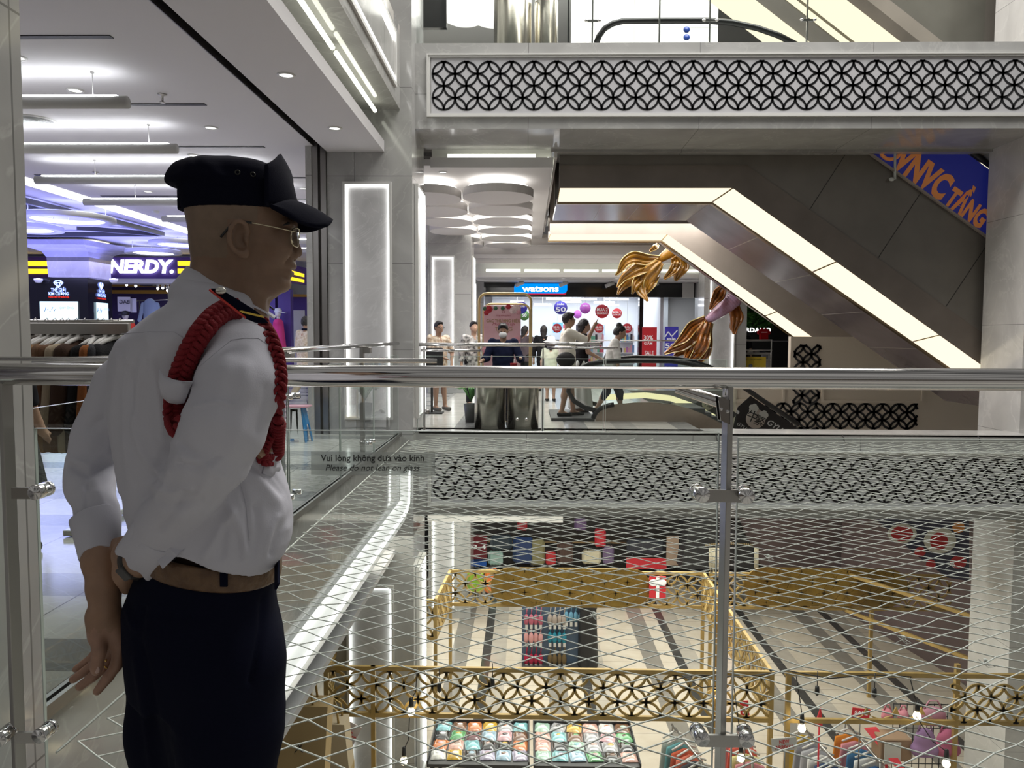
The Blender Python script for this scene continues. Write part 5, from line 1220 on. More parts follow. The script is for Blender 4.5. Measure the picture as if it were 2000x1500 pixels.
    return o, dict(L=L, hc=hc, hf=hf, hu=hu, r=r, f=f, s=s, arms=arms, H=H)
def eyes(o, d):
    for sd in (-1, 1):
        m = MB(); m.ball(d['hc']+d['hf']*.085*d['s']+d['r']*sd*.03*d['s']+d['hu']*.005*d['s'], (.012, .012, .006), 8); obj('eye', m, M['blackmat'], o)
def specs(o, d):
    m = MB()
    for sd in (-1, 1):
        c = d['hc']+d['hf']*.100*d['s']+d['r']*sd*.033*d['s']; m.tube([c+(d['r']*math.cos(a)*.026+d['hu']*math.sin(a)*.020)*d['s'] for a in [2*PI*k/14 for k in range(14)]], .003, 5, closed=True)
        m.tube([c+d['r']*sd*.026*d['s'], d['hc']+d['r']*sd*.08*d['s']], .003, 5)
    obj('spectacles', m, M['blackmat'], o)
def groundY(py): return pZ(1000, py, 0).y
# 1 the man pointing
X = lambda px, Y: xat(px, Y)
man, d = person('man in cream t-shirt and black shorts pointing up to the right, black bag behind him', X(1108, 13.0), 13.0, .03, math.radians(8), 1.76, (.74, .70, .60), (.012, .012, .014),
    dict(ra=((.17, .10, .735), (.235, .09, .860)), la=((-.03, -.15, .63), (.05, -.15, .50)), point=1, ll=((.05, -.05, .29), (.075, -.05, .045)), rl=((-.015, .05, .285), (-.06, .05, .05))), sleeve=.85, hem=.44, leg_len=.44, hair='short', skin='skin3'); specs(man, d)
bag = MB(); bag.ball(d['L'](-.03, .095, .555), (.16, .06, .13), 18); tag(obj('waist_bag', bag, M['blackmat']), 'black half-moon bag worn on the back of the pointing man', 'bag')
w2, d = person('woman with dark bob, black top and long white skirt right behind the pointing man', X(1133, 13.75), 13.75, .0, math.radians(5), 1.70, (.014, .013, .015), (.66, .66, .64), dict(ra=((.05, .13, .66), (.17, .10, .60))), sleeve=.6, hem=.47, leg_len=.86, hair='bob', skirt=True, lean=.08)
w3, d = person('woman with hair bun and white t-shirt looking down, stepping onto the escalator', X(1192, 13.1), 13.1, -.02, math.radians(-4), 1.62, (.74, .72, .68), (.02, .025, .04), dict(ra=((.05, .13, .64), (.08, .13, .50)), la=((.0, -.14, .64), (.07, -.13, .52)), rl=((.10, .05, .29), (.115, .05, .10)), ll=((-.03, -.05, .29), (-.14, -.05, .10))), sleeve=.8, hem=.44, leg_len=.72, hair='bun', lean=.16, head_tilt=.05)
m = MB(); m.tube([d['L'](.03, -.09, .81), d['L'](.075, .0, .66), d['L'](.05, .13, .52)], .012, 6); m.tube([d['L'](-.02, -.08, .82), d['L'](-.085, .02, .66), d['L'](-.05, .13, .52)], .012, 6); obj('bag_strap', m, M['darkgrey'], w3)
boy, d = person('boy with glasses in patterned beige t-shirt and navy shorts by the second lit column', X(856, 14.3), 14.3, 0, math.radians(-50), 1.66, (.60, .50, .38), (.02, .035, .09), dict(ra=((.05, .14, .66), (.14, .03, .60)), la=((.05, -.15, .65), (.12, -.10, .53)), rl=((.03, .05, .285), (.02, .05, .045)), ll=((.03, -.05, .29), (.06, -.05, .05))), sleeve=.85, hem=.45, leg_len=.48, skin='skin3', topmat=mat('patterned_tee', (.66, .58, .46), .9, col2=(.35, .24, .15), nscale=22), shoe=(.12, .11, .10)); specs(boy, d)
c = Vector((X(846, 13.95), 13.95, 1.0)); bx_ = tag(obj('black_display_stand', MB().rbox((c.x, 13.75, .98), (.20, .03, .20), .01).box(c.x-.02, c.x+.02, 13.73, 13.77, .02, .8).box(c.x-.2, c.x+.2, 13.6, 13.9, 0, .02), M['blackmat']), 'black display board on a stand in front of the boy', 'board')
mw, d = person('woman with white face mask and navy jacket leaning over the far railing, looking down', X(983, 11.95), 11.95, 0, math.radians(-90), 1.60, (.012, .016, .045), (.02, .02, .03), dict(ra=((.05, .16, .66), (.15, .19, .64)), la=((.06, -.17, .65), (.17, -.17, .66))), sleeve=1.8, hem=.40, hair='short', skin='skin3', lean=.10, head_tilt=.035, jacket=True)
m = MB(); m.ball(d['hc']+d['hf']*.075*d['s']-d['hu']*.05*d['s'], (.062, .052, .05), 16); obj('face_mask', m, cloth('white_mask', (.78, .78, .78)), mw); eyes(mw, d)
m = MB(); m.lathe([(0, 0), (.042, 0), (.052, .10), (.055, .105), (0, .11)], pY(1003, 723, 11.6), 18); cup = tag(obj('drink_cup', m, mat('red_paper_cup', (.5, .03, .04), .5)), 'red paper cup with straw held at the far railing by the masked woman', 'cup')
m = MB(); a = pY(1003, 714, 11.6); m.tube([a, a+Vector((.01, 0, .10))], .006, 6); obj('straw', m, M['trimwhite'], cup)
pl_, d = person('person in black and white checked shirt behind the pink standee', X(925, 15.2), 15.2, 0, math.radians(-70), 1.68, (.1, .1, .1), (.015, .015, .018), {}, sleeve=1.7, hem=.40, hair='short', topmat=mat('checked_shirt', (.03, .03, .032), .9, col2=(.55, .53, .5), nscale=14))
wm, d = person('man in printed beige shirt with navy collar walking off past the shutter track', X(597, 15.0), 15.0, 0, math.radians(55), 1.76, (.55, .47, .38), (.36, .30, .22), dict(rl=((.06, .05, .29), (.02, .05, .06)), ll=((-.03, -.05, .29), (-.15, -.05, .13)), ra=((.05, .14, .66), (.14, .09, .66))), sleeve=.85, hem=.44, skin='skin3', topmat=mat('printed_shirt', (.60, .54, .46), .9, col2=(.42, .33, .24), nscale=26))
m = MB(); m.tube([d['hc']-Vector((0, 0, .13))+Vector((.075*math.cos(a), .075*math.sin(a), 0)) for a in [2*PI*k/16 for k in range(16)]], .022, 8, closed=True); obj('collar', m, M['navy'], wm)
wl_, d = person('person in black blouse and dark patterned skirt half hidden by the near column', -3.30, 4.75, 0, math.radians(60), 1.70, (.010, .010, .012), (.02, .02, .02), dict(la=((.0, -.16, .63), (.04, -.15, .5)), ra=((.0, .16, .63), (.05, .15, .5))), sleeve=1.5, hem=.42, leg_len=.56, hair='long', skirt=True, skin='skin3', botmat=mat('dark_skirt', (.025, .026, .027), .9, col2=(.06, .062, .064), nscale=9))
gs_, d = person('person in grey t-shirt behind the black blouse, by the near column', -4.55, 6.6, 0, math.radians(120), 1.68, (.26, .26, .28), (.03, .03, .03), {}, hair='short', skin='skin3')
es_, d = person('dark silhouetted person riding the upper escalator above the blue banner', X(1882, 14.2), 14.2, zat(306, 14.2, 1882)-1.62, math.radians(200), 1.7, (.02, .02, .02), (.02, .02, .02), {}, sleeve=1.6, hair='bob', skin='skin3')
gm_, d = person('shop assistant in black at the table under the green foliage', X(1449, 22.6), 22.6, 0, math.radians(-90), 1.70, (.012, .012, .014), (.02, .02, .02), {}, sleeve=.9, hair='short')
cg_, d = person('girl in pale green dress and sun hat in front of the drugstore entrance', X(1076, 16.5), 16.5, 0, math.radians(80), 1.34, (.58, .62, .48), (.56, .60, .46), {}, sleeve=.5, hem=.5, leg_len=.45, skirt=True, hair='long')
m = MB(); m.lathe([(0, .10), (.07, .09), (.095, .0), (.17, -.03), (.175, -.035), (.09, -.01)], d['hc']+Vector((0, 0, .06)), 20); obj('sun_hat', m, cloth('hat_cloth', (.66, .64, .56)), cg_)
cs_, d = person('customer with black headscarf at the drugstore entrance', X(1062, 19.5), 19.5, 0, math.radians(85), 1.66, (.012, .012, .014), (.012, .012, .014), {}, sleeve=1.8, hair='long')
cw_, d = person('grey haired customer reaching for a shelf in the drugstore entrance', X(1025, 20.5), 20.5, 0, math.radians(40), 1.66, (.10, .08, .09), (.02, .02, .02), dict(ra=((.14, .12, .76), (.25, .08, .78))), sleeve=.9, hair='bob')
# ================================================================== twin steel bins, standee
for k, (a, b, lab) in enumerate(((927, 988, 'left one of the two brushed steel bins at the far railing'), (992, 1053, 'right one of the two brushed steel bins at the far railing'))):
    x0, x1 = X(a, 11.5), X(b, 11.5); r = (x1-x0)/2; t = thing('steel_bin', lab, 'bin', ((x0+x1)/2, 11.5, 0), 'steel bins')
    obj('body', MB().lathe([(r*.97, 0), (r*.97, .02), (r, .02), (r, .74), (r*.97, .76)], ((x0+x1)/2, 11.5, 0), 40), M['steelbin'] if 'steelbin' in M else M.setdefault('steelbin', mat('bin_steel', (.50, .47, .41), .22, 1.0)), t)
    obj('lid', MB().lathe([(r*.97, .76), (r*.9, .80), (r*.5, .815), (r*.5, .80), (0, .79)], ((x0+x1)/2, 11.5, 0), 40), M['steeldk'], t)
YS = 12.75
sd_ = thing('poster_stand', 'pink floral poster stand with double gold tube frame behind the masked woman', 'sign', (X(985, YS), YS, 0))
def loop(x0, x1, ztop, Y, r, rc=.13):
    pts = [Vector((x0, Y, .03)), Vector((x0, Y, ztop-rc))]+[Vector((x0+rc-rc*math.cos(a), Y, ztop-rc+rc*math.sin(a))) for a in (.4, .8, 1.2, PI/2)]+[Vector((x1-rc+rc*math.sin(a), Y, ztop-rc+rc*math.cos(a))) for a in (0, .4, .8, 1.2, PI/2)]+[Vector((x1, Y, .03))]
    return MB().tube(pts, r, 10)
obj('outer_frame', loop(X(935.5, YS), X(1037, YS), zat(573.5, YS), YS, .022), mat('champagne_tube', (.60, .46, .22), .35, .5), sd_)
obj('inner_frame', loop(X(944, YS-.1), X(1035, YS-.1), zat(594, YS-.1), YS-.1, .018), SC.objects['outer_frame'].data.materials[0], sd_)
M['pink'] = mat('pink_print', (.62, .32, .36), .5, col2=(.72, .45, .48), nscale=2.5)
x0, x1 = X(945, YS-.12), X(1017, YS-.12); z0, z1 = .25, zat(597, YS-.12)
ps = obj('poster', MB().rbox(((x0+x1)/2, YS-.14, (z0+z1)/2), ((x1-x0)/2, .012, (z1-z0)/2), .004), M['pink'], sd_)
obj('base', MB().rbox(((x0+x1)/2+.05, YS, .015), (.5, .22, .015), .005), M['gold'], sd_)
rf = random.Random(5); fl_c = [mat('red_rose', (.42, .015, .03), .6), mat('pink_rose', (.66, .30, .34), .6), mat('pale_rose', (.75, .55, .55), .6), mat('leaf_print', (.05, .14, .07), .6)]
for (px, py, r, c) in ((955, 604, 7, 0), (950, 611, 5, 0), (993, 599, 5, 0), (1008, 603, 8, 2), (1001, 607, 6, 2), (1013, 609, 5, 1), (947, 603, 4, 3), (968, 602, 4, 3), (982, 602, 4, 3), (954, 675, 8, 1), (1009, 670, 7, 1), (948, 683, 7, 1), (1010, 663, 6, 1), (950, 692, 6, 0)):
    c0 = pY(px, py, YS-.155); R_ = r*YS/1500; m = MB()
    for k in range(6): a = k*PI/3; m.lathe([(0, .002), (R_*.5, .003), (R_*.55, 0)], c0+Vector((R_*.5*math.cos(a), 0, R_*.5*math.sin(a))), 8, Matrix.Rotation(PI/2, 3, 'X'))
    m.lathe([(0, .006), (R_*.5, .004), (R_*.55, 0)], c0, 10, Matrix.Rotation(PI/2, 3, 'X')); obj('flower_print', m, fl_c[c], ps)
def ptext(s, px, py, wpx, hpx, Y, par, mt, **k):
    c = pY(px, py, Y); return obj('lettering', text_mb(s, c, (1, 0, 0), (0, 0, 1), hpx*Y/1500, .002, width=wpx*Y/1500, **k), mt, par)
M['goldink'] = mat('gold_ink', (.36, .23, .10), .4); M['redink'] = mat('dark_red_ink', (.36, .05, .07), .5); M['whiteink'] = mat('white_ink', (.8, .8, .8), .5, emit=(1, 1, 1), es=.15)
ptext('CÁC THƯƠNG HIỆU', 983, 627, 66, 6, YS-.156, ps, M['goldink'], bold=.02); ptext('Mua Sắm tại', 983, 633, 44, 6, YS-.158, ps, M['redink'], shear=.3); ptext('TẦNG', 984, 643, 34, 8, YS-.156, ps, M['goldink']); ptext('hùng vương plaza', 983, 616, 28, 3, YS-.156, ps, M['redink'])
c0 = pY(983, 609, YS-.156); m = MB(); m.tube([c0+Vector((.022*math.cos(a), 0, .022*math.sin(a))) for a in [2*PI*k/16 for k in range(16)]], .003, 5, closed=True); obj('emblem', m, M['redink'], ps)
# ================================================================== escalator going down beyond the bridge
YE = 12.62
dn = thing('escalator', 'escalator going down from the far floor, with brown steel skirt and black handrails', 'escalator', (X(1250, YE), YE, 0))
sk = [(1163, 818), (1170, 803), (1182, 794), (1200, 790), (1240, 786), (1276, 785.5), (1310, 789), (1344, 797), (1375, 809), (1400, 822), (1440, 845), (1600, 950), (1600, 1000), (1163, 843)]
m = MB(); m.prism([pY(a, b, YE) for a, b in sk], (0, .04, 0)); M['skirt'] = mat('brown_steel_skirt', (.33, .26, .21), .25, .7, noise=.08, nscale=2); obj('skirt_panel', m, M['skirt'], dn)
m = MB(); m.box(X(1078, YE), X(1163, YE), YE-.02, YE+1.5, .0, .05); obj('landing_plate', m, M['darkgrey'], dn)
top = [(1158, 817), (1163, 806), (1172, 798), (1188, 792), (1199, 790)]
obj('newel_cap', MB().tube([pY(a, b, YE-.02) for a, b in top], .04, 10), M['rubber'], dn)
for Yh, pts in ((YE, [(1167, 803), (1140, 795), (1121, 783), (1110, 765), (1112, 742), (1128, 722), (1150, 711), (1185, 706), (1240, 704.5), (1310, 705), (1345, 710), (1390, 722), (1440, 748), (1560, 830)]), (YE+1.25, [(1165, 790), (1140, 783), (1130, 770), (1133, 740), (1150, 715), (1180, 702), (1240, 698), (1310, 699), (1345, 704), (1385, 716), (1430, 742), (1540, 815)])):
    obj('handrail', MB().tube([pY(a, b, Yh) for a, b in pts], .04, 10), M['rubber'], dn)
    g = MB(); q = [pY(a, b, Yh) for a, b in pts[3:-1]]; lo_ = [pY(a, b, Yh) for a, b in ((1440, 840), (1400, 822), (1344, 797), (1276, 786), (1200, 790), (1170, 803))]; g.add(q+lo_, [tuple(range(len(q)+len(lo_)))]); obj('glass_side', g, M['glass'], dn)
m = MB(); pts = [(1180, 776), (1260, 772), (1310, 778), (1350, 792), (1395, 815)]
for a, b in zip(pts[:-1], pts[1:]): m.bar(pY(*a, YE+1.1), pY(*b, YE+1.1), .02, .10)
obj('step_light', m, emis('skirt_light', (1, .88, .5), .9), dn)
m = MB()
for k in range(14):
    a = pY(1330+k*12, 795+k*8.2, YE+.3); m.box(a.x, a.x+.36, YE+.1, YE+1.15, a.z-.22, a.z)
tag(obj('step', m, M['darkgrey'], dn), None)
# banners on the far balustrade of that escalator
M['banner2'] = mat('dark_brown_banner', (.020, .016, .015), .4)
for lab, q, em, rad in (('dark brown banner with round emblem and white flowers, right of the post bracket', [(1430, 842), (1441, 795), (1466, 773), (1566, 842)], (1476, 818), 19), ('dark brown banner with round emblem on the lower escalator, left of the post bracket', [(1350, 798), (1368, 776), (1384, 772), (1440, 808), (1424, 826), (1404, 828)], (1383, 789), 12)):
    Yq = YE+1.30+(.3 if rad > 15 else 0); bn2 = thing('banner', lab, 'banner', pY(*q[0], Yq), 'banners on the lower escalator'); m = MB(); m.prism([pY(a, b, Yq) for a, b in q], (0, .01, 0)); obj('cloth', m, M['banner2'], bn2)
    c = pY(*em, Yq-.006); m = MB(); R_ = rad*Yq/1500; m.lathe([(0, .003), (R_, .003), (R_, 0)], c, 28, Matrix.Rotation(PI/2, 3, 'X')); e_ = obj('emblem', m, mat('pale_emblem', (.52, .45, .38), .5), bn2)
    u_ = Vector((.38, 0, .92)); r_ = Vector((.92, 0, -.38)); obj('lettering', text_mb('牛', c-r_*R_*.42+Vector((0, -.006, 0)), r_, u_, R_*.95, .002), M['ink'], e_); obj('lettering', text_mb('繁', c+r_*R_*.42-u_*.1*R_+Vector((0, -.006, 0)), r_, u_, R_*.85, .002), M['ink'], e_)
    if rad > 15:
        for (fx, fy) in ((1472, 798), (1491, 811)):
            c1 = pY(fx, fy, Yq-.008); m = MB()
            for k in range(5): a = 2*PI*k/5; m.lathe([(0, .003), (.045, .002), (.05, 0)], c1+Vector((.045*math.cos(a), 0, .045*math.sin(a))), 10, Matrix.Rotation(PI/2, 3, 'X'))
            m.lathe([(0, .004), (.04, 0)], c1, 8, Matrix.Rotation(PI/2, 3, 'X')); obj('flower', m, mat('white_flower_print', (.6, .6, .54), .6), bn2)
        obj('lettering', text_mb('GYU', pY(1512, 832, Yq-.006), Vector((.83, 0, -.55)), Vector((.55, 0, .83)), .11, .002, bold=.02, shear=.2), M['trimwhite'], bn2)
        obj('lettering', text_mb('GYU', pY(1448, 832, Yq-.006), Vector((.83, 0, -.55)), Vector((.55, 0, .83)), .07, .002, shear=.2), M['trimwhite'], bn2)
# beige wall with lattice cross behind the escalators
YW = 16.0
M['beige'] = mat('beige_wall_paint', (.62, .54, .43), .35)
bw = struct('wall_beige', MB().box(X(1425, YW), X(1545, YW), YW, YW+.15, -2.3, zat(742, YW)).box(X(1545, YW), X(1425, YW)+5.4, YW, YW+.15, -2.3, zat(655, YW)), M['beige'])
rr = 16*YW/1500
lt = MB(); z0 = zat(832, YW); lattice(lt, (X(1500, YW), YW-.006, z0), (1, 0, 0), (0, 0, 1), (1790-1500)*YW/1500, 3*rr, rr, .045, .008, 0, .0); lattice(lt, (X(1553, YW), YW-.008, z0+3*rr), (1, 0, 0), (0, 0, 1), 3*rr, zat(672, YW)-z0-3*rr, rr, .045, .008, 0, rr); lattice(lt, (X(1553, YW), YW-.008, z0-8*rr), (1, 0, 0), (0, 0, 1), 3*rr, 8*rr, rr, .045, .008, 0, 0)
obj('fret_lattice', lt, M['black'], bw)
fm = MB(); frame_mb(fm, (X(1612, YW), YW, zat(778, YW)), (1, 0, 0), (0, 0, 1), 2.0, .6, .05, .03); frame_mb(fm, (X(1440, YW), YW, zat(778, YW)), (1, 0, 0), (0, 0, 1), .95, .6, .05, .03); obj('wall_frame', fm, M['beige'], bw)
# ================================================================== DRUGSTORE at the far end
YD = 24.0
xl_, xr_ = X(946, YD), X(1365, YD)
zf1, zf0 = zat(549, YD), zat(580, YD)
struct('wall_shop_fascia', MB().box(xl_, xr_+.5, YD, YD+.3, zf0, zf1).box(X(1240, YD)+2.0, xr_+.5, YD, YD+.3, 0, zf0).box(X(1252, YD)-.06, X(1252, YD)+.06, YD, YD+.3, 0, zf0), M['black'])
struct('trim_shop_led', MB().box(xl_-.05, xl_-.01, YD-.02, YD, .0, zf1).box(xl_-.05, xr_+.4, YD-.03, YD, zf1, zf1+.03), M['led'])
struct('wall_shop', MB().box(xl_, xr_, 29.3, 29.5, 0, 3.2), mat('shop_back_wall', (.70, .74, .78), .5))
struct('wall_shop_right', MB().box(X(1292, YD), X(1292, YD)+.1, YD+.3, 29.3, 0, 3.2), SC.objects['wall_shop'].data.materials[0])
struct('ceiling_shop', MB().box(xl_, xr_, YD+.3, 29.3, 2.95, 3.0), mat('shop_ceiling', (.30, .31, .36), .6))
area('drugstore_light', ((xl_+xr_)/2, 26.8, 2.85), (7, 4), 260, (.93, .96, 1))
# sign
sg = thing('shop_sign', 'lit blue drugstore sign with white lower-case lettering', 'sign', (X(1057, YD), YD, zf0))
def rrect(px0, px1, py0, py1, Y, rad):
    a, b = pY(px0, py1, Y), pY(px1, py0, Y); R_ = rad*Y/1500; pts = []
    for cx, cz, a0, r_ in ((b.x-R_*.3, b.z-R_*.3, 0, R_*.3), (a.x+R_, b.z-R_, PI/2, R_), (a.x+R_*.3, a.z+R_*.3, PI, R_*.3), (b.x-R_, a.z+R_, 1.5*PI, R_)):
        for k in range(6): t = a0+PI/2*k/5; pts.append((cx+r_*math.cos(t), Y, cz+r_*math.sin(t)))
    return pts
obj('panel', MB().prism(rrect(1004, 1108, 554, 573, YD-.06, 8), (0, .05, 0)), emis('sign_blue', (.0, .27, .95), 1.0), sg)
obj('red_band', MB().prism(rrect(1018, 1106, 570.5, 575.5, YD-.055, 3), (0, .05, 0)), emis('sign_red', (.5, .02, .06), .8), sg)
M['signwhite'] = emis('sign_white', (1, 1, 1), 1.6)
ptext('watsons', 1056, 564, 71, 12.5, YD-.07, sg, M['signwhite'], bold=.03)
# hanging round posters
def disc(px, py, r, Y, col, lines, label, group='round hanging posters'):
    t = thing('round_poster', label, 'poster', pY(px, py+r, Y), group); R_ = r*Y/1500; c = pY(px, py, Y)
    obj('disc', MB().lathe([(0, .004), (R_, .004), (R_, -.004), (0, -.004)], c, 28, Matrix.Rotation(PI/2, 3, 'X')), col, t)
    obj('string', MB().tube([c+Vector((0, 0, R_)), Vector((c.x, c.y, 2.95))], .004, 4), M['trimwhite'], t)
    for s_, dy, w, h in lines: ptext(s_, px, py+dy, w, h, Y-.008, t, M['whiteink'], bold=.02)
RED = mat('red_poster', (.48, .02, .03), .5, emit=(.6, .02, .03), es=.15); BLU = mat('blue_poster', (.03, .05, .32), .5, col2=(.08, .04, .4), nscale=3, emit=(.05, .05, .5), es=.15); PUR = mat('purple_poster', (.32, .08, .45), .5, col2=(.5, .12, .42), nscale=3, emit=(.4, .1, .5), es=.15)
disc(1176, 608, 13.5, 24.9, RED, (('MUA 2', -3, 21, 6), ('GIẢM SÂU', 4, 21, 4)), 'largest red round poster, right of the raised pointing hand')
disc(1205, 612, 9.7, 25.6, RED, (('MUA 2', -2, 15, 4.5), ('GIẢM SÂU', 3, 16, 3)), 'second red round poster to the right of the raised hand')
disc(1095, 601, 13, 25.2, BLU, (('sale', -7, 14, 4), ('50', 4, 20, 9)), 'blue round sale poster above the head of the pointing man')
disc(1143, 602, 10.5, 25.4, PUR, (('sale', -5, 9, 3),), 'purple round poster between the blue one and the raised hand')
disc(1128, 614, 8, 26.2, PUR, (), 'small purple round poster behind the head of the pointing man')
disc(1018, 601, 12, 25.0, BLU, (('sale', -3, 14, 5),), 'blue round poster partly behind the pink poster stand')
disc(1024, 616, 10, 25.6, mat('green_poster', (.12, .30, .08), .5), (('50', 0, 9, 6),), 'green round poster at the right edge of the pink poster stand')
disc(1088, 641, 9, 25.0, RED, (('MUA1', -2, 13, 4), ('TẶNG1', 3, 13, 3.5)), 'low red round poster left of the pointing man')
disc(1170, 641, 9, 25.0, RED, (('MUA1', -2, 13, 4), ('TẶNG1', 3, 13, 3.5)), 'low red round poster under the raised forearm')
disc(1225, 641, 9.5, 25.0, RED, (('MUA1', -2, 13, 4), ('TẶNG1', 3, 13, 3.5)), 'low red round poster right of the woman with the bun')
# ceiling lamps in the shop
rs_ = random.Random(11)
lamps_ = [(1090, 585, 46), (1140, 586, 50), (1115, 591, 40), (1205, 586, 44), (1180, 592, 40), (1060, 596, 34), (1190, 597, 36), (1010, 590, 26)]
for k, (px, py, w) in enumerate(lamps_):
    Yk = 25.0+.5*k; z = 2.86; c = pY(px, py, Yk); tag(obj('linear_lamp', MB().box(c.x-w*Yk/3000, c.x+w*Yk/3000, Yk-.05, Yk+.05, max(c.z, 2.2), max(c.z, 2.2)+.05).box(c.x-.01, c.x+.01, Yk-.01, Yk+.01, max(c.z, 2.2)+.05, 2.95), M['lednear']), ['slim linear lamp in the drugstore above the pointing man', 'slim linear lamp in the drugstore above the purple poster', 'slim linear lamp behind the blue sale poster', 'slim linear lamp above the second red poster', 'slim linear lamp above the largest red poster', 'slim linear lamp above the pink stand, right side', 'slim linear lamp at the back above the red posters', 'slim linear lamp above the pink stand, left side'][k], 'light', 'linear shop lamps')
# shelving with goods
M['shelfw'] = mat('white_shelf', (.66, .68, .70), .4)
cols = [(.6, .1, .15), (.75, .72, .7), (.1, .25, .5), (.7, .5, .2), (.15, .45, .3), (.5, .2, .45), (.05, .05, .06), (.75, .4, .45), (.3, .55, .65)]
PM = [mat('goods_%d' % k if False else 'packaging_%s' % 'abcdefghi'[k], c, .4) for k, c in enumerate(cols)]
proto_goods = [obj('goods_box', MB().box(-.05, .05, -.04, .04, 0, .17), m) for m in PM]
gi = [0]
gcol = ['crimson', 'white', 'blue', 'ochre', 'green', 'purple', 'black', 'rose', 'pale blue']
def shelf(px0, px1, Y, levels, label, where, n):
    x0, x1 = X(px0, Y), X(px1, Y); t = thing('shelf_unit', label, 'shelf', ((x0+x1)/2, Y, 0), 'drugstore shelving')
    zs = [.15+.36*k for k in range(levels)]
    m = MB(); m.box(x0, x1, Y+.3, Y+.34, 0, zs[-1]+.45); obj('back_panel', m, M['shelfw'], t)
    for z in zs: obj('shelf', MB().box(x0, x1, Y, Y+.3, z-.03, z), M['shelfw'], t)
    for z in zs:
        for k in range(n):
            i = rs_.randrange(9); o = proto_goods[i].copy(); COL.objects.link(o); o.location = (x0+(k+.5)*(x1-x0)/n, Y+.12, z+.001); o.scale = (min(.9*(x1-x0)/n/.1, 1.8), 1, rs_.uniform(.8, 1.5)); tag(o, 'small %s package on %s' % (gcol[i], where), 'package', 'packages on %s' % where)
shelf(1142, 1180, 25.3, 4, 'white drugstore shelf under the raised forearm', 'the white drugstore shelf under the raised arm', 9)
shelf(1212, 1240, 25.3, 4, 'white drugstore shelf right of the woman with the bun', 'the white drugstore shelf by the woman with the bun', 7)
shelf(1100, 1140, 27.5, 5, 'white drugstore shelf at the back behind the pointing man', 'the back drugstore shelf', 8)
shelf(1256, 1290, 28.6, 5, 'tall drugstore shelf at the back right with purple goods', 'the back right drugstore shelf', 8)
for o in proto_goods: bpy.data.objects.remove(o)
for (a, b, py0, py1, Y, col, lab) in ((1040, 1052, 644, 672, 23.9, (.75, .9, .95), 'small bright white screen at the drugstore entrance'), (1165, 1182, 635, 655, 28.8, (.45, .6, 1), 'blue lit screen deep in the drugstore'), (1080, 1105, 630, 650, 28.8, (.2, .55, 1), 'cyan lit screen deep in the drugstore left of the pointing man')):
    p, q = pY(a, py1, Y), pY(b, py0, Y); tag(obj('lit_screen', MB().box(p.x, q.x, Y, Y+.05, p.z, q.z), emis('screen_%s' % ('white' if col[0] > .7 else 'blue' if col[0] > .3 else 'cyan'), col, 1.2)), lab, 'screen')
def poster(px0, px1, py0, py1, Y, col, label, texts):
    p, q = pY(px0, py1, Y), pY(px1, py0, Y); t = thing('sale_poster', label, 'poster', ((p.x+q.x)/2, Y, p.z), None); b = obj('board', MB().rbox(((p.x+q.x)/2, Y, (p.z+q.z)/2), ((q.x-p.x)/2, .02, (q.z-p.z)/2), .006), col, t)
    for s_, px, py, w, h in texts: ptext(s_, px, py, w, h, Y-.024, t, M['whiteink'], bold=.02)
poster(1253, 1283, 639, 746, 23.7, RED, 'tall red discount poster at the right side of the drugstore front', (('30%', 1266, 660, 18, 9), ('GIẢM', 1266, 671, 16, 5), ('SALE', 1268, 690, 18, 9)))
poster(1297, 1325, 638, 746, 23.6, BLU, 'tall blue sale poster left of the fish tail', (('sale', 1311, 662, 17, 6), ('50', 1309, 676, 20, 10)))
m = MB(); c = pY(1313, 652, 23.57)
for a, b in (((1299, 658), (1305, 648)), ((1305, 648), (1312, 657)), ((1312, 657), (1323, 645))): m.bar(pY(*a, 23.57), pY(*b, 23.57), .02, .03)
obj('mountain_print', m, M['whiteink'], SC.objects['sale_poster.001'])
p0_, q0_ = pY(1333, 582, YD-.05), pY(1356, 553, YD-.05); struct('trim_white_panel', MB().box(p0_.x, q0_.x, YD-.05, YD, p0_.z, q0_.z), M['trimwhite'])
for (px, py, lab) in ((1014, 555, 'left grey spotlight over the blue sign'), (1100, 555, 'right grey spotlight over the blue sign'), (1190, 556, 'grey spotlight on the black fascia left of the golden fin'), (1277, 557, 'grey spotlight on the black fascia right of the golden fin')):
    c = pY(px, py, YD-.5); t = MB(); t.tube([c+Vector((-.12, 0, -.05)), c+Vector((.14, 0, .06))], .055, 10); t.tube([c, Vector((c.x, c.y, ZFC))], .015, 6); tag(obj('spotlight', t, M['trimwhite']), lab, 'light', 'spotlights over the drugstore')
for (px, py, k) in ((1013, 536, 0), (1104, 536, 1), (1215, 536, 2)):
    p = pZ(px, py+1, ZFC); downlight(p.x, max(22.2, min(p.y, 23.6)), ZFC, ['downlight over the left part of the drugstore front', 'downlight right of the blue sign', 'downlight left of the golden fin over the drugstore'][k], 'downlights over the drugstore', .11)
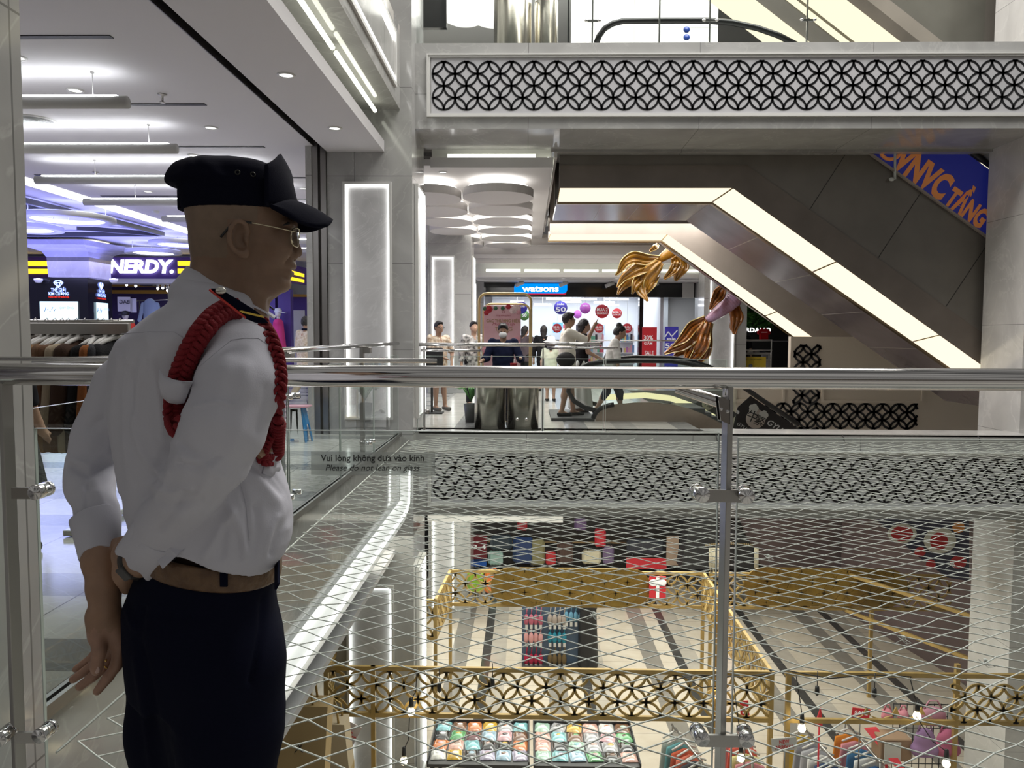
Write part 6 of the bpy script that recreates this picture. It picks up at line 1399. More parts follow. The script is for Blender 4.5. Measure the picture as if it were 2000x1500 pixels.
# ================================================================== casual wear shop with foliage further right
YJ = 23.0
struct('wall_foliage_shop', MB().box(X(1425, YJ+1.2), X(1545, YJ+1.2), YJ+1.45, YJ+1.55, 0, 3.2), M['blackmat'])
rl = random.Random(9); fo = MB()
for k in range(700):
    p = pY(rl.uniform(1428, 1512), rl.uniform(590, 640), YJ+rl.uniform(.5, 1.1)); a = Vector((rl.gauss(0, 1), rl.gauss(0, 1), rl.gauss(0, 1))).normalized(); b = a.orthogonal(); fo.add([p, p+a*.09+b*.03, p+a*.20, p+a*.09-b*.03], [(0, 1, 2, 3)])
tag(obj('foliage', fo, mat('leaf_green', (.03, .12, .02), .5, col2=(.06, .2, .03), nscale=4)), 'dense green foliage hanging over the clothes shop at the right', 'plants', kind='stuff')
sg2 = thing('shop_sign', 'white backlit letters above the clothes shop at the right', 'sign', pY(1470, 650, YJ))
ptext('GIORDANO', 1468, 645, 74, 8, YJ, sg2, M['signwhite'], bold=.03)
tee = MB(); q = [(1485, 664), (1485, 652), (1482, 654), (1480, 648), (1489, 641), (1493, 643), (1497, 641), (1506, 648), (1504, 654), (1501, 652), (1501, 664)]
tee.prism([pY(a, b, YJ-.3) for a, b in q], (0, .12, 0)); t_ = tag(obj('red_tee', tee, cloth('red_tee', (.55, .01, .02)), bevel=.02), 'red t-shirt on a hanging form under the white shop letters', 'shirt'); ptext('GIORDANO', 1493, 649, 11, 1.6, YJ-.305, t_, M['whiteink'])
tbl = thing('display_table', 'white display table with folded clothes behind the thin white railing', 'table', (X(1465, 21.6), 21.6, 0))
obj('top', MB().rbox((X(1465, 21.6), 21.6, zat(688, 21.6)), (.5, .35, .03), .01), M['shelfw'], tbl); obj('top', MB().rbox((X(1465, 21.6), 21.6, zat(700, 21.6)), (.5, .35, .03), .01), M['shelfw'], tbl)
for sx in (-.45, .45): obj('leg', MB().box(X(1465, 21.6)+sx-.03, X(1465, 21.6)+sx+.03, 21.3, 21.9, 0, .9), M['shelfw'], tbl)
for k, px in enumerate((1440, 1452, 1464, 1476, 1488)):
    tag(obj('folded_shirt', MB().rbox((X(px, 21.5), 21.5, zat(684, 21.5)), (.075, .14, .05), .02), cloth('folded_%d' % (k % 3), [(.55, .55, .55), (.08, .09, .12), (.7, .7, .68)][k % 3])), ['folded pale shirt at the left end of the display table', 'folded dark shirt, second from the left on the display table', 'folded white shirt in the middle of the display table', 'folded pale shirt, second from the right on the display table', 'folded dark shirt at the right end of the display table'][k], 'shirt', 'folded shirts on the display table')
rlg = thing('railing', 'thin white metal railing in front of the display table', 'railing', (X(1465, 20.9), 20.9, 0)); m = MB()
for py in (664, 684): m.tube([pY(1432, py, 20.9), pY(1508, py, 20.9)], .018, 8)
obj('rail', m, M['trimwhite'], rlg)
for px in (1433, 1507): obj('post', MB().tube([pY(px, 664, 20.9), Vector((X(px, 20.9), 20.9, 0))], .018, 8), M['trimwhite'], rlg)
yb = thing('board', 'yellow promotion board with dark lettering hanging on the white railing', 'board', (X(1462, 20.8), 20.8, .4)); p, q = pY(1432, 735, 20.8), pY(1496, 697, 20.8)
obj('panel', MB().box(p.x, q.x, 20.79, 20.82, p.z, q.z), mat('yellow_board', (.70, .52, .05), .5), yb); ptext('GIORDANO | GIORDANO', 1463, 702, 50, 3.5, 20.785, yb, M['ink'])
for k, px in enumerate((1438, 1452, 1466)):
    c = pY(px, 715, 20.78); obj('round_print', MB().lathe([(0, .003), (.055, .003), (.055, 0)], c, 14, Matrix.Rotation(PI/2, 3, 'X')), mat('grey_print', (.25, .28, .36), .5), yb)
# ================================================================== hanging fish sculptures
M['amber'] = mat('amber_resin', (.42, .20, .02), .12, coat=.6, noise=.25, nscale=3, sub=.0)
M['amber2'] = mat('orange_resin', (.38, .125, .02), .12, coat=.6, noise=.25, nscale=3)
for k_ in ('amber', 'amber2'):
    b_ = M[k_].node_tree.nodes['Principled BSDF']; b_.inputs['Transmission Weight'].default_value = .12
YFI = 19.3
def frond(pts, hw, Y, amp=.12, ph=0.0, rim=None):
    P3 = [pY(a, b, Y) for a, b in pts]; n = 26; W = []; C = []
    cum = [0]
    for a, b in zip(P3[:-1], P3[1:]): cum.append(cum[-1]+(b-a).length)
    for i in range(n+1):
        t = cum[-1]*i/n; j = max(k for k in range(len(cum)) if cum[k] <= t+1e-9); j = min(j, len(cum)-2); f_ = (t-cum[j])/(cum[j+1]-cum[j])
        C.append(P3[j].lerp(P3[j+1], f_)); W.append((hw[j]+(hw[j+1]-hw[j])*f_)*1.35*Y/1500)
    for _ in range(3): C = [C[0]]+[(C[i-1]+C[i]*2+C[i+1])/4 for i in range(1, n)]+[C[n]]; W = [W[0]]+[(W[i-1]+W[i]*2+W[i+1])/4 for i in range(1, n)]+[W[n]]
    rows = []
    for i in range(n+1):
        t = (C[min(i+1, n)]-C[max(i-1, 0)]).normalized(); s_ = t.cross(Vector((0, 1, 0))).normalized(); row = []
        for k in range(9):
            u = -1+k/4; row.append(C[i]+s_*u*W[i]+Vector((0, amp*math.sin(2.2*i/n*PI+ph)*.6+.05*math.cos(u*PI*2.5+ph)-.10*u*u*math.cos(ph), 0)))
        rows.append(row)
    return rows
def fish(name, label, Y, root, fronds, body, mt, fins, cables):
    t = thing('fish_sculpture', label, 'sculpture', pY(*root, Y))
    for k, (pts, hw) in enumerate(fronds):
        m = MB(); rows = frond(pts, hw, Y+.10*((k % 3)-1), .16, k*1.3); m.grid(rows); tf = obj('tail_frond', m, mt, t, solid=.025)
        e = MB(); e.tube([r[0] for r in rows], .010, 6); e.tube([r[-1] for r in rows], .010, 6); obj('frond_edge', e, M['fishedge'], tf)
    b = MB(); P3 = [pY(a, b_, Y) for a, b_, _ in body]; b.tube(P3, [r*Y/1500 for _, _, r in body], 18); bo = obj('body', b, mt, t, sub=1)
    sc = MB()
    for (a, b_, r), (a2, b2, r2) in zip(body[:-1], body[1:]):
        p, q = pY(a, b_, Y), pY(a2, b2, Y); n = 4
        for k in range(n):
            c = p.lerp(q, k/n); R_ = (r+(r2-r)*k/n)*Y/1500; sc.lathe([(R_*1.06, 0), (R_*1.12, .05), (R_*.98, .09)], c, 18, (q-p).normalized().to_track_quat('Z', 'Y').to_matrix())
    obj('scales', sc, M['fishscale'] if len(fins) == 2 else mt, bo)
    for k, (pts, hw) in enumerate(fins):
        m = MB(); m.grid(frond(pts, hw, Y-.2+.35*(k % 2), .12, k+.4)); obj('fin', m, mt, t, solid=.03)
    for px, py0 in cables: obj('cable', MB().tube([pY(px, py0, Y), pY(px, py0, Y)+Vector((0, 0, 4.05-pY(px, py0, Y).z))], .006, 4), M['trimwhite'], t)
    return t
M['fishedge'] = mat('fish_fin_edge', (.75, .62, .25), .1, .4, coat=1.0)
M['fishscale'] = mat('fish_scale_resin', (.45, .22, .30), .12, coat=1.0, col2=(.55, .35, .55), nscale=6)  # purple light falling on the scales is mixed into their colour
Z_ = lambda L_: [(1180+a*.18, 460+b*.18) for a, b in L_]
fish('a', 'golden fish sculpture hanging by the ceiling, flowing tail over the drugstore front', YFI, (1286, 508), [
    (Z_([(600, 265), (450, 262), (320, 240), (220, 290), (160, 400), (125, 430)]), (5, 8, 9, 7, 3, 1)), (Z_([(600, 275), (480, 320), (330, 380), (215, 450), (145, 560)]), (6, 9, 9, 5, 1)), (Z_([(600, 285), (470, 370), (320, 450), (205, 550), (148, 640)]), (6, 9, 9, 5, 1)),
    (Z_([(610, 290), (520, 390), (440, 480), (400, 590), (470, 715)]), (6, 12, 13, 8, 1)), (Z_([(600, 290), (450, 400), (340, 520), (300, 635)]), (6, 9, 7, 1)), (Z_([(610, 300), (540, 400), (480, 530), (440, 650)]), (5, 9, 9, 1)), (Z_([(590, 90), (550, 130), (500, 170)]), (2, 4, 1))],
    [(1284, 510, 6), (1292, 504, 8), (1304, 496, 10), (1318, 486, 13), (1336, 474, 16), (1360, 462, 18)], M['amber'],
    [(Z_([(750, 235), (790, 300), (740, 380), (650, 470)]), (4, 7, 6, 1)), (Z_([(830, 250), (850, 330), (810, 400), (780, 490)]), (5, 9, 7, 1)), (Z_([(800, 260), (780, 340), (760, 420)]), (4, 7, 2))], ((1300, 490), (1340, 470)))
fish('b', 'orange fish sculpture with purple scaled body diving behind the lower light band', YFI-.4, (1380, 627), [
    (Z_([(1100, 905), (950, 990), (850, 1110), (740, 1205)]), (5, 8, 7, 1)), (Z_([(1110, 920), (980, 1050), (850, 1180), (660, 1285)]), (6, 10, 9, 1)), (Z_([(1110, 930), (1010, 1080), (900, 1220), (760, 1315)]), (6, 11, 10, 1)), (Z_([(1115, 940), (1050, 1100), (960, 1250), (850, 1370)]), (6, 10, 9, 1)),
    (Z_([(1120, 940), (1085, 1120), (1020, 1250), (900, 1365)]), (6, 10, 9, 1)), (Z_([(1130, 950), (1090, 1150), (1060, 1300), (1020, 1390)]), (6, 10, 9, 1)), (Z_([(1125, 940), (1060, 1180), (1000, 1300), (960, 1370)]), (5, 9, 8, 1))],
    [(1375, 630, 5), (1384, 624, 8), (1395, 616, 10), (1408, 606, 12), (1420, 596, 14), (1436, 582, 15)], M['amber2'],
    [(Z_([(1290, 560), (1240, 640), (1190, 700), (1150, 800)]), (5, 9, 6, 1)), (Z_([(1420, 760), (1430, 880), (1410, 980), (1420, 1070)]), (6, 9, 6, 1))], ((1400, 600), (1425, 590)))
# ================================================================== SHOPS AND FITTINGS ON THE LEFT
YN = 25.0
M['purple'] = mat('purple_paint', (.075, .035, .24), .5); M['purpled'] = mat('dark_purple_paint', (.035, .018, .09), .5); M['ochre'] = mat('ochre_stripe', (.50, .27, .03), .5)
M['yellowlit'] = emis('yellow_stripe_light', (1, .72, .03), 1.25)
def pbox(px0, px1, py0, py1, Y, d): p, q = pY(px0, py1, Y), pY(px1, py0, Y); return MB().box(p.x, q.x, Y, Y+d, p.z, q.z)
struct('wall_purple_shop', pbox(-200, 545, 545, 760, YN+3.0, .2), M['purpled'])
fs = thing('shop_fascia', 'purple shop fascia with yellow light stripes and white lit lettering', 'sign', pY(300, 545, YN))
obj('panel', pbox(-150, 545, 503, 545, YN, .4), M['purple'], fs)
for a, b in ((-150, 99), (347, 545)):
    for y0, y1 in ((510, 519), (525, 534)): p, q = pY(a, y1, YN-.03), pY(b, y0, YN-.03); obj('light_stripe', MB().box(p.x, q.x, YN-.03, YN, p.z, q.z), M['yellowlit'], fs)
obj('lettering', text_mb('NERDY.', pY(276, 522, YN-.05), (1, 0, 0), (0, 0, 1), 25*YN/1500, .03, width=128*YN/1500, bold=.05, shear=.15), emis('letter_light', (.86, .9, 1), 3.0), fs)
obj('lower_ledge', pbox(-150, 545, 545, 552, YN-.3, .6), M['trimwhite'], fs)
struct('wall_stripe', MB().box(X(-150, YN+2.9), X(545, YN+2.9), YN+2.9, YN+3.0, zat(562, YN+2.9), zat(555, YN+2.9)).box(X(-150, YN+2.9), X(545, YN+2.9), YN+2.9, YN+3.0, zat(576, YN+2.9), zat(569, YN+2.9)), M['ochre'])
for k, (px, py) in enumerate(((247, 548), (265, 550), (308, 555), (318, 554), (327, 559), (338, 553))):
    c = pY(px, py, YN+1.5); tag(obj('track_spot', MB().lathe([(0, -.12), (.05, -.12), (.05, .08), (0, .08)], c, 12).lathe([(0, -.125), (.045, -.125)], c, 12), [M['trimwhite']]), ['first spotlight from the left under the purple fascia', 'second spotlight from the left under the purple fascia', 'third spotlight from the left under the purple fascia', 'fourth spotlight under the purple fascia', 'fifth and lowest spotlight under the purple fascia', 'spotlight under the purple fascia nearest the collar of the guard'][k], 'light', 'spotlights under the purple fascia')
    obj('stem', MB().tube([c, Vector((c.x, c.y, zat(550, YN)))], .012, 5), M['trimwhite'], SC.objects['track_spot' if k == 0 else 'track_spot.%03d' % k]); obj('glow', MB().ball(c-Vector((0, 0, .15)), .045, 8), M['ledhi'], SC.objects['track_spot' if k == 0 else 'track_spot.%03d' % k])
tag(obj('speaker_box', pbox(273, 298, 547, 558, YN+1.2, .3), M['darkgrey']), 'dark box hanging under the white fascia letters', 'box')
# return fascia of the same shop, turned away behind the face of the guard
a0, a1 = pY(540, 520, 26.0), pY(648, 545, 36.0)
fs2 = thing('shop_fascia', 'second purple fascia with yellow stripes and white letters, right of the chin of the guard', 'sign', a0)
def slab(px0, py0a, py0b, px1, py1a, py1b, Ya, Yb, d=.02): 
    return MB().prism([pY(px0, py0a, Ya), pY(px1, py1a, Yb), pY(px1, py1b, Yb), pY(px0, py0b, Ya)], (0, d, 0))
obj('panel', slab(520, 508, 548, 660, 535, 563, 26, 28.5, .2), M['purple'], fs2)
for a_ in ((520, 514, 523, 594, 535, 541.5, 25.97, 27.2), (520, 530, 539, 594, 546, 552, 25.97, 27.2)): obj('light_stripe', slab(*a_), M['yellowlit'], fs2)
ra, rb = pY(597, 543, 27.2), pY(640, 553, 28.2); obj('lettering', text_mb('NERDY.', (ra+rb)/2+(rb-ra)*.9+Vector((0, -.08, 0)), (rb-ra), (0, 0, 1), .36, .03, bold=.05), [c for c in fs.children if c.name.startswith('lettering')][0].data.materials[0], fs2)
for (a, b, lab) in ((527, 537, 'purple pillar right of the red cord, under the second fascia'), (545, 567, 'wide purple pillar behind the shoulder of the guard')):
    o = pbox(a, b, 565, 770, 25.6, .3); struct('column_purple', o, M['purple'])
struct('wall_purple_panel', pbox(572, 594, 606, 760, 27.5, .1), M['trimwhite']); struct('wall_purple_right', pbox(567, 660, 575, 760, 28.4, .2), M['purple']); struct('trim_ochre', pbox(567, 660, 575, 580, 28.3, .1), M['ochre'])
# hanging shirt, mannequins, bag sign
def garment(name, label, px, py, w, hgt, Y, c, sleeves=True, extra=None):
    S = SDF((X(px, Y)-w, Y-.25, zat(py, Y)-hgt-.1), (X(px, Y)+w, Y+.25, zat(py, Y)+.15), .018); c0 = pY(px, py, Y)
    S.cone(c0+Vector((-w*.28, 0, -.08)), c0+Vector((w*.28, 0, -.08)), .07, .07, .04); S.cone(c0+Vector((0, 0, -.1)), c0+Vector((0, 0, -hgt)), w*.36, w*.40, .04)
    for s_ in (-1, 1): S.cone(c0+Vector((s_*w*.40, 0, -.08)), c0+Vector((s_*w*.62, 0, -hgt*.62)), .075, .07, .03)
    P, Q = S.mesh(1); P[:, 1] = Y+(P[:, 1]-Y)*.5; o = mesh_obj(name, P, Q, c, None, origin=c0-Vector((0, 0, hgt))); return tag(o, label, 'clothes')
garment('hanging_shirt', 'pale blue shirt hanging in the purple shop, left of the shoulder of the guard', 293, 590, .62, 1.0, 26.3, cloth('blue_shirt', (.42, .55, .70)))
rk = tag(obj('clothes_rail', MB().tube([pY(262, 588, 26.3), pY(360, 585, 26.3)], .02, 6).tube([pY(272, 588, 26.3), Vector((X(272, 26.3), 26.3, 0))], .02, 6), M['steel']), 'steel clothes rail carrying the pale blue shirt', 'rail')
mn = thing('mannequin', 'white mannequin with black cap and red striped jacket in the purple shop', 'mannequin', (X(245, 24.6), 24.6, 0)); c = pY(245, 618, 24.6)
S = SDF((c.x-.4, 24.2, c.z-2.1), (c.x+.4, 25.0, c.z+.3), .02); S.ell(c+Vector((0, 0, .03)), (.10, .11, .13), .02); S.cone(c+Vector((0, 0, -.05)), c+Vector((0, 0, -.25)), .055, .065, .02); S.cone(c+Vector((-.13, 0, -.3)), c+Vector((.13, 0, -.3)), .08, .08, .04); S.cone(c+Vector((0, 0, -.3)), c+Vector((0, 0, -.8)), .14, .13, .04)
for s_ in (-1, 1): S.cone(c+Vector((s_*.09, 0, -.8)), c+Vector((s_*.1, 0, -1.93)), .08, .05, .03)
P, Q = S.mesh(1); mesh_obj('figure', P, Q, M['trimwhite'], mn)
S = SDF((c.x-.5, 24.2, c.z-1.0), (c.x+.5, 25.0, c.z), .02); S.cone(c+Vector((-.16, 0, -.28)), c+Vector((.16, 0, -.28)), .11, .11, .04); S.cone(c+Vector((0, 0, -.3)), c+Vector((0, 0, -.85)), .18, .18, .04)
for s_ in (-1, 1): S.cone(c+Vector((s_*.22, 0, -.28)), c+Vector((s_*.30, 0, -.75)), .09, .07, .03)
P, Q = S.mesh(1); jk = mesh_obj('jacket', P, Q, cloth('red_jacket', (.60, .06, .03)), mn)
for s_ in (-1, 1): obj('white_band', MB().tube([c+Vector((s_*.05, -.21, -.28)), c+Vector((s_*.2, -.17, -.42)), c+Vector((s_*.3, -.12, -.6))], .025, 6), M['trimwhite'], jk)
obj('cap', MB().lathe([(.12, .04), (.125, .10), (.09, .17), (0, .19)], c, 16).prism([c+Vector((-.12, -.02, .06)), c+Vector((.12, -.02, .06)), c+Vector((.10, -.26, .04)), c+Vector((-.10, -.26, .04))], (0, 0, .02)), M['blackmat'], mn)
obj('tablet', pbox(236, 250, 637, 647, 24.2, .03), emis('tablet_glow', (.5, .75, 1), 1.0), mn)
mn2 = thing('mannequin', 'white mannequin with white cap and pink outfit behind the purple pillar', 'mannequin', (X(543, 25.2), 25.2, 0)); c = pY(543, 612, 25.2)
obj('head', MB().ball(c, (.10, .12, .14), 14).tube([c, c+Vector((0, 0, -.3))], .055, 10), M['trimwhite'], mn2); obj('cap', MB().lathe([(.12, .03), (.125, .09), (.09, .16), (0, .18)], c, 16).prism([c+Vector((0, -.12, .05)), c+Vector((0, .12, .05)), c+Vector((.26, .10, .0)), c+Vector((.26, -.10, .0))], (0, 0, .02)), M['shelfw'], mn2)
S = SDF((c.x-.5, 24.8, c.z-1.3), (c.x+.5, 25.6, c.z), .02); S.cone(c+Vector((0, -.1, -.3)), c+Vector((0, .1, -.3)), .12, .12, .04); S.cone(c+Vector((0, 0, -.35)), c+Vector((0, 0, -1.2)), .17, .26, .05); P, Q = S.mesh(1); mesh_obj('dress', P, Q, cloth('pink_dress', (.62, .06, .22)), mn2); obj('stand', MB().tube([c+Vector((0, 0, -1.2)), Vector((c.x, c.y, 0))], .05, 8).lathe([(0, .02), (.2, .02), (.2, 0)], (c.x, c.y, 0), 16), M['trimwhite'], mn2)
bsg = thing('paper_sign', 'white sign with mirrored lettering in the purple shop, left of the hanging shirt', 'sign', pY(243, 606, 25.4)); obj('panel', pbox(230, 254, 580, 608, 25.4, .02), M['trimwhite'], bsg); obj('lettering', text_mb('BAG', pY(243, 590, 25.38), (-1, 0, 0), (0, 0, 1), .13, -.004, width=.34, bold=.01), M['ink'], bsg)
obj('panel', pbox(255, 266, 583, 610, 25.5, .02), M['shelfw'], bsg)
nb = MB(); nb.tube([pY(a, b, 25.0) for a, b in ((505, 585), (516, 584), (519, 590), (519, 606), (515, 612), (503, 612))], .025, 6); tag(obj('neon_line', nb, emis('pale_blue_neon', (.5, .75, 1), 3.0)), 'pale blue neon outline under the chin of the guard', 'light')
# flared pillar with black jewellery kiosk
YP = 21.0
pil = MB(); xa, xb = X(98, YP), X(178, YP); zt = 4.0; zc = zat(487, YP)
prof = [(0, zat(545, YP)+.02), (0, zat(540, YP)), (.02, zat(505, YP)), (.10, zat(494, YP)), (.32, zat(488, YP)), (.62, zat(484, YP)), (.62, zat(474, YP))]
rows = []
for e_, z in prof: rows.append([Vector((xa-e_, YP-e_*.9, z)), Vector((xb+e_*.3, YP-e_*.9, z)), Vector((xb+e_*.7, YP+1.1+e_*.6, z)), Vector((xa-e_, YP+1.1+e_*.6, z))])
for r0, r1 in zip(rows[:-1], rows[1:]):
    for k in range(4): a, b = k, (k+1) % 4; pil.add([r0[a], r0[b], r1[b], r1[a]], [(0, 1, 2, 3)])
pil.add(rows[-1], [(0, 1, 2, 3)]); pil.box(xa+.1, xb, YP+.2, YP+1.0, zat(474, YP), 4.0)
struct('column_flared', pil, M['pillarw'] if 'pillarw' in M else M.setdefault('pillarw', marble('pillar_marble', (.44, .43, .48), (.55, .54, .6), .15, .8)))
struct('trim_pillar_glow', MB().box(xa+.08, xb+.02, YP+.16, YP+.2, zat(471, YP), zat(461, YP)).box(xb, xb+.04, YP+.2, YP+1.0, zat(471, YP), zat(461, YP)), emis('pillar_glow', (1, .93, .78), 1.1))
YK = YP-.3; ki = thing('kiosk', 'black jewellery kiosk with lit diamond logo and bright screens around the flared pillar', 'kiosk', (X(115, YK), YK, 0))
kx0, kx1, kx2 = X(56, YK), X(174, YK), X(221, YK+1.6); zk = zat(545, YK)
obj('body', MB().prism([(kx0, YK, 0), (kx1, YK, 0), (kx2, YK+1.6, 0), (kx0, YK+1.6, 0)], (0, 0, zk)), M['black'], ki)
M['neonblue'] = emis('diamond_neon', (.25, .35, 1), 3.5); M['screenw'] = emis('kiosk_screen', (.62, .85, 1), 1.5)
sd2 = (Vector((kx2, YK+1.6, 0))-Vector((kx1, YK, 0))).normalized(); sn2 = Vector((sd2.y, -sd2.x, 0))
for (O_, R_, nrm_, px_c, wsc) in ((pY(114, 560, YK-.02), Vector((1, 0, 0)), Vector((0, -1, 0)), 114, 1.0), (Vector((kx1, YK, 0))+sd2*((kx2-kx1)/sd2.x*.52)+sn2*.02, sd2, sn2, 200, 1.0)):
    O_ = Vector((O_.x, O_.y, 0)); sc_ = 21/1500
    def kp(dx, py): return O_+R_*dx*sc_*.9+Vector((0, 0, zat(py, YK)))
    dm = MB()
    for a, b in (((-10, 555), (-6, 551)), ((-6, 551), (6, 551)), ((6, 551), (10, 555)), ((10, 555), (0, 565)), ((0, 565), (-10, 555)), ((-10, 555), (10, 555)), ((-4, 555), (0, 565)), ((4, 555), (0, 565)), ((-4, 555), (-6, 551)), ((4, 555), (6, 551))): dm.tube([kp(*a), kp(*b)], .012, 5)
    obj('diamond_logo', dm, M['neonblue'], ki)
    obj('lettering', text_mb('THẾ GIỚI', kp(0, 569.5), R_, (0, 0, 1), .095, .006, width=32*sc_*.9, bold=.02), M['neonblue'], ki); obj('lettering', text_mb('KIM CƯƠNG', kp(0, 577), R_, (0, 0, 1), .09, .006, width=43*sc_*.9, bold=.02), M['neonblue'], ki)
    obj('lettering', text_mb('THÀNH VIÊN TẬP ĐOÀN DOJI', kp(0, 583.5), R_, (0, 0, 1), .04, .006, width=45*sc_*.9), emis('red_neon', (1, .05, .03), 1.6), ki)
    hw_ = 41 if px_c == 114 else 30
    s_ = obj('screen', MB().prism([kp(-hw_, 636), kp(hw_, 636), kp(hw_, 592), kp(-hw_, 592)], nrm_*.02), M['screenw'], ki)
    obj('screen_text', text_mb('QUÝ ÔNG', kp(18, 605)+nrm_*.03, R_, (0, 0, 1), .06, .003), mat('screen_ink', (.15, .25, .4), .5), s_)
    dsh = MB()
    for k in range(5): dsh.tube([kp(-30+5*k, 612-3*(k % 2))+nrm_*.03, kp(-27+5*k, 603+4*(k % 3))+nrm_*.03], .008, 4)
    obj('screen_drawing', dsh, SC.objects['screen_text'].data.materials[0], s_)
tag(obj('white_board', pbox(42, 56, 560, 630, YK+.5, .05), M['shelfw']), 'pale lit panel between the black kiosk and the near column', 'panel')
for px in (75, 222):
    c = pY(px, 548, YK-.15); tag(obj('dome_camera', MB().ball(c, (.10, .10, .07), 14).lathe([(.11, .0), (.11, .05), (0, .06)], c, 16), M['trimwhite']), 'white dome camera on the top edge of the black kiosk, %s corner' % ('left' if px < 100 else 'right'), 'camera', 'dome cameras')
# step stool behind the red cord
YT = 9.9; x0, x1 = X(556, YT), X(590, YT); st = thing('step_stool', 'folding plastic step stool with pink top, white legs and blue side', 'stool', (X(575, YT), YT, 0)); zt = zat(797, YT)
obj('top', MB().rbox(((x0+x1)/2+.03, YT+.08, zt), ((x1-x0)/2+.04, .11, .012), .006), mat('pink_plastic', (.62, .33, .40), .4), st)
for k in range(2):
    y = YT-.02+.18*k; m = MB(); xm = (x0+x1)/2
    m.prism([(x0-.02, y, 0), (x0+.05, y, 0), (x0+.08, y, zt*.45), (x0+.09, y, zt-.06), (x1-.09, y, zt-.06), (x1-.08, y, zt*.45), (x1-.05, y, 0), (x1+.02, y, 0), (x1-.03, y, zt-.01), (x0+.03, y, zt-.01)], (0, .015, 0)); m.box(xm-.05, xm+.05, y, y+.012, .05, zt-.03)
    obj('leg_frame', m, M['shelfw'] if k == 0 else mat('blue_plastic', (.03, .22, .50), .4), st)
obj('side_frame', MB().prism([(x1-.03, YT, zt-.01), (x1-.03, YT+.18, zt-.01), (x1+.06, YT+.21, 0), (x1+.06, YT+.15, 0), (x1+.02, YT+.14, zt*.5), (x1+.02, YT+.05, zt*.5), (x1+.03, YT+.02, 0), (x1+.03, YT-.03, 0)], (.012, 0, 0)), SC.objects['leg_frame.001'].data.materials[0], st)
# potted green next to the bins
pt = thing('potted_fern', 'small fern whose leaves peep out left of the steel bins', 'plant', (X(918, 12.4), 12.4, 0)); m = MB(); rl = random.Random(4)
for k in range(26):
    a = rl.uniform(0, 2*PI); e_ = Vector((math.cos(a)*.22, math.sin(a)*.2, .1)); b = Vector((X(920, 12.4), 12.4, .34)); pts = [b, b+e_*.6+Vector((0, 0, .16)), b+e_*1.2+Vector((0, 0, .08))]; m.tube(pts, [.006, .014, .003], 4)
obj('frond', m, mat('fern_green', (.05, .22, .03), .5), pt); obj('pot', MB().lathe([(0, 0), (.09, 0), (.12, .30), (.10, .30), (.09, .27), (0, .27)], (X(920, 12.4), 12.4, 0), 18), M['darkgrey'], pt)
# ================================================================== clothes rack right behind the left balustrade
YR_ = 5.5; cr_ = thing('clothes_rack', 'grey steel clothes rack of coats behind the left balustrade', 'rack', (-3.25, YR_, 0))
xa, xb = X(-40, YR_), X(262, YR_); zr = zat(641, YR_, 150)
obj('beam', MB().rbox(((xa+xb)/2, YR_-.06, zr-.005), ((xb-xa)/2, .02, .042), .004), M['steel'], cr_)
obj('rail', MB().tube([(xa, YR_, zr+.05), (xb, YR_, zr+.05)], .013, 10), M['steel'], cr_)
for px in (178, -30): obj('post', MB().rbox((X(px, YR_), YR_-.03, zr/2), (.028, .028, zr/2), .004), M['steel'], cr_)
obj('foot', MB().rbox((X(178, YR_), YR_, .03), (.04, .35, .02), .005), M['steel'], cr_); obj('foot', MB().rbox((X(-30, YR_), YR_, .03), (.04, .35, .02), .005), M['steel'], cr_)
M['hang'] = mat('white_hanger', (.66, .65, .62), .4)
cl_cols = [('dark grey jacket', (.05, .05, .055)), ('black patterned jacket', (.02, .02, .022)), ('brown wool coat', (.20, .115, .06)), ('camel coat', (.26, .15, .075)), ('brown knitted coat', (.16, .09, .05)), ('orange trimmed brown coat', (.14, .075, .045)), ('beige boucle coat', (.38, .31, .22)), ('dark brown coat', (.06, .035, .025)), ('rust coat', (.25, .09, .03)), ('black coat', (.015, .015, .016))]
ci = 0
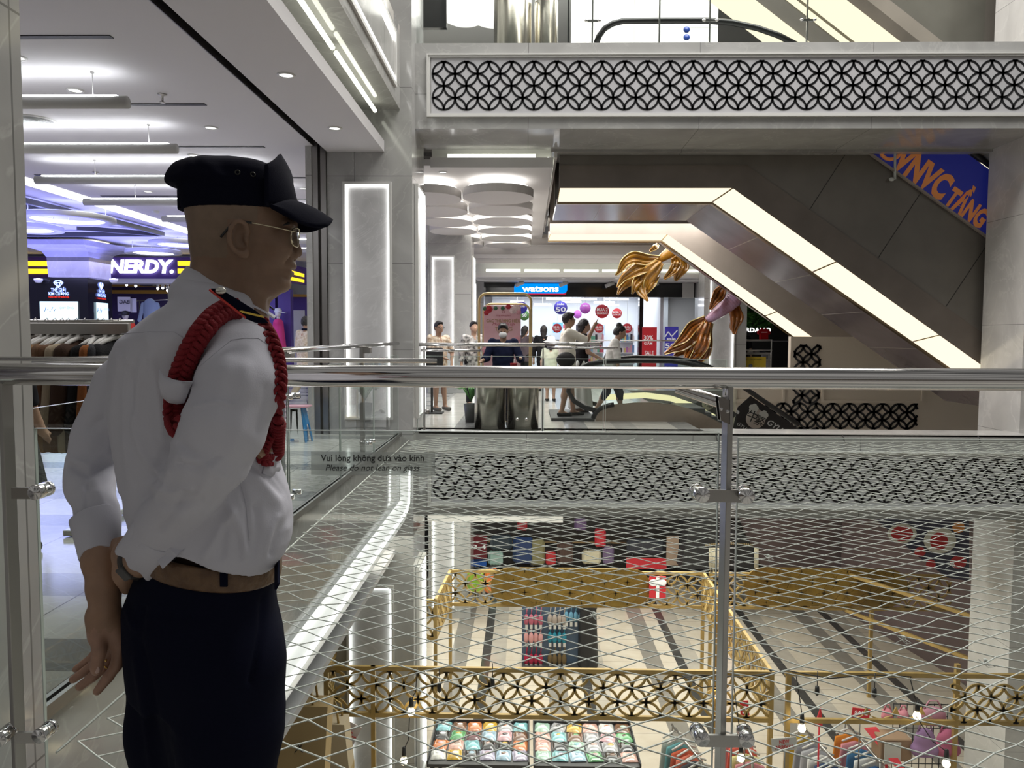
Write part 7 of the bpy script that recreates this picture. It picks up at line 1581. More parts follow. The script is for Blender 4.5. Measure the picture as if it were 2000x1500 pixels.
for px in (58, 74, 96, 112, 126, 138, 154, 170, 195, 206, 222, 238):
    x = X(px, YR_); lab, c = cl_cols[ci % 10]; ci += 1; z = zr+.05
    hg = thing('coat_hanger', 'white hanger with %s, %s on the rack from the near column' % (lab, ['first', 'second', 'third', 'fourth', 'fifth', 'sixth', 'seventh', 'eighth', 'ninth', 'tenth', 'eleventh', 'last'][ci-1]), 'hanger', (x, YR_, z-.12), 'hangers on the coat rack')
    yaw = .5 if px == 195 else .12*math.sin(px); R_ = Matrix.Rotation(PI/2-.35+yaw, 3, 'Z'); v = lambda a, b, c_: Vector((x, YR_-.02, z))+R_ @ Vector((a, b, c_))
    obj('hook', MB().tube([v(.0, 0, -.10), v(0, 0, -.03), v(.018, 0, -.005), v(.0, 0, .022), v(-.018, 0, .006)], .003, 6), M['steel'], hg)
    m = MB(); m.tube([v(-.21, 0, -.19), v(-.12, 0, -.14), v(0, 0, -.10), v(.12, 0, -.14), v(.21, 0, -.19)], [.010, .016, .018, .016, .010], 8); m.tube([v(-.19, 0, -.185), v(.19, 0, -.185)], .008, 6); obj('arms', m, M['hang'], hg)
    S = SDF((x-.35, YR_-.42, z-1.02), (x+.35, YR_+.4, z-.08), .016); S.cone(v(-.17, 0, -.22), v(.17, 0, -.22), .05, .05, .03); S.cone(v(-.10, 0, -.26), v(-.10, 0, -.95), .075, .085, .05); S.cone(v(.10, 0, -.26), v(.10, 0, -.95), .075, .085, .05)
    for s_ in (-1, 1): S.cone(v(s_*.19, 0, -.22), v(s_*.25, .02, -.75), .055, .05, .03)
    S.cut((0, 0, z-.93), (0, 0, -1)); S.cone(v(-.07, .02, -.17), v(.07, .02, -.17), .04, .04, .03)
    P, Q = S.mesh(1); P = P+vnormals(P, Q)*(np.sin(P[:, 0]*60+px)*np.sin(P[:, 1]*50)*.006)[:, None]; mesh_obj('coat', P, Q, cloth('coat_'+lab.replace(' ', '_'), c, bump=.5, bscale=120), hg)
    if 'orange' in lab: obj('orange_trim', MB().tube([v(-.02, -.08, -.18), v(.03, -.10, -.5), v(.03, -.10, -.92)], .012, 6), cloth('orange_trim', (.55, .17, .03)), hg)
# ================================================================== LOWER LEVEL seen through the net
KZ1, KZ0 = zat(1304, 10.3), zat(1403, 10.3)
def kiosk_panels(t, segs, posts, lat=True):
    RK = (KZ1-KZ0-.13)/3
    for (x0, y0, x1, y1, l) in segs:
        a, b = Vector((x0, y0, KZ0)), Vector((x1, y1, KZ0)); U = (b-a).normalized(); L_ = (b-a).length; p = thing('x', None, None) if False else None
        m = MB()
        for z in (KZ0+.03, KZ1-.03): m.bar(a+Vector((0, 0, z-KZ0)), b+Vector((0, 0, z-KZ0)), .05, .06)
        pn = obj('frame_panel', m, M['gold'], t)
        if l: lt = MB(); lattice(lt, a+Vector((0, 0, .065)), U, (0, 0, 1), L_, 3*RK, RK, .034, .02, l*RK*.5, 0); obj('lattice', lt, M['gold'], pn)
    for (x, y) in posts: obj('post', MB().box(x-.03, x+.03, y-.03, y+.03, ZL, KZ1), M['gold'], t)
A_, B_, C_, D_, E_, F_ = (-2.75, 10.3), (3.37, 10.3), (-2.69, 13.0), (-1.56, 13.0), (-1.47, 14.7), (3.45, 14.7)
k1 = thing('kiosk_frame', 'golden lattice frame of the sales kiosk on the level below, seen through the net', 'kiosk', (0, 12.5, ZL))
kiosk_panels(k1, [(*A_, *B_, 1), (*A_, *C_, 2), (*C_, *D_, 1), (*D_, *E_, 2), (*E_, *F_, 1), (*F_, *B_, 2)], [A_, B_, C_, D_, E_, F_, (-2.10, 10.3), (3.30, 13)])
k2 = thing('kiosk_frame', 'second golden kiosk frame below at the right, with bare bars and a broken lattice', 'kiosk', (6, 12.5, ZL))
kiosk_panels(k2, [(3.55, 10.3, 8.2, 10.3, 0), (3.55, 14.7, 8.2, 14.7, 1)], [(3.6, 10.3), (6.05, 10.6), (7.4, 12.4), (6.7, 14.7), (3.6, 14.7)])
m = MB(); lattice(m, (xat(1885, 10.3), 10.28, KZ0+.05), (1, 0, 0), (0, 0, 1), 1.3, .52, .175, .034, .02, 0, 0); obj('lattice', m, M['gold'], k2)
m = MB()
for px in (1693, 1750, 1800): c = pY(px, 1396, 10.27); m.prism([c+Vector((-.16, 0, -.05)), c+Vector((-.06, 0, -.02)), c+Vector((0, 0, .11)), c+Vector((.06, 0, -.02)), c+Vector((.16, 0, -.05)), c+Vector((.10, 0, -.05)), c+Vector((.03, 0, .0)), c+Vector((-.03, 0, .0)), c+Vector((-.10, 0, -.05))], (0, .02, 0))
obj('lattice_stub', m, M['gold'], k2)
m = MB(); m.bar((7.35, 12.4, KZ1), (6.2, 14.7, KZ1), .05, .06); m.bar((7.35, 12.4, KZ1), (8.6, 12.4, KZ1), .05, .06); m.bar((7.35, 12.4, KZ0), (6.2, 14.7, KZ0), .05, .06); obj('side_bar', m, M['gold'], k2)
for (a, b, Y, lab) in ((958, 1272, 14.62, 'long rounded gold plate on the back of the lower kiosk, left of the railing post'), (1452, 1775, 14.62, 'long rounded gold plate on the back of the right lower kiosk')):
    p0, p1 = pY(a, 1182, Y), pY(b, 1112, Y); R_ = (p1.z-p0.z)/2; pts = [(p1.x-R_+R_*math.cos(t), Y, p0.z+R_+R_*math.sin(t)) for t in [-PI/2+PI*k/10 for k in range(11)]]+[(p0.x+R_-R_*math.cos(t), Y, p0.z+R_+R_*math.sin(t)) for t in [PI/2-PI*k/10 for k in range(11)]]
    gp = thing('gold_plate', lab, 'sign', pts[0]); obj('plate', MB().prism(pts, (0, .05, 0)), M['goldplate'], gp); lt = MB(); lattice(lt, (p0.x+R_*.6, Y-.004, p0.z+.04), (1, 0, 0), (0, 0, 1), p1.x-p0.x-R_*1.2, 2*R_-.08, (R_-.04)/1.5, .02, .006); obj('relief', lt, M['goldplate'], gp)
# bulbs on black cords
for k, (px, py, Y, px2, py2, lab) in enumerate(((803, 1390, 10.15, 815, 1305, 'glowing bulb on a black cord in front of the lower lattice, by the lit column'), (789, 1486, 10.1, 800, 1400, 'glowing bulb at the bottom edge, below the one by the lit column'), (1405, 1362, 10.2, 1330, 1318, 'glowing bulb just left of the railing post, in the lower lattice'), (1447, 1480, 10.1, 1432, 1330, 'glowing bulb at the bottom edge, right of the lower post clamp'), (1566, 1422, 10.1, 1555, 1320, 'glowing bulb above the clothes rack, right of the railing post'), (1791, 1398, 10.1, 1777, 1322, 'glowing bulb on the right lower kiosk by the pink bags'), (1848, 1491, 10.05, 1790, 1400, 'glowing bulb in the lower right corner'))):
    t = thing('pendant_bulb', lab, 'light', pY(px, py, Y), 'bulbs on the lower kiosks'); c = pY(px, py, Y); e_ = pY(px2, py2, Y)
    obj('cord', MB().tube([e_, e_.lerp(c, .5)+Vector((.02, 0, -.02)), c+Vector((0, 0, .16))], .007, 6), M['rubber'], t); obj('socket', MB().lathe([(.0, .20), (.025, .19), (.032, .10), (.028, .06), (0, .06)], c, 12), M['rubber'], t); obj('bulb', MB().lathe([(0, -.055), (.035, -.045), (.052, -.01), (.042, .03), (.022, .065)], c, 16), M['ledbulb'] if 'ledbulb' in M else M.setdefault('ledbulb', emis('warm_bulb', (1, .80, .50), 9.0)), t)
for k, (px, py) in enumerate(((858, 1340), (962, 1330), (1596, 1346), (1708, 1350))):
    c = pY(px, py, 10.22); t = thing('pendant_bulb', ['unlit black socket on the lower lattice, leftmost', 'unlit black socket on the lower lattice, above the left clothes table', 'unlit black socket right of the railing post, under the thin gold bar', 'unlit black socket in the middle of the thin gold bar'][k], 'light', c, 'bulbs on the lower kiosks'); obj('cord', MB().tube([c+Vector((0, 0, .25)), c], .006, 6), M['rubber'], t); obj('socket', MB().lathe([(0, .05), (.026, .04), (.034, -.06), (0, -.10)], c, 12), M['rubber'], t)
m = MB(); pts = [pY(a, b, 10.24) for a, b in ((1240, 1345), (1300, 1332), (1360, 1318), (1450, 1322), (1540, 1310), (1620, 1325), (1700, 1318), (1780, 1322))]; m.tube(pts, .009, 6); tag(obj('light_cord', m, M['rubber']), 'black light cord draped along the golden bars below', 'cord')
# display tables with wrapped clothes
rb_ = random.Random(21)
gc_ = [('grey', (.42, .42, .45)), ('mint', (.45, .66, .55)), ('teal', (.25, .55, .60)), ('black', (.03, .03, .035)), ('lilac', (.50, .46, .60)), ('peach', (.70, .42, .36)), ('maroon', (.14, .04, .05)), ('pale blue', (.40, .58, .72)), ('mustard', (.68, .43, .06)), ('white', (.72, .72, .70)), ('rose', (.70, .42, .46)), ('green', (.12, .38, .16)), ('orange', (.65, .22, .08)), ('brown', (.20, .10, .06))]
TZ = -4.72
for ti, (a, b, lab) in enumerate(((853, 1036, 'left'), (1048, 1240, 'right'))):
    x0, x1 = xat(a, 11.75), xat(b, 11.75); t = thing('display_table', 'black %s-hand display table of wrapped clothes below, at the bottom edge' % lab, 'table', ((x0+x1)/2, 11.2, ZL), 'lower display tables'); obj('top', MB().box(x0, x1, 10.6, 11.78, TZ-.05, TZ), M['darkgrey'], t); obj('rim', MB().box(x0-.02, x0, 10.6, 11.8, TZ-.05, TZ+.05).box(x1, x1+.02, 10.6, 11.8, TZ-.05, TZ+.05).box(x0, x1, 11.78, 11.8, TZ-.05, TZ+.05), M['blackmat'], t)
    for sx in (x0+.05, x1-.05):
        for y in (10.7, 11.7): obj('leg', MB().box(sx-.03, sx+.03, y-.03, y+.03, ZL, TZ-.05), M['blackmat'], t)
    for r in range(4):
        for c in range(6):
            n_, col = gc_[rb_.randrange(14)]; w = (x1-x0)/6; cx, cy = x0+(c+.5)*w, 11.64-r*.27; P = []; ph = rb_.uniform(0, 6)
            rt = Matrix.Rotation(rb_.gauss(0, .08), 3, 'Z')
            for i in range(9):
                row = []
                for j in range(9):
                    u, v = -1+i/4, -1+j/4; e_ = max(abs(u), abs(v)); hgt = .045*(1-e_**4)+.012*math.sin(3*u+ph)*math.cos(2.5*v+ph)*(1-e_); q = rt @ Vector((u*w*.46, v*.125, 0)); row.append(Vector((cx, cy, TZ+.012+max(0, hgt)))+q)
                P.append(row)
            o = obj('wrapped_garment', MB().grid(P), M.setdefault('wrap_'+n_, mat('wrapped_%s_cloth' % n_.replace(' ', '_'), col, .18, noise=.25, nscale=9, coat=.8))); pr = MB(); pr.ball((cx+.01, cy, TZ+.052), (.05, .04, .012), 10); obj('print', pr, M['wrap_'+gc_[(r*5+c*3) % 14][0]] if 'wrap_'+gc_[(r*5+c*3) % 14][0] in M else M['whiteink'], o)
            tag(o, 'wrapped %s garment on the %s lower table, %s row' % (n_, lab, ['back', 'second', 'third', 'front'][r]), 'garment', 'wrapped clothes on the lower tables')
# luggage shop under the bridge
YL = 21.5
struct('wall_luggage', MB().box(xat(905, YL+.9), xat(1520, YL+.9), YL+.9, YL+1.1, ZL, -1.6), mat('dark_shop_wall', (.022, .018, .017), .5))
struct('trim_luggage_led', MB().box(xat(909, YL), xat(912, YL), YL-.03, YL, ZL+.2, -1.7), M['led'])
for k, py in enumerate((1052, 1108)):
    z = zat(py, YL+.5); tag(obj('wall_shelf', MB().box(xat(915, YL+.5), xat(1330, YL+.5), YL+.25, YL+.9, z-.05, z), M['goldtrim']), 'long bronze luggage shelf below, %s' % ('upper one' if k == 0 else 'lower one right above the gold plate'), 'shelf', 'luggage shelves')
LC = {}
def case(px0, px1, py0, py1, Y, col, label, group='suitcases in the shop below'):
    p, q = pY(px0, py1, Y), pY(px1, py0, Y); w, h_ = q.x-p.x, q.z-p.z; c = Vector(((p.x+q.x)/2, Y+.16, p.z)); t = thing('suitcase', label, 'suitcase', c, group); mt = LC.setdefault(col, mat('shell_%d%d%d' % tuple(int(v*99) for v in col), col, .3))
    obj('shell', MB().rbox((c.x, Y+.16, (p.z+q.z)/2+.02), (w/2, .14, h_/2-.02), min(w, h_)*.16), mt, t)
    m = MB()
    for k in range(4): x = p.x+w*(.2+.2*k); m.box(x-.008, x+.008, Y+.008, Y+.025, p.z+h_*.15, q.z-h_*.12)
    obj('rib', m, mt, t); obj('handle', MB().tube([(c.x-w*.2, Y+.16, q.z-.01), (c.x-w*.2, Y+.16, q.z+.07), (c.x+w*.2, Y+.16, q.z+.07), (c.x+w*.2, Y+.16, q.z-.01)], .012, 6), M['rubber'], t)
    obj('wheel', MB().ball((p.x+w*.15, Y+.1, p.z+.03), .035, 8), M['rubber'], t); obj('wheel', MB().ball((q.x-w*.15, Y+.1, p.z+.03), .035, 8), M['rubber'], t)
for a in ((953, 982, 1079, 1108, (.42, .62, .56), 'mint green suitcase on the lower luggage shelf'), (957, 1000, 1048, 1078, (.03, .05, .07), 'dark slate suitcase above the mint one'), (1001, 1044, 1052, 1106, (.02, .05, .16), 'navy blue suitcase right of the mint one'), (915, 950, 1098, 1110, (.02, .12, .5), 'bright blue low case at the left end of the shelf'), (1036, 1064, 1056, 1108, (.26, .24, .12), 'khaki suitcase on the lower luggage shelf'), (1066, 1086, 1080, 1107, (.55, .03, .04), 'small red case between the khaki and the brown one'), (1088, 1120, 1060, 1107, (.09, .05, .04), 'dark brown suitcase on the lower luggage shelf'), (1137, 1175, 1078, 1106, (.72, .66, .48), 'cream animal shaped toy suitcase on the shelf'), (1178, 1200, 1070, 1106, (.20, .14, .26), 'violet case right of the cream toy suitcase'), (1162, 1184, 1036, 1072, (.60, .03, .05), 'red case above the cream toy suitcase'), (1225, 1300, 1056, 1088, (.05, .055, .07), 'grey blue duffel case above the red board'), (912, 944, 1118, 1163, (.22, .38, .03), 'lime green suitcase standing behind the golden lattice'), (946, 972, 1116, 1163, (.70, .18, .04), 'orange suitcase standing next to the lime green one'), (1122, 1146, 1014, 1040, (.16, .10, .22), 'purple backpack case on the upper luggage shelf'), (1010, 1030, 1014, 1040, (.35, .02, .03), 'dark red case at the top under the bridge')): case(*a[:4], YL-.1 if a[3] < 1112 else 18.15, *a[4:])
tb = thing('price_board', 'dark red board with white numbers at the left of the luggage shop', 'board', pY(940, 1078, YL-.3)); obj('panel', MB().box(xat(918, YL-.2), xat(952, YL-.2), YL-.22, YL-.2, zat(1092, YL-.2), zat(1045, YL-.2)), mat('maroon_board', (.16, .01, .02), .5), tb); ptext('3-4', 936, 1069, 26, 9, YL-.23, tb, M['whiteink'], bold=.02)
tb = thing('price_board', 'wide red board on the lower luggage shelf, left of the tan panel', 'board', pY(1262, 1110, YL-.5)); p, q = pY(1223, 1110, YL-.5), pY(1302, 1090, YL-.5); obj('panel', MB().box(p.x, q.x, YL-.52, YL-.5, p.z, q.z), RED, tb); p, q = pY(1268, 1168, 14.5), pY(1301, 1126, 14.5)
gb_ = thing('gift_board', 'red card with white gift ribbon print right of the left gold plate', 'board', p); obj('panel', MB().box(p.x, q.x, 14.5, 14.52, p.z, q.z), RED, gb_); obj('ribbon', MB().box((p.x+q.x)/2-.03, (p.x+q.x)/2+.03, 14.49, 14.5, p.z, q.z).ball(((p.x+q.x)/2-.08, 14.49, q.z-.12), (.09, .006, .07), 10).ball(((p.x+q.x)/2+.08, 14.49, q.z-.12), (.09, .006, .07), 10), M['whiteink'], gb_)
for k, (a, b, y0, y1, c) in enumerate(((1302, 1326, 1048, 1104, (.45, .33, .25)), (1326, 1345, 1015, 1110, (.02, .02, .022)))): p, q = pY(a, y1, YL-.6), pY(b, y0, YL-.6); tag(obj('shop_panel', MB().box(p.x, q.x, YL-.6, YL-.5, p.z, q.z), cloth('panel_%d' % k, c)), ['tan upright panel right of the red board', 'black upright panel left of the dark tent'][k], 'panel')
tn = thing('dark_canopy', 'black canopy with cream fringes in the shop below, behind the railing post', 'canopy', pY(1420, 1110, 18.6)); P = [pY(a, b, 18.6) for a, b in ((1330, 1112), (1345, 1030), (1395, 1008), (1450, 1040), (1478, 1075), (1478, 1112))]; obj('cover', MB().prism(P, (0, .6, 0)), M['blackmat'], tn)
m = MB()
for a, n in ((1385, 12), (1474, 5)):
    for k in range(n): p = pY(a+k*1.7, 1070, 18.5); m.tube([p, p+Vector((.01, 0, -.5-.05*(k % 3)))], .010, 5)
obj('fringe', m, cloth('cream_yarn', (.70, .64, .48)), tn)
m = MB()
for k in range(26): p = pY(1378+k*3.6, 1058+abs(k-13)*.3, 18.55); m.box(p.x-.012, p.x+.012, 18.5, 18.52, p.z-.05, p.z)
obj('valance', m, cloth('tan_trim', (.32, .24, .12)), tn)
# board of hanging slippers
YQ = 16.0; st_ = thing('display_board', 'blue grey display board of hanging slippers on the striped floor below', 'rack', (xat(1080, YQ), YQ, ZL)); p, q = pY(1019, 1305, YQ), pY(1142, 1150, YQ); obj('panel', MB().box(p.x, q.x, YQ, YQ+.08, ZL+.02, q.z), mat('blue_grey_board', (.07, .12, .20), .5), st_); obj('foot', MB().box(p.x, q.x, YQ-.25, YQ+.3, ZL, ZL+.04), M['darkgrey'], st_)
sl_ = [(1042, 1205, 'rose', (.50, .14, .20)), (1088, 1205, 'cream', (.42, .36, .32)), (1120, 1200, 'sky blue', (.14, .32, .45)), (1042, 1240, 'pink', (.66, .34, .34)), (1088, 1240, 'turquoise', (.03, .24, .34)), (1042, 1282, 'crimson', (.38, .02, .06)), (1088, 1282, 'olive brown', (.16, .11, .05)), (1042, 1325, 'wine red', (.22, .02, .04)), (1088, 1320, 'grey', (.2, .2, .2))]
for px, py, n_, col in sl_:
    t = thing('slipper_bundle', 'bundle of %s slippers hanging on the blue grey board below' % n_, 'slippers', pY(px, py+14, YQ-.1), 'slipper bundles'); c = pY(px, py, YQ-.09); m = MB(); tg = MB()
    for k in range(4):
        x = c.x-.15+.1*k; m.ball((x, c.y-.02*(k % 2), c.z-.06), (.055, .05, .13), 10); m.tube([(x, c.y, c.z+.05), (x+.02, c.y, c.z+.22)], .012, 5); tg.box(x-.025, x+.03, c.y-.06, c.y-.055, c.z-.24, c.z-.15)
    obj('slippers', m, cloth('slip_'+n_.replace(' ', '_'), col), t); obj('price_tag', tg, M['trimwhite'], t)
S = SDF((xat(1120, YQ)-.2, YQ-.5, ZL), (xat(1170, YQ)+.3, YQ+.5, -3.4), .03); c = pY(1148, 1245, YQ); S.cone((c.x, YQ-.1, ZL+.1), (c.x-.02, YQ-.1, -4.0), .22, .17, .05); S.ell((c.x-.02, YQ-.1, -3.75), (.14, .14, .17), .04); S.cone((c.x-.2, YQ-.1, -4.2), (c.x+.2, YQ-.1, -4.2), .1, .1, .06); P, Q = S.mesh(1); tag(mesh_obj('draped_stand', P, Q, M['blackmat'], None, origin=(c.x, YQ-.1, ZL)), 'black draped garment stand right of the slipper board', 'clothes')
# brown escalator flank and banner at the right
fa, fb = pZ(1640, 1190, ZL), pZ(1905, 1348, ZL)
M['flank'] = mat('brown_violet_cladding', (.16, .115, .115), .3, .2, noise=.18, nscale=.8)
struct('wall_escalator_flank', MB().prism([(fa.x, fa.y, ZL), (fb.x, fb.y, ZL), (fb.x+.3, 12.6, ZL), (fb.x+.6, 12.6, ZL), (fa.x+.4, fa.y, ZL)], (0, 0, 3.9)), M['flank'])
YX = 19.9; struct('wall_escalator_slope', MB().prism([pY(a, b, YX) for a, b in ((1440, 1000), (1700, 1000), (1700, 1230), (1640, 1188), (1560, 1150), (1476, 1095))], (0, .1, 0)), M['flank'])
bq = thing('banner', 'navy banner with red and white oval prints, left of the pale column below the bridge', 'banner', pY(1800, 1130, 12.0)); YB_ = 12.0; obj('cloth', MB().prism([pY(a, b, YB_) for a, b in ((1712, 1015), (1893, 1015), (1893, 1135), (1850, 1128), (1790, 1085))], (0, .03, 0)), mat('navy_print', (.02, .02, .05), .5), bq)
for px, py, w, h_, c in ((1762, 1042, 36, 24, 'cream'), (1762, 1042, 27, 19, 'red'), (1836, 1056, 40, 32, 'cream'), (1834, 1057, 22, 22, 'red'), (1797, 1078, 14, 12, 'red'), (1872, 1030, 15, 14, 'orange'), (1872, 1098, 20, 16, 'red'), (1818, 1102, 12, 12, 'red')):
    p = pY(px, py, YB_-.006-(.004 if c != 'cream' else 0)); s_ = YB_/1500*.8; obj('oval_print', MB().ball(p, (w*s_, .004, h_*s_), 18), {'cream': cloth('cream_print', (.60, .58, .50)), 'red': cloth('red_print', (.42, .03, .03)), 'orange': cloth('orange_print_b', (.65, .25, .06))}[c], bq)
# clothes racks at the bottom right
def rack_low(px0, py0, px1, py1, Y0, Y1, cols, label):
    a, b = pY(px0, py0, Y0), pY(px1, py1, Y1); t = thing('clothes_rail', label, 'rack', ((a.x+b.x)/2, (a.y+b.y)/2, ZL), 'lower clothes rails'); obj('rail', MB().tube([a, b], .018, 8), M['steel'], t)
    for e_ in (a, b): obj('post', MB().tube([e_, (e_.x, e_.y, ZL)], .018, 8), M['steel'], t)
    n = len(cols); d_ = (b-a).normalized(); sd = d_.cross(Vector((0, 0, 1))).normalized()
    for k, (n_, col) in enumerate(cols):
        c = a.lerp(b, (k+.6)/(n+.2)); g = thing('hung_garment', '%s garment on the lower rail %s' % (n_, label.split(', ')[-1]), 'clothes', c-Vector((0, 0, .15)), 'garments on the lower rails'); m = MB(); m.tube([c-sd*.19-Vector((0, 0, .14)), c-Vector((0, 0, .05)), c+sd*.19-Vector((0, 0, .14))], .016, 7); m.tube([c-Vector((0, 0, .05)), c+Vector((0, 0, .03))], .006, 5); obj('hanger', m, M['hang'], g); rows = []
        for i in range(13):
            u = -1+i/6; row = []
            for j in range(7): v = j/6; row.append(c+sd*u*(.20+.05*v)+Vector((0, 0, -.13-.06*abs(u)-.62*v))+d_*(.03*math.sin(u*5+k)*v+.02))
            rows.append(row)
        obj('cloth', MB().grid(rows), cloth('rail_'+n_.replace(' ', '_'), col, bump=.3, bscale=60), g, solid=.05)
rack_low(1312, 1415, 1372, 1490, 11.6, 10.6, [('pale patterned', (.42, .46, .42)), ('teal', (.12, .30, .32)), ('red orange', (.48, .10, .05)), ('coral', (.58, .16, .10)), ('charcoal', (.06, .06, .07)), ('cream', (.62, .55, .36))], 'slanting clothes rail at the bottom, left of the railing post')
rack_low(1440, 1418, 1470, 1480, 11.6, 10.5, [('rose', (.60, .25, .25)), ('coral red', (.55, .10, .07)), ('butter yellow', (.62, .55, .25)), ('pink', (.62, .25, .28))], 'short clothes rail at the bottom, just right of the railing post')
rack_low(1560, 1412, 1640, 1495, 12.0, 10.6, [('mustard', (.62, .40, .05)), ('grey', (.32, .32, .35)), ('silver grey', (.42, .42, .45)), ('white', (.66, .66, .64)), ('navy', (.03, .06, .14)), ('lilac', (.45, .36, .50))], 'long clothes rail at the bottom, under the glowing bulb')
rack_low(1650, 1408, 1720, 1490, 12.0, 10.6, [('orange', (.70, .24, .03)), ('pink', (.60, .28, .34)), ('blue', (.05, .16, .32)), ('white', (.6, .6, .6)), ('deep blue', (.03, .10, .25))], 'clothes rail at the bottom, left of the slanting red board')
def card(px0, px1, py0, py1, Y, mt, label, texts, tilt=0, nm='price_card'):
    p, q = pY(px0, py1, Y), pY(px1, py0, Y); t = thing(nm, label, 'sign', p); U = Vector((1, 0, tilt)).normalized(); W = Vector((-tilt, 0, 1)).normalized(); w, h_ = q.x-p.x, q.z-p.z; obj('panel', MB().prism([p, p+U*w, p+U*w+W*h_, p+W*h_], (0, .01, 0)), mt, t)
    for s_, fx, fy, ww, hh, ink in texts: obj('lettering', text_mb(s_, p+U*w*fx+W*h_*fy+Vector((0, -.004, 0)), U, W, hh*Y/1500, .002, width=ww*Y/1500, bold=.03), ink, t)
    obj('stem', MB().tube([p+U*w*.5, Vector((p.x+w*.5, Y, max(ZL, p.z-.8)))], .01, 6), M['steel'], t)
M['redtext'] = mat('red_lettering', (.60, .03, .03), .5)
card(1508, 1558, 1444, 1468, 10.0, M['trimwhite'], 'white sign with red NEW ARRIVAL lettering over the lower clothes rails', (('NEW', .5, .70, 20, 8, M['redtext']), ('ARRIVAL', .5, .28, 38, 8, M['redtext'])), .10)
card(1662, 1698, 1382, 1404, 10.9, RED, 'dark red SALE sign behind the broken lattice', (('SALE', .5, .62, 26, 7, M['whiteink']),), -.12)
card(1447, 1465, 1370, 1402, 10.5, RED, 'red sign with white 5 just right of the railing post', (('5', .5, .45, 10, 15, M['whiteink']),), .1)
m = MB(); c = pY(1600, 1418, 10.8); m.prism([c+Vector((-.06, 0, 0)), c+Vector((.05, 0, -.02)), c+Vector((.02, 0, .27))], (0, .03, 0)); m.tube([c, Vector((c.x, c.y, ZL))], .012, 6); tag(obj('pennant', m, RED), 'small red pointed pennant over the lower clothes rails', 'flag')
m = MB(); p, q = pY(1690, 1425, 10.9), pY(1750, 1500, 10.5); m.prism([p, p+Vector((.18, 0, .02)), q+Vector((.12, 0, 0)), q], (0, .05, 0)); m.tube([q.lerp(p, .5)+Vector((.08, .02, 0)), Vector((q.x, q.y+.1, ZL))], .02, 6); tag(obj('slanted_board', m, RED), 'slanting red board between the clothes rails and the pink bags', 'board')
def soft_bag(px, py, Y, w, h_, col, label, nm='shoulder_bag'):
    c = pY(px, py, Y); t = thing(nm, label, 'bag', c-Vector((0, 0, h_/2)), 'pink bags on the wire stand'); S = SDF((c.x-w, Y-.2, c.z-h_), (c.x+w, Y+.2, c.z+h_), .016); S.ell(c, (w/2, .09, h_/2), .02); S.cone(c+Vector((-w*.3, 0, -h_*.25)), c+Vector((w*.3, 0, -h_*.25)), h_*.24, h_*.24, .03); P, Q = S.mesh(1); mesh_obj('pouch', P, Q, cloth('bag_%d' % int(px), col), t); obj('strap', MB().tube([c+Vector((-w*.35, 0, h_*.35)), c+Vector((-w*.15, 0, h_*.8)), c+Vector((w*.15, 0, h_*.8)), c+Vector((w*.35, 0, h_*.35))], .012, 6), cloth('bag_%d' % int(px), col), t)
soft_bag(1822, 1398, 10.9, .38, .28, (.52, .25, .32), 'pink shoulder bag at the top of the wire stand, by the pale column'); soft_bag(1806, 1450, 10.6, .30, .42, (.30, .18, .34), 'mauve patterned bag left on the wire stand'); soft_bag(1850, 1450, 10.7, .30, .40, (.50, .14, .24), 'rose patterned bag right on the wire stand'); soft_bag(1733, 1395, 10.9, .14, .18, (.60, .22, .26), 'small pink plush bag left of the wire stand'); soft_bag(1764, 1395, 10.9, .14, .16, (.62, .25, .30), 'small rose plush bag left of the wire stand, right one')
ws = thing('wire_stand', 'dark wire grid stand of bags in front of the pale column below', 'rack', (xat(1840, 11), 11, ZL)); m = MB(); a, b = xat(1775, 11), xat(1885, 11)
for k in range(9): x = a+(b-a)*k/8; m.tube([(x, 11.05, ZL), (x, 11.05, -3.95)], .007, 5)
for k in range(9): z = ZL+.2+k*.18; m.tube([(a, 11.05, z), (b, 11.05, z)], .007, 5)
obj('grid', m, M['blackmat'], ws); obj('carton', MB().rbox((xat(1770, 10.8), 10.8, -4.45), (.22, .15, .16), .01), cloth('carton', (.33, .22, .14)), ws); obj('price_card', MB().box(xat(1757, 10.6), xat(1790, 10.6), 10.6, 10.61, zat(1482, 10.6), zat(1440, 10.6)), M['trimwhite'], ws)
# kraft bags, hoops and a striped card at the lower left
for k, (px, py, Y, w, h_, lab) in enumerate(((585, 1450, 8.6, .62, 1.0, 'big kraft paper bag at the bottom, left of the golden post'), (655, 1450, 9.6, .42, .62, 'smaller pale paper bag at the bottom, right of the golden post'))):
    c = pY(px, py, Y); t = thing('paper_bag', lab, 'bag', (c.x, Y, c.z-h_/2), 'paper bags below'); obj('body', MB().prism([(c.x-w*.5, Y-.14, c.z-h_/2), (c.x+w*.5, Y-.14, c.z-h_/2), (c.x+w*.5, Y+.14, c.z-h_/2), (c.x-w*.5, Y+.14, c.z-h_/2)], (.06*(1-2*k), 0, h_)), cloth('kraft' if k == 0 else 'pale_kraft', (.52, .38, .20) if k == 0 else (.55, .46, .33)), t); z = c.z+h_/2; x = c.x+.06*(1-2*k)
    for y in (-.10, .10): obj('handle', MB().tube([(x-.13, Y+y, z-.02), (x-.11, Y+y, z+.16), (x, Y+y, z+.24), (x+.11, Y+y, z+.16), (x+.13, Y+y, z-.02)], .014, 7), M['gold'], t)
    obj('stand', MB().box(c.x-w*.5, c.x+w*.5, Y-.16, Y+.16, ZL, c.z-h_/2), M['gold'], t)
m = MB(); c = pY(583, 1462, 8.4); m.tube([c+Vector((.05*math.sin(k*1.9), 0, .05*math.cos(k*2.6))) for k in range(9)], .008, 5); tag(obj('ribbon_bow', m, M['rubber']), 'dark ribbon bow on the big kraft bag', 'ribbon')
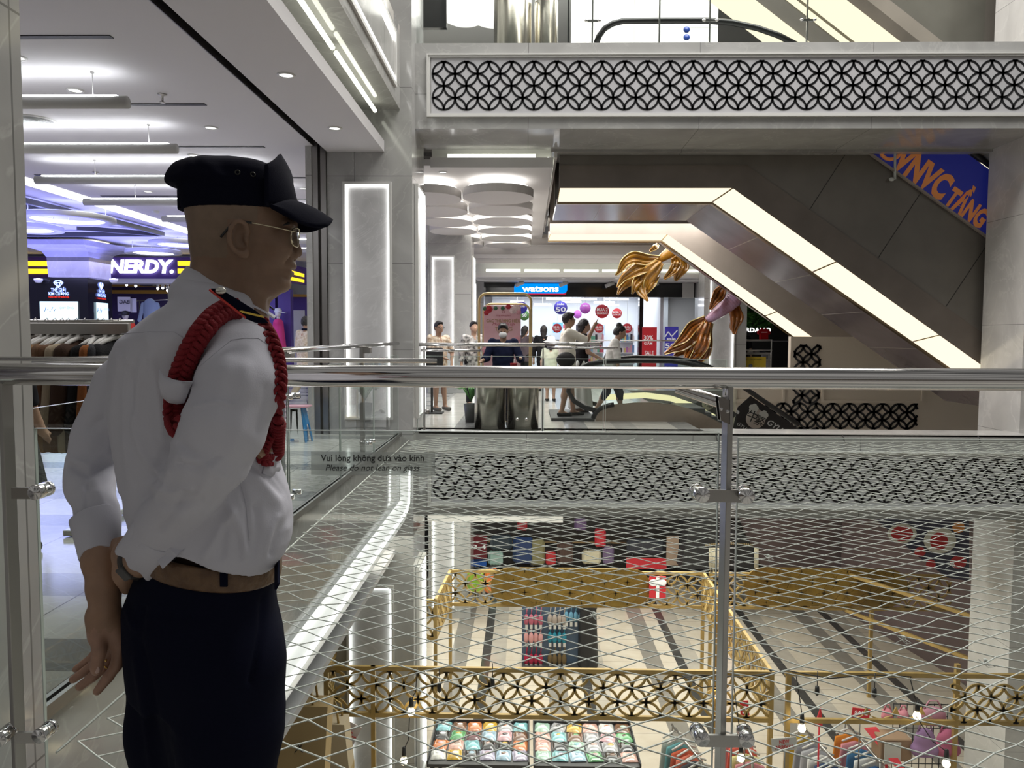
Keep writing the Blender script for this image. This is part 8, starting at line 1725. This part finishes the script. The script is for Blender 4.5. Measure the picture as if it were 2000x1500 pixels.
card(652, 690, 1400, 1445, 9.9, cloth('striped_card', (.66, .6, .6)), 'tilted white card with red stripes by the lit column below', (), -.5)
for k in range(4): p = pY(658+k*6, 1408+k*9, 9.88); obj('red_stripe', MB().bar(p, p+Vector((.13, 0, -.04)), .004, .014), M['redtext'], SC.objects['price_card.003' if 'price_card.003' in SC.objects else 'price_card.002'])
# ================================================================== UPPER LEVEL above the bridge
Yu = 11.45; ZU = Z1
for k, (a, b) in enumerate(((961, 1035), (1040, 1086))):
    x0, x1 = xat(a, Yu+.2*k), xat(b, Yu+.2*k); r = (x1-x0)/2; t = thing('steel_bin', ['wide brushed steel cylinder bin on the upper floor behind the glass', 'narrower brushed steel cylinder bin on the upper floor behind the glass'][k], 'bin', ((x0+x1)/2, Yu+.2*k+r, ZU), 'upper steel bins'); obj('body', MB().lathe([(r, 0), (r, .86), (r*.94, .9), (0, .9)], ((x0+x1)/2, Yu+.2*k+r, ZU), 36), M['steelbin'], t)
ur = thing('glass_balustrade', 'glass balustrade on the upper bridge with thin steel posts', 'railing', (2, 11.15, ZU)); m = MB(); m.add([(xat(812, 11.2), 11.2, ZU), (6.4, 11.2, ZU), (6.4, 11.2, ZU+1.1), (xat(812, 11.2), 11.2, ZU+1.1)], [(0, 1, 2, 3)]); obj('glass_panel', m, M['glass'], ur)
obj('handrail', MB().tube([(xat(812, 11.2), 11.2, ZU+1.28), (6.4, 11.2, ZU+1.28)], .026, 12), M['chrome'], ur)
for px in (1107, 1153, 1377, 1563, 1281):
    x = xat(px-2, 11.2); p = obj('post', MB().box(x-.010, x+.010, 11.22, 11.25, ZU, ZU+1.28), M['darkgrey'] if px == 1107 else M['steel'], ur)
    if px not in (1107, 1281):
        for dx in (-.09, .09): obj('clamp', MB().ball((x+dx, 11.19, ZU+.36), (.03, .02, .02), 10), M['chrome'], p)
        obj('clamp_arm', MB().box(x-.09, x+.09, 11.2, 11.215, ZU+.345, ZU+.375), M['steel'], p)
tv = thing('hanging_screen', 'black hanging screen on the upper level beside the left corner', 'screen', pY(848, 55, 13.2)); p, q = pY(823, 54, 13.2), pY(872, -40, 13.2); obj('panel', MB().box(p.x, q.x, 13.2, 13.3, p.z, q.z), M['black'], tv); obj('pole', MB().tube([((p.x+q.x)/2, 13.25, q.z), ((p.x+q.x)/2, 13.25, 9.9)], .03, 8), M['steel'], tv)
struct('ceiling_upper', MB().box(-6, 12, 11.3, 26, 9.7, 9.8), M['ceilwarm']); struct('wall_upper_back', MB().box(-6, 14, 22.8, 23, ZU, 9.7), M['white']); struct('floor_upper', MB().box(-1.6, 14, 12.25, 23, ZU-.14, ZU-.02), M['floorfar'])
for k, (px, py) in enumerate(((905, -2), (905, 28), (962, 2), (962, 30))):
    Yk = 15.5+(2.2 if k % 2 else 0); c = pY(px, py, Yk); pp = [(c.x+.52*math.cos(2*PI*j/28), Yk+.75*math.sin(2*PI*j/28), c.z) for j in range(28)]; t = thing('ceiling_petal', ['round white ceiling panel of the upper level by the hanging screen, near one', 'round white ceiling panel of the upper level by the hanging screen, far one', 'round white ceiling panel of the upper level left of the steel bins, near one', 'round white ceiling panel of the upper level left of the steel bins, far one'][k], 'ceiling panel', c, 'upper ceiling panels'); obj('panel', MB().prism(pp, (0, 0, .16)), M['petal'], t); obj('glow', MB().prism([(c.x+(x-c.x)*.86, Yk+(y-Yk)*.86, z+.2) for x, y, z in pp], (0, 0, .02)), M['ledpetal'], t); obj('hanger', MB().box(c.x-.05, c.x+.05, Yk-.05, Yk+.05, c.z+.16, 9.7), M['petal'], t)
ue = thing('escalator', 'escalator of the upper level with two broad warm light bands, top of the picture', 'escalator', pY(1600, 60, 12.9))
Yv = 12.9
def ux(px, py, k=0): return pY(px-1.28*k, py-k, Yv)
for nm, q, mt_, d_ in (('lamp_panel', [(1380, 0), (1474, 0), (1584, 84), (1496, 84)], M['ledwarm'], 0), ('lamp_panel', [(1568, 0), (1652, 0), (1762, 84), (1678, 84)], M['ledwarm'], 0), ('lamp_strip', [(1538, 0), (1556, 0), (1663, 84), (1645, 84)], M['ledwarm'], .06), ('side_cladding', [(1474, 0), (1568, 0), (1678, 84), (1584, 84)], M['escgrey'], .08), ('side_cladding', [(1652, 0), (1700, 0), (1800, 84), (1762, 84)], M['escdark'], .08), ('side_cladding', [(1700, 0), (1740, 0), (1845, 84), (1800, 84)], M['esclight'], .08), ('side_cladding', [(1740, 0), (1990, 0), (1990, 84), (1845, 84)], M['escgrey'], .08)):
    (a, b, c, e_) = q; P = [pY(a[0]-320, a[1]-250, Yv+d_), pY(b[0]-320, b[1]-250, Yv+d_), pY(*c, Yv+d_), pY(*e_, Yv+d_)]
    if q[0][0] == 1740: P = [pY(1740-320, -250, Yv+d_), pY(1990, -250, Yv+d_), pY(*c, Yv+d_), pY(*e_, Yv+d_)]
    obj(nm, MB().prism(P, (0, .05, 0)), mt_, ue)
obj('handrail', MB().tube([pY(a, b, 11.9) for a, b in ((1165, 84), (1170, 70), (1180, 56), (1196, 46), (1216, 41), (1300, 40), (1380, 40), (1430, 44), (1480, 55), (1520, 69), (1560, 90))], .045, 10), M['rubber'], ue)
obj('skirt_panel', MB().box(xat(1170, 12.4), xat(1420, 12.4), 12.4, 12.45, ZU, ZU+.18), M['esclight'], ue)
struct('wall_upper_shop', MB().box(xat(1110, 18), xat(1390, 18), 18, 18.2, ZU+.9, 9.7), M['marble']); struct('trim_upper_led', MB().box(xat(1110, 17.9), xat(1390, 17.9), 17.95, 18, ZU+.82, ZU+.88), M['ledwarm'])
for k, py in enumerate((58, 73)): tag(obj('round_sticker', MB().lathe([(0, .004), (.045, .004), (.045, 0)], pY(1341, py, 11.19), 18, Matrix.Rotation(PI/2, 3, 'X')), mat('blue_sticker', (.02, .07, .35), .4) if k == 0 else M['blue_sticker_k']), ['upper one of the two blue round stickers on the upper glass', 'lower one of the two blue round stickers on the upper glass'][k], 'sticker', 'blue stickers'); M['blue_sticker_k'] = SC.objects['round_sticker'].data.materials[0]
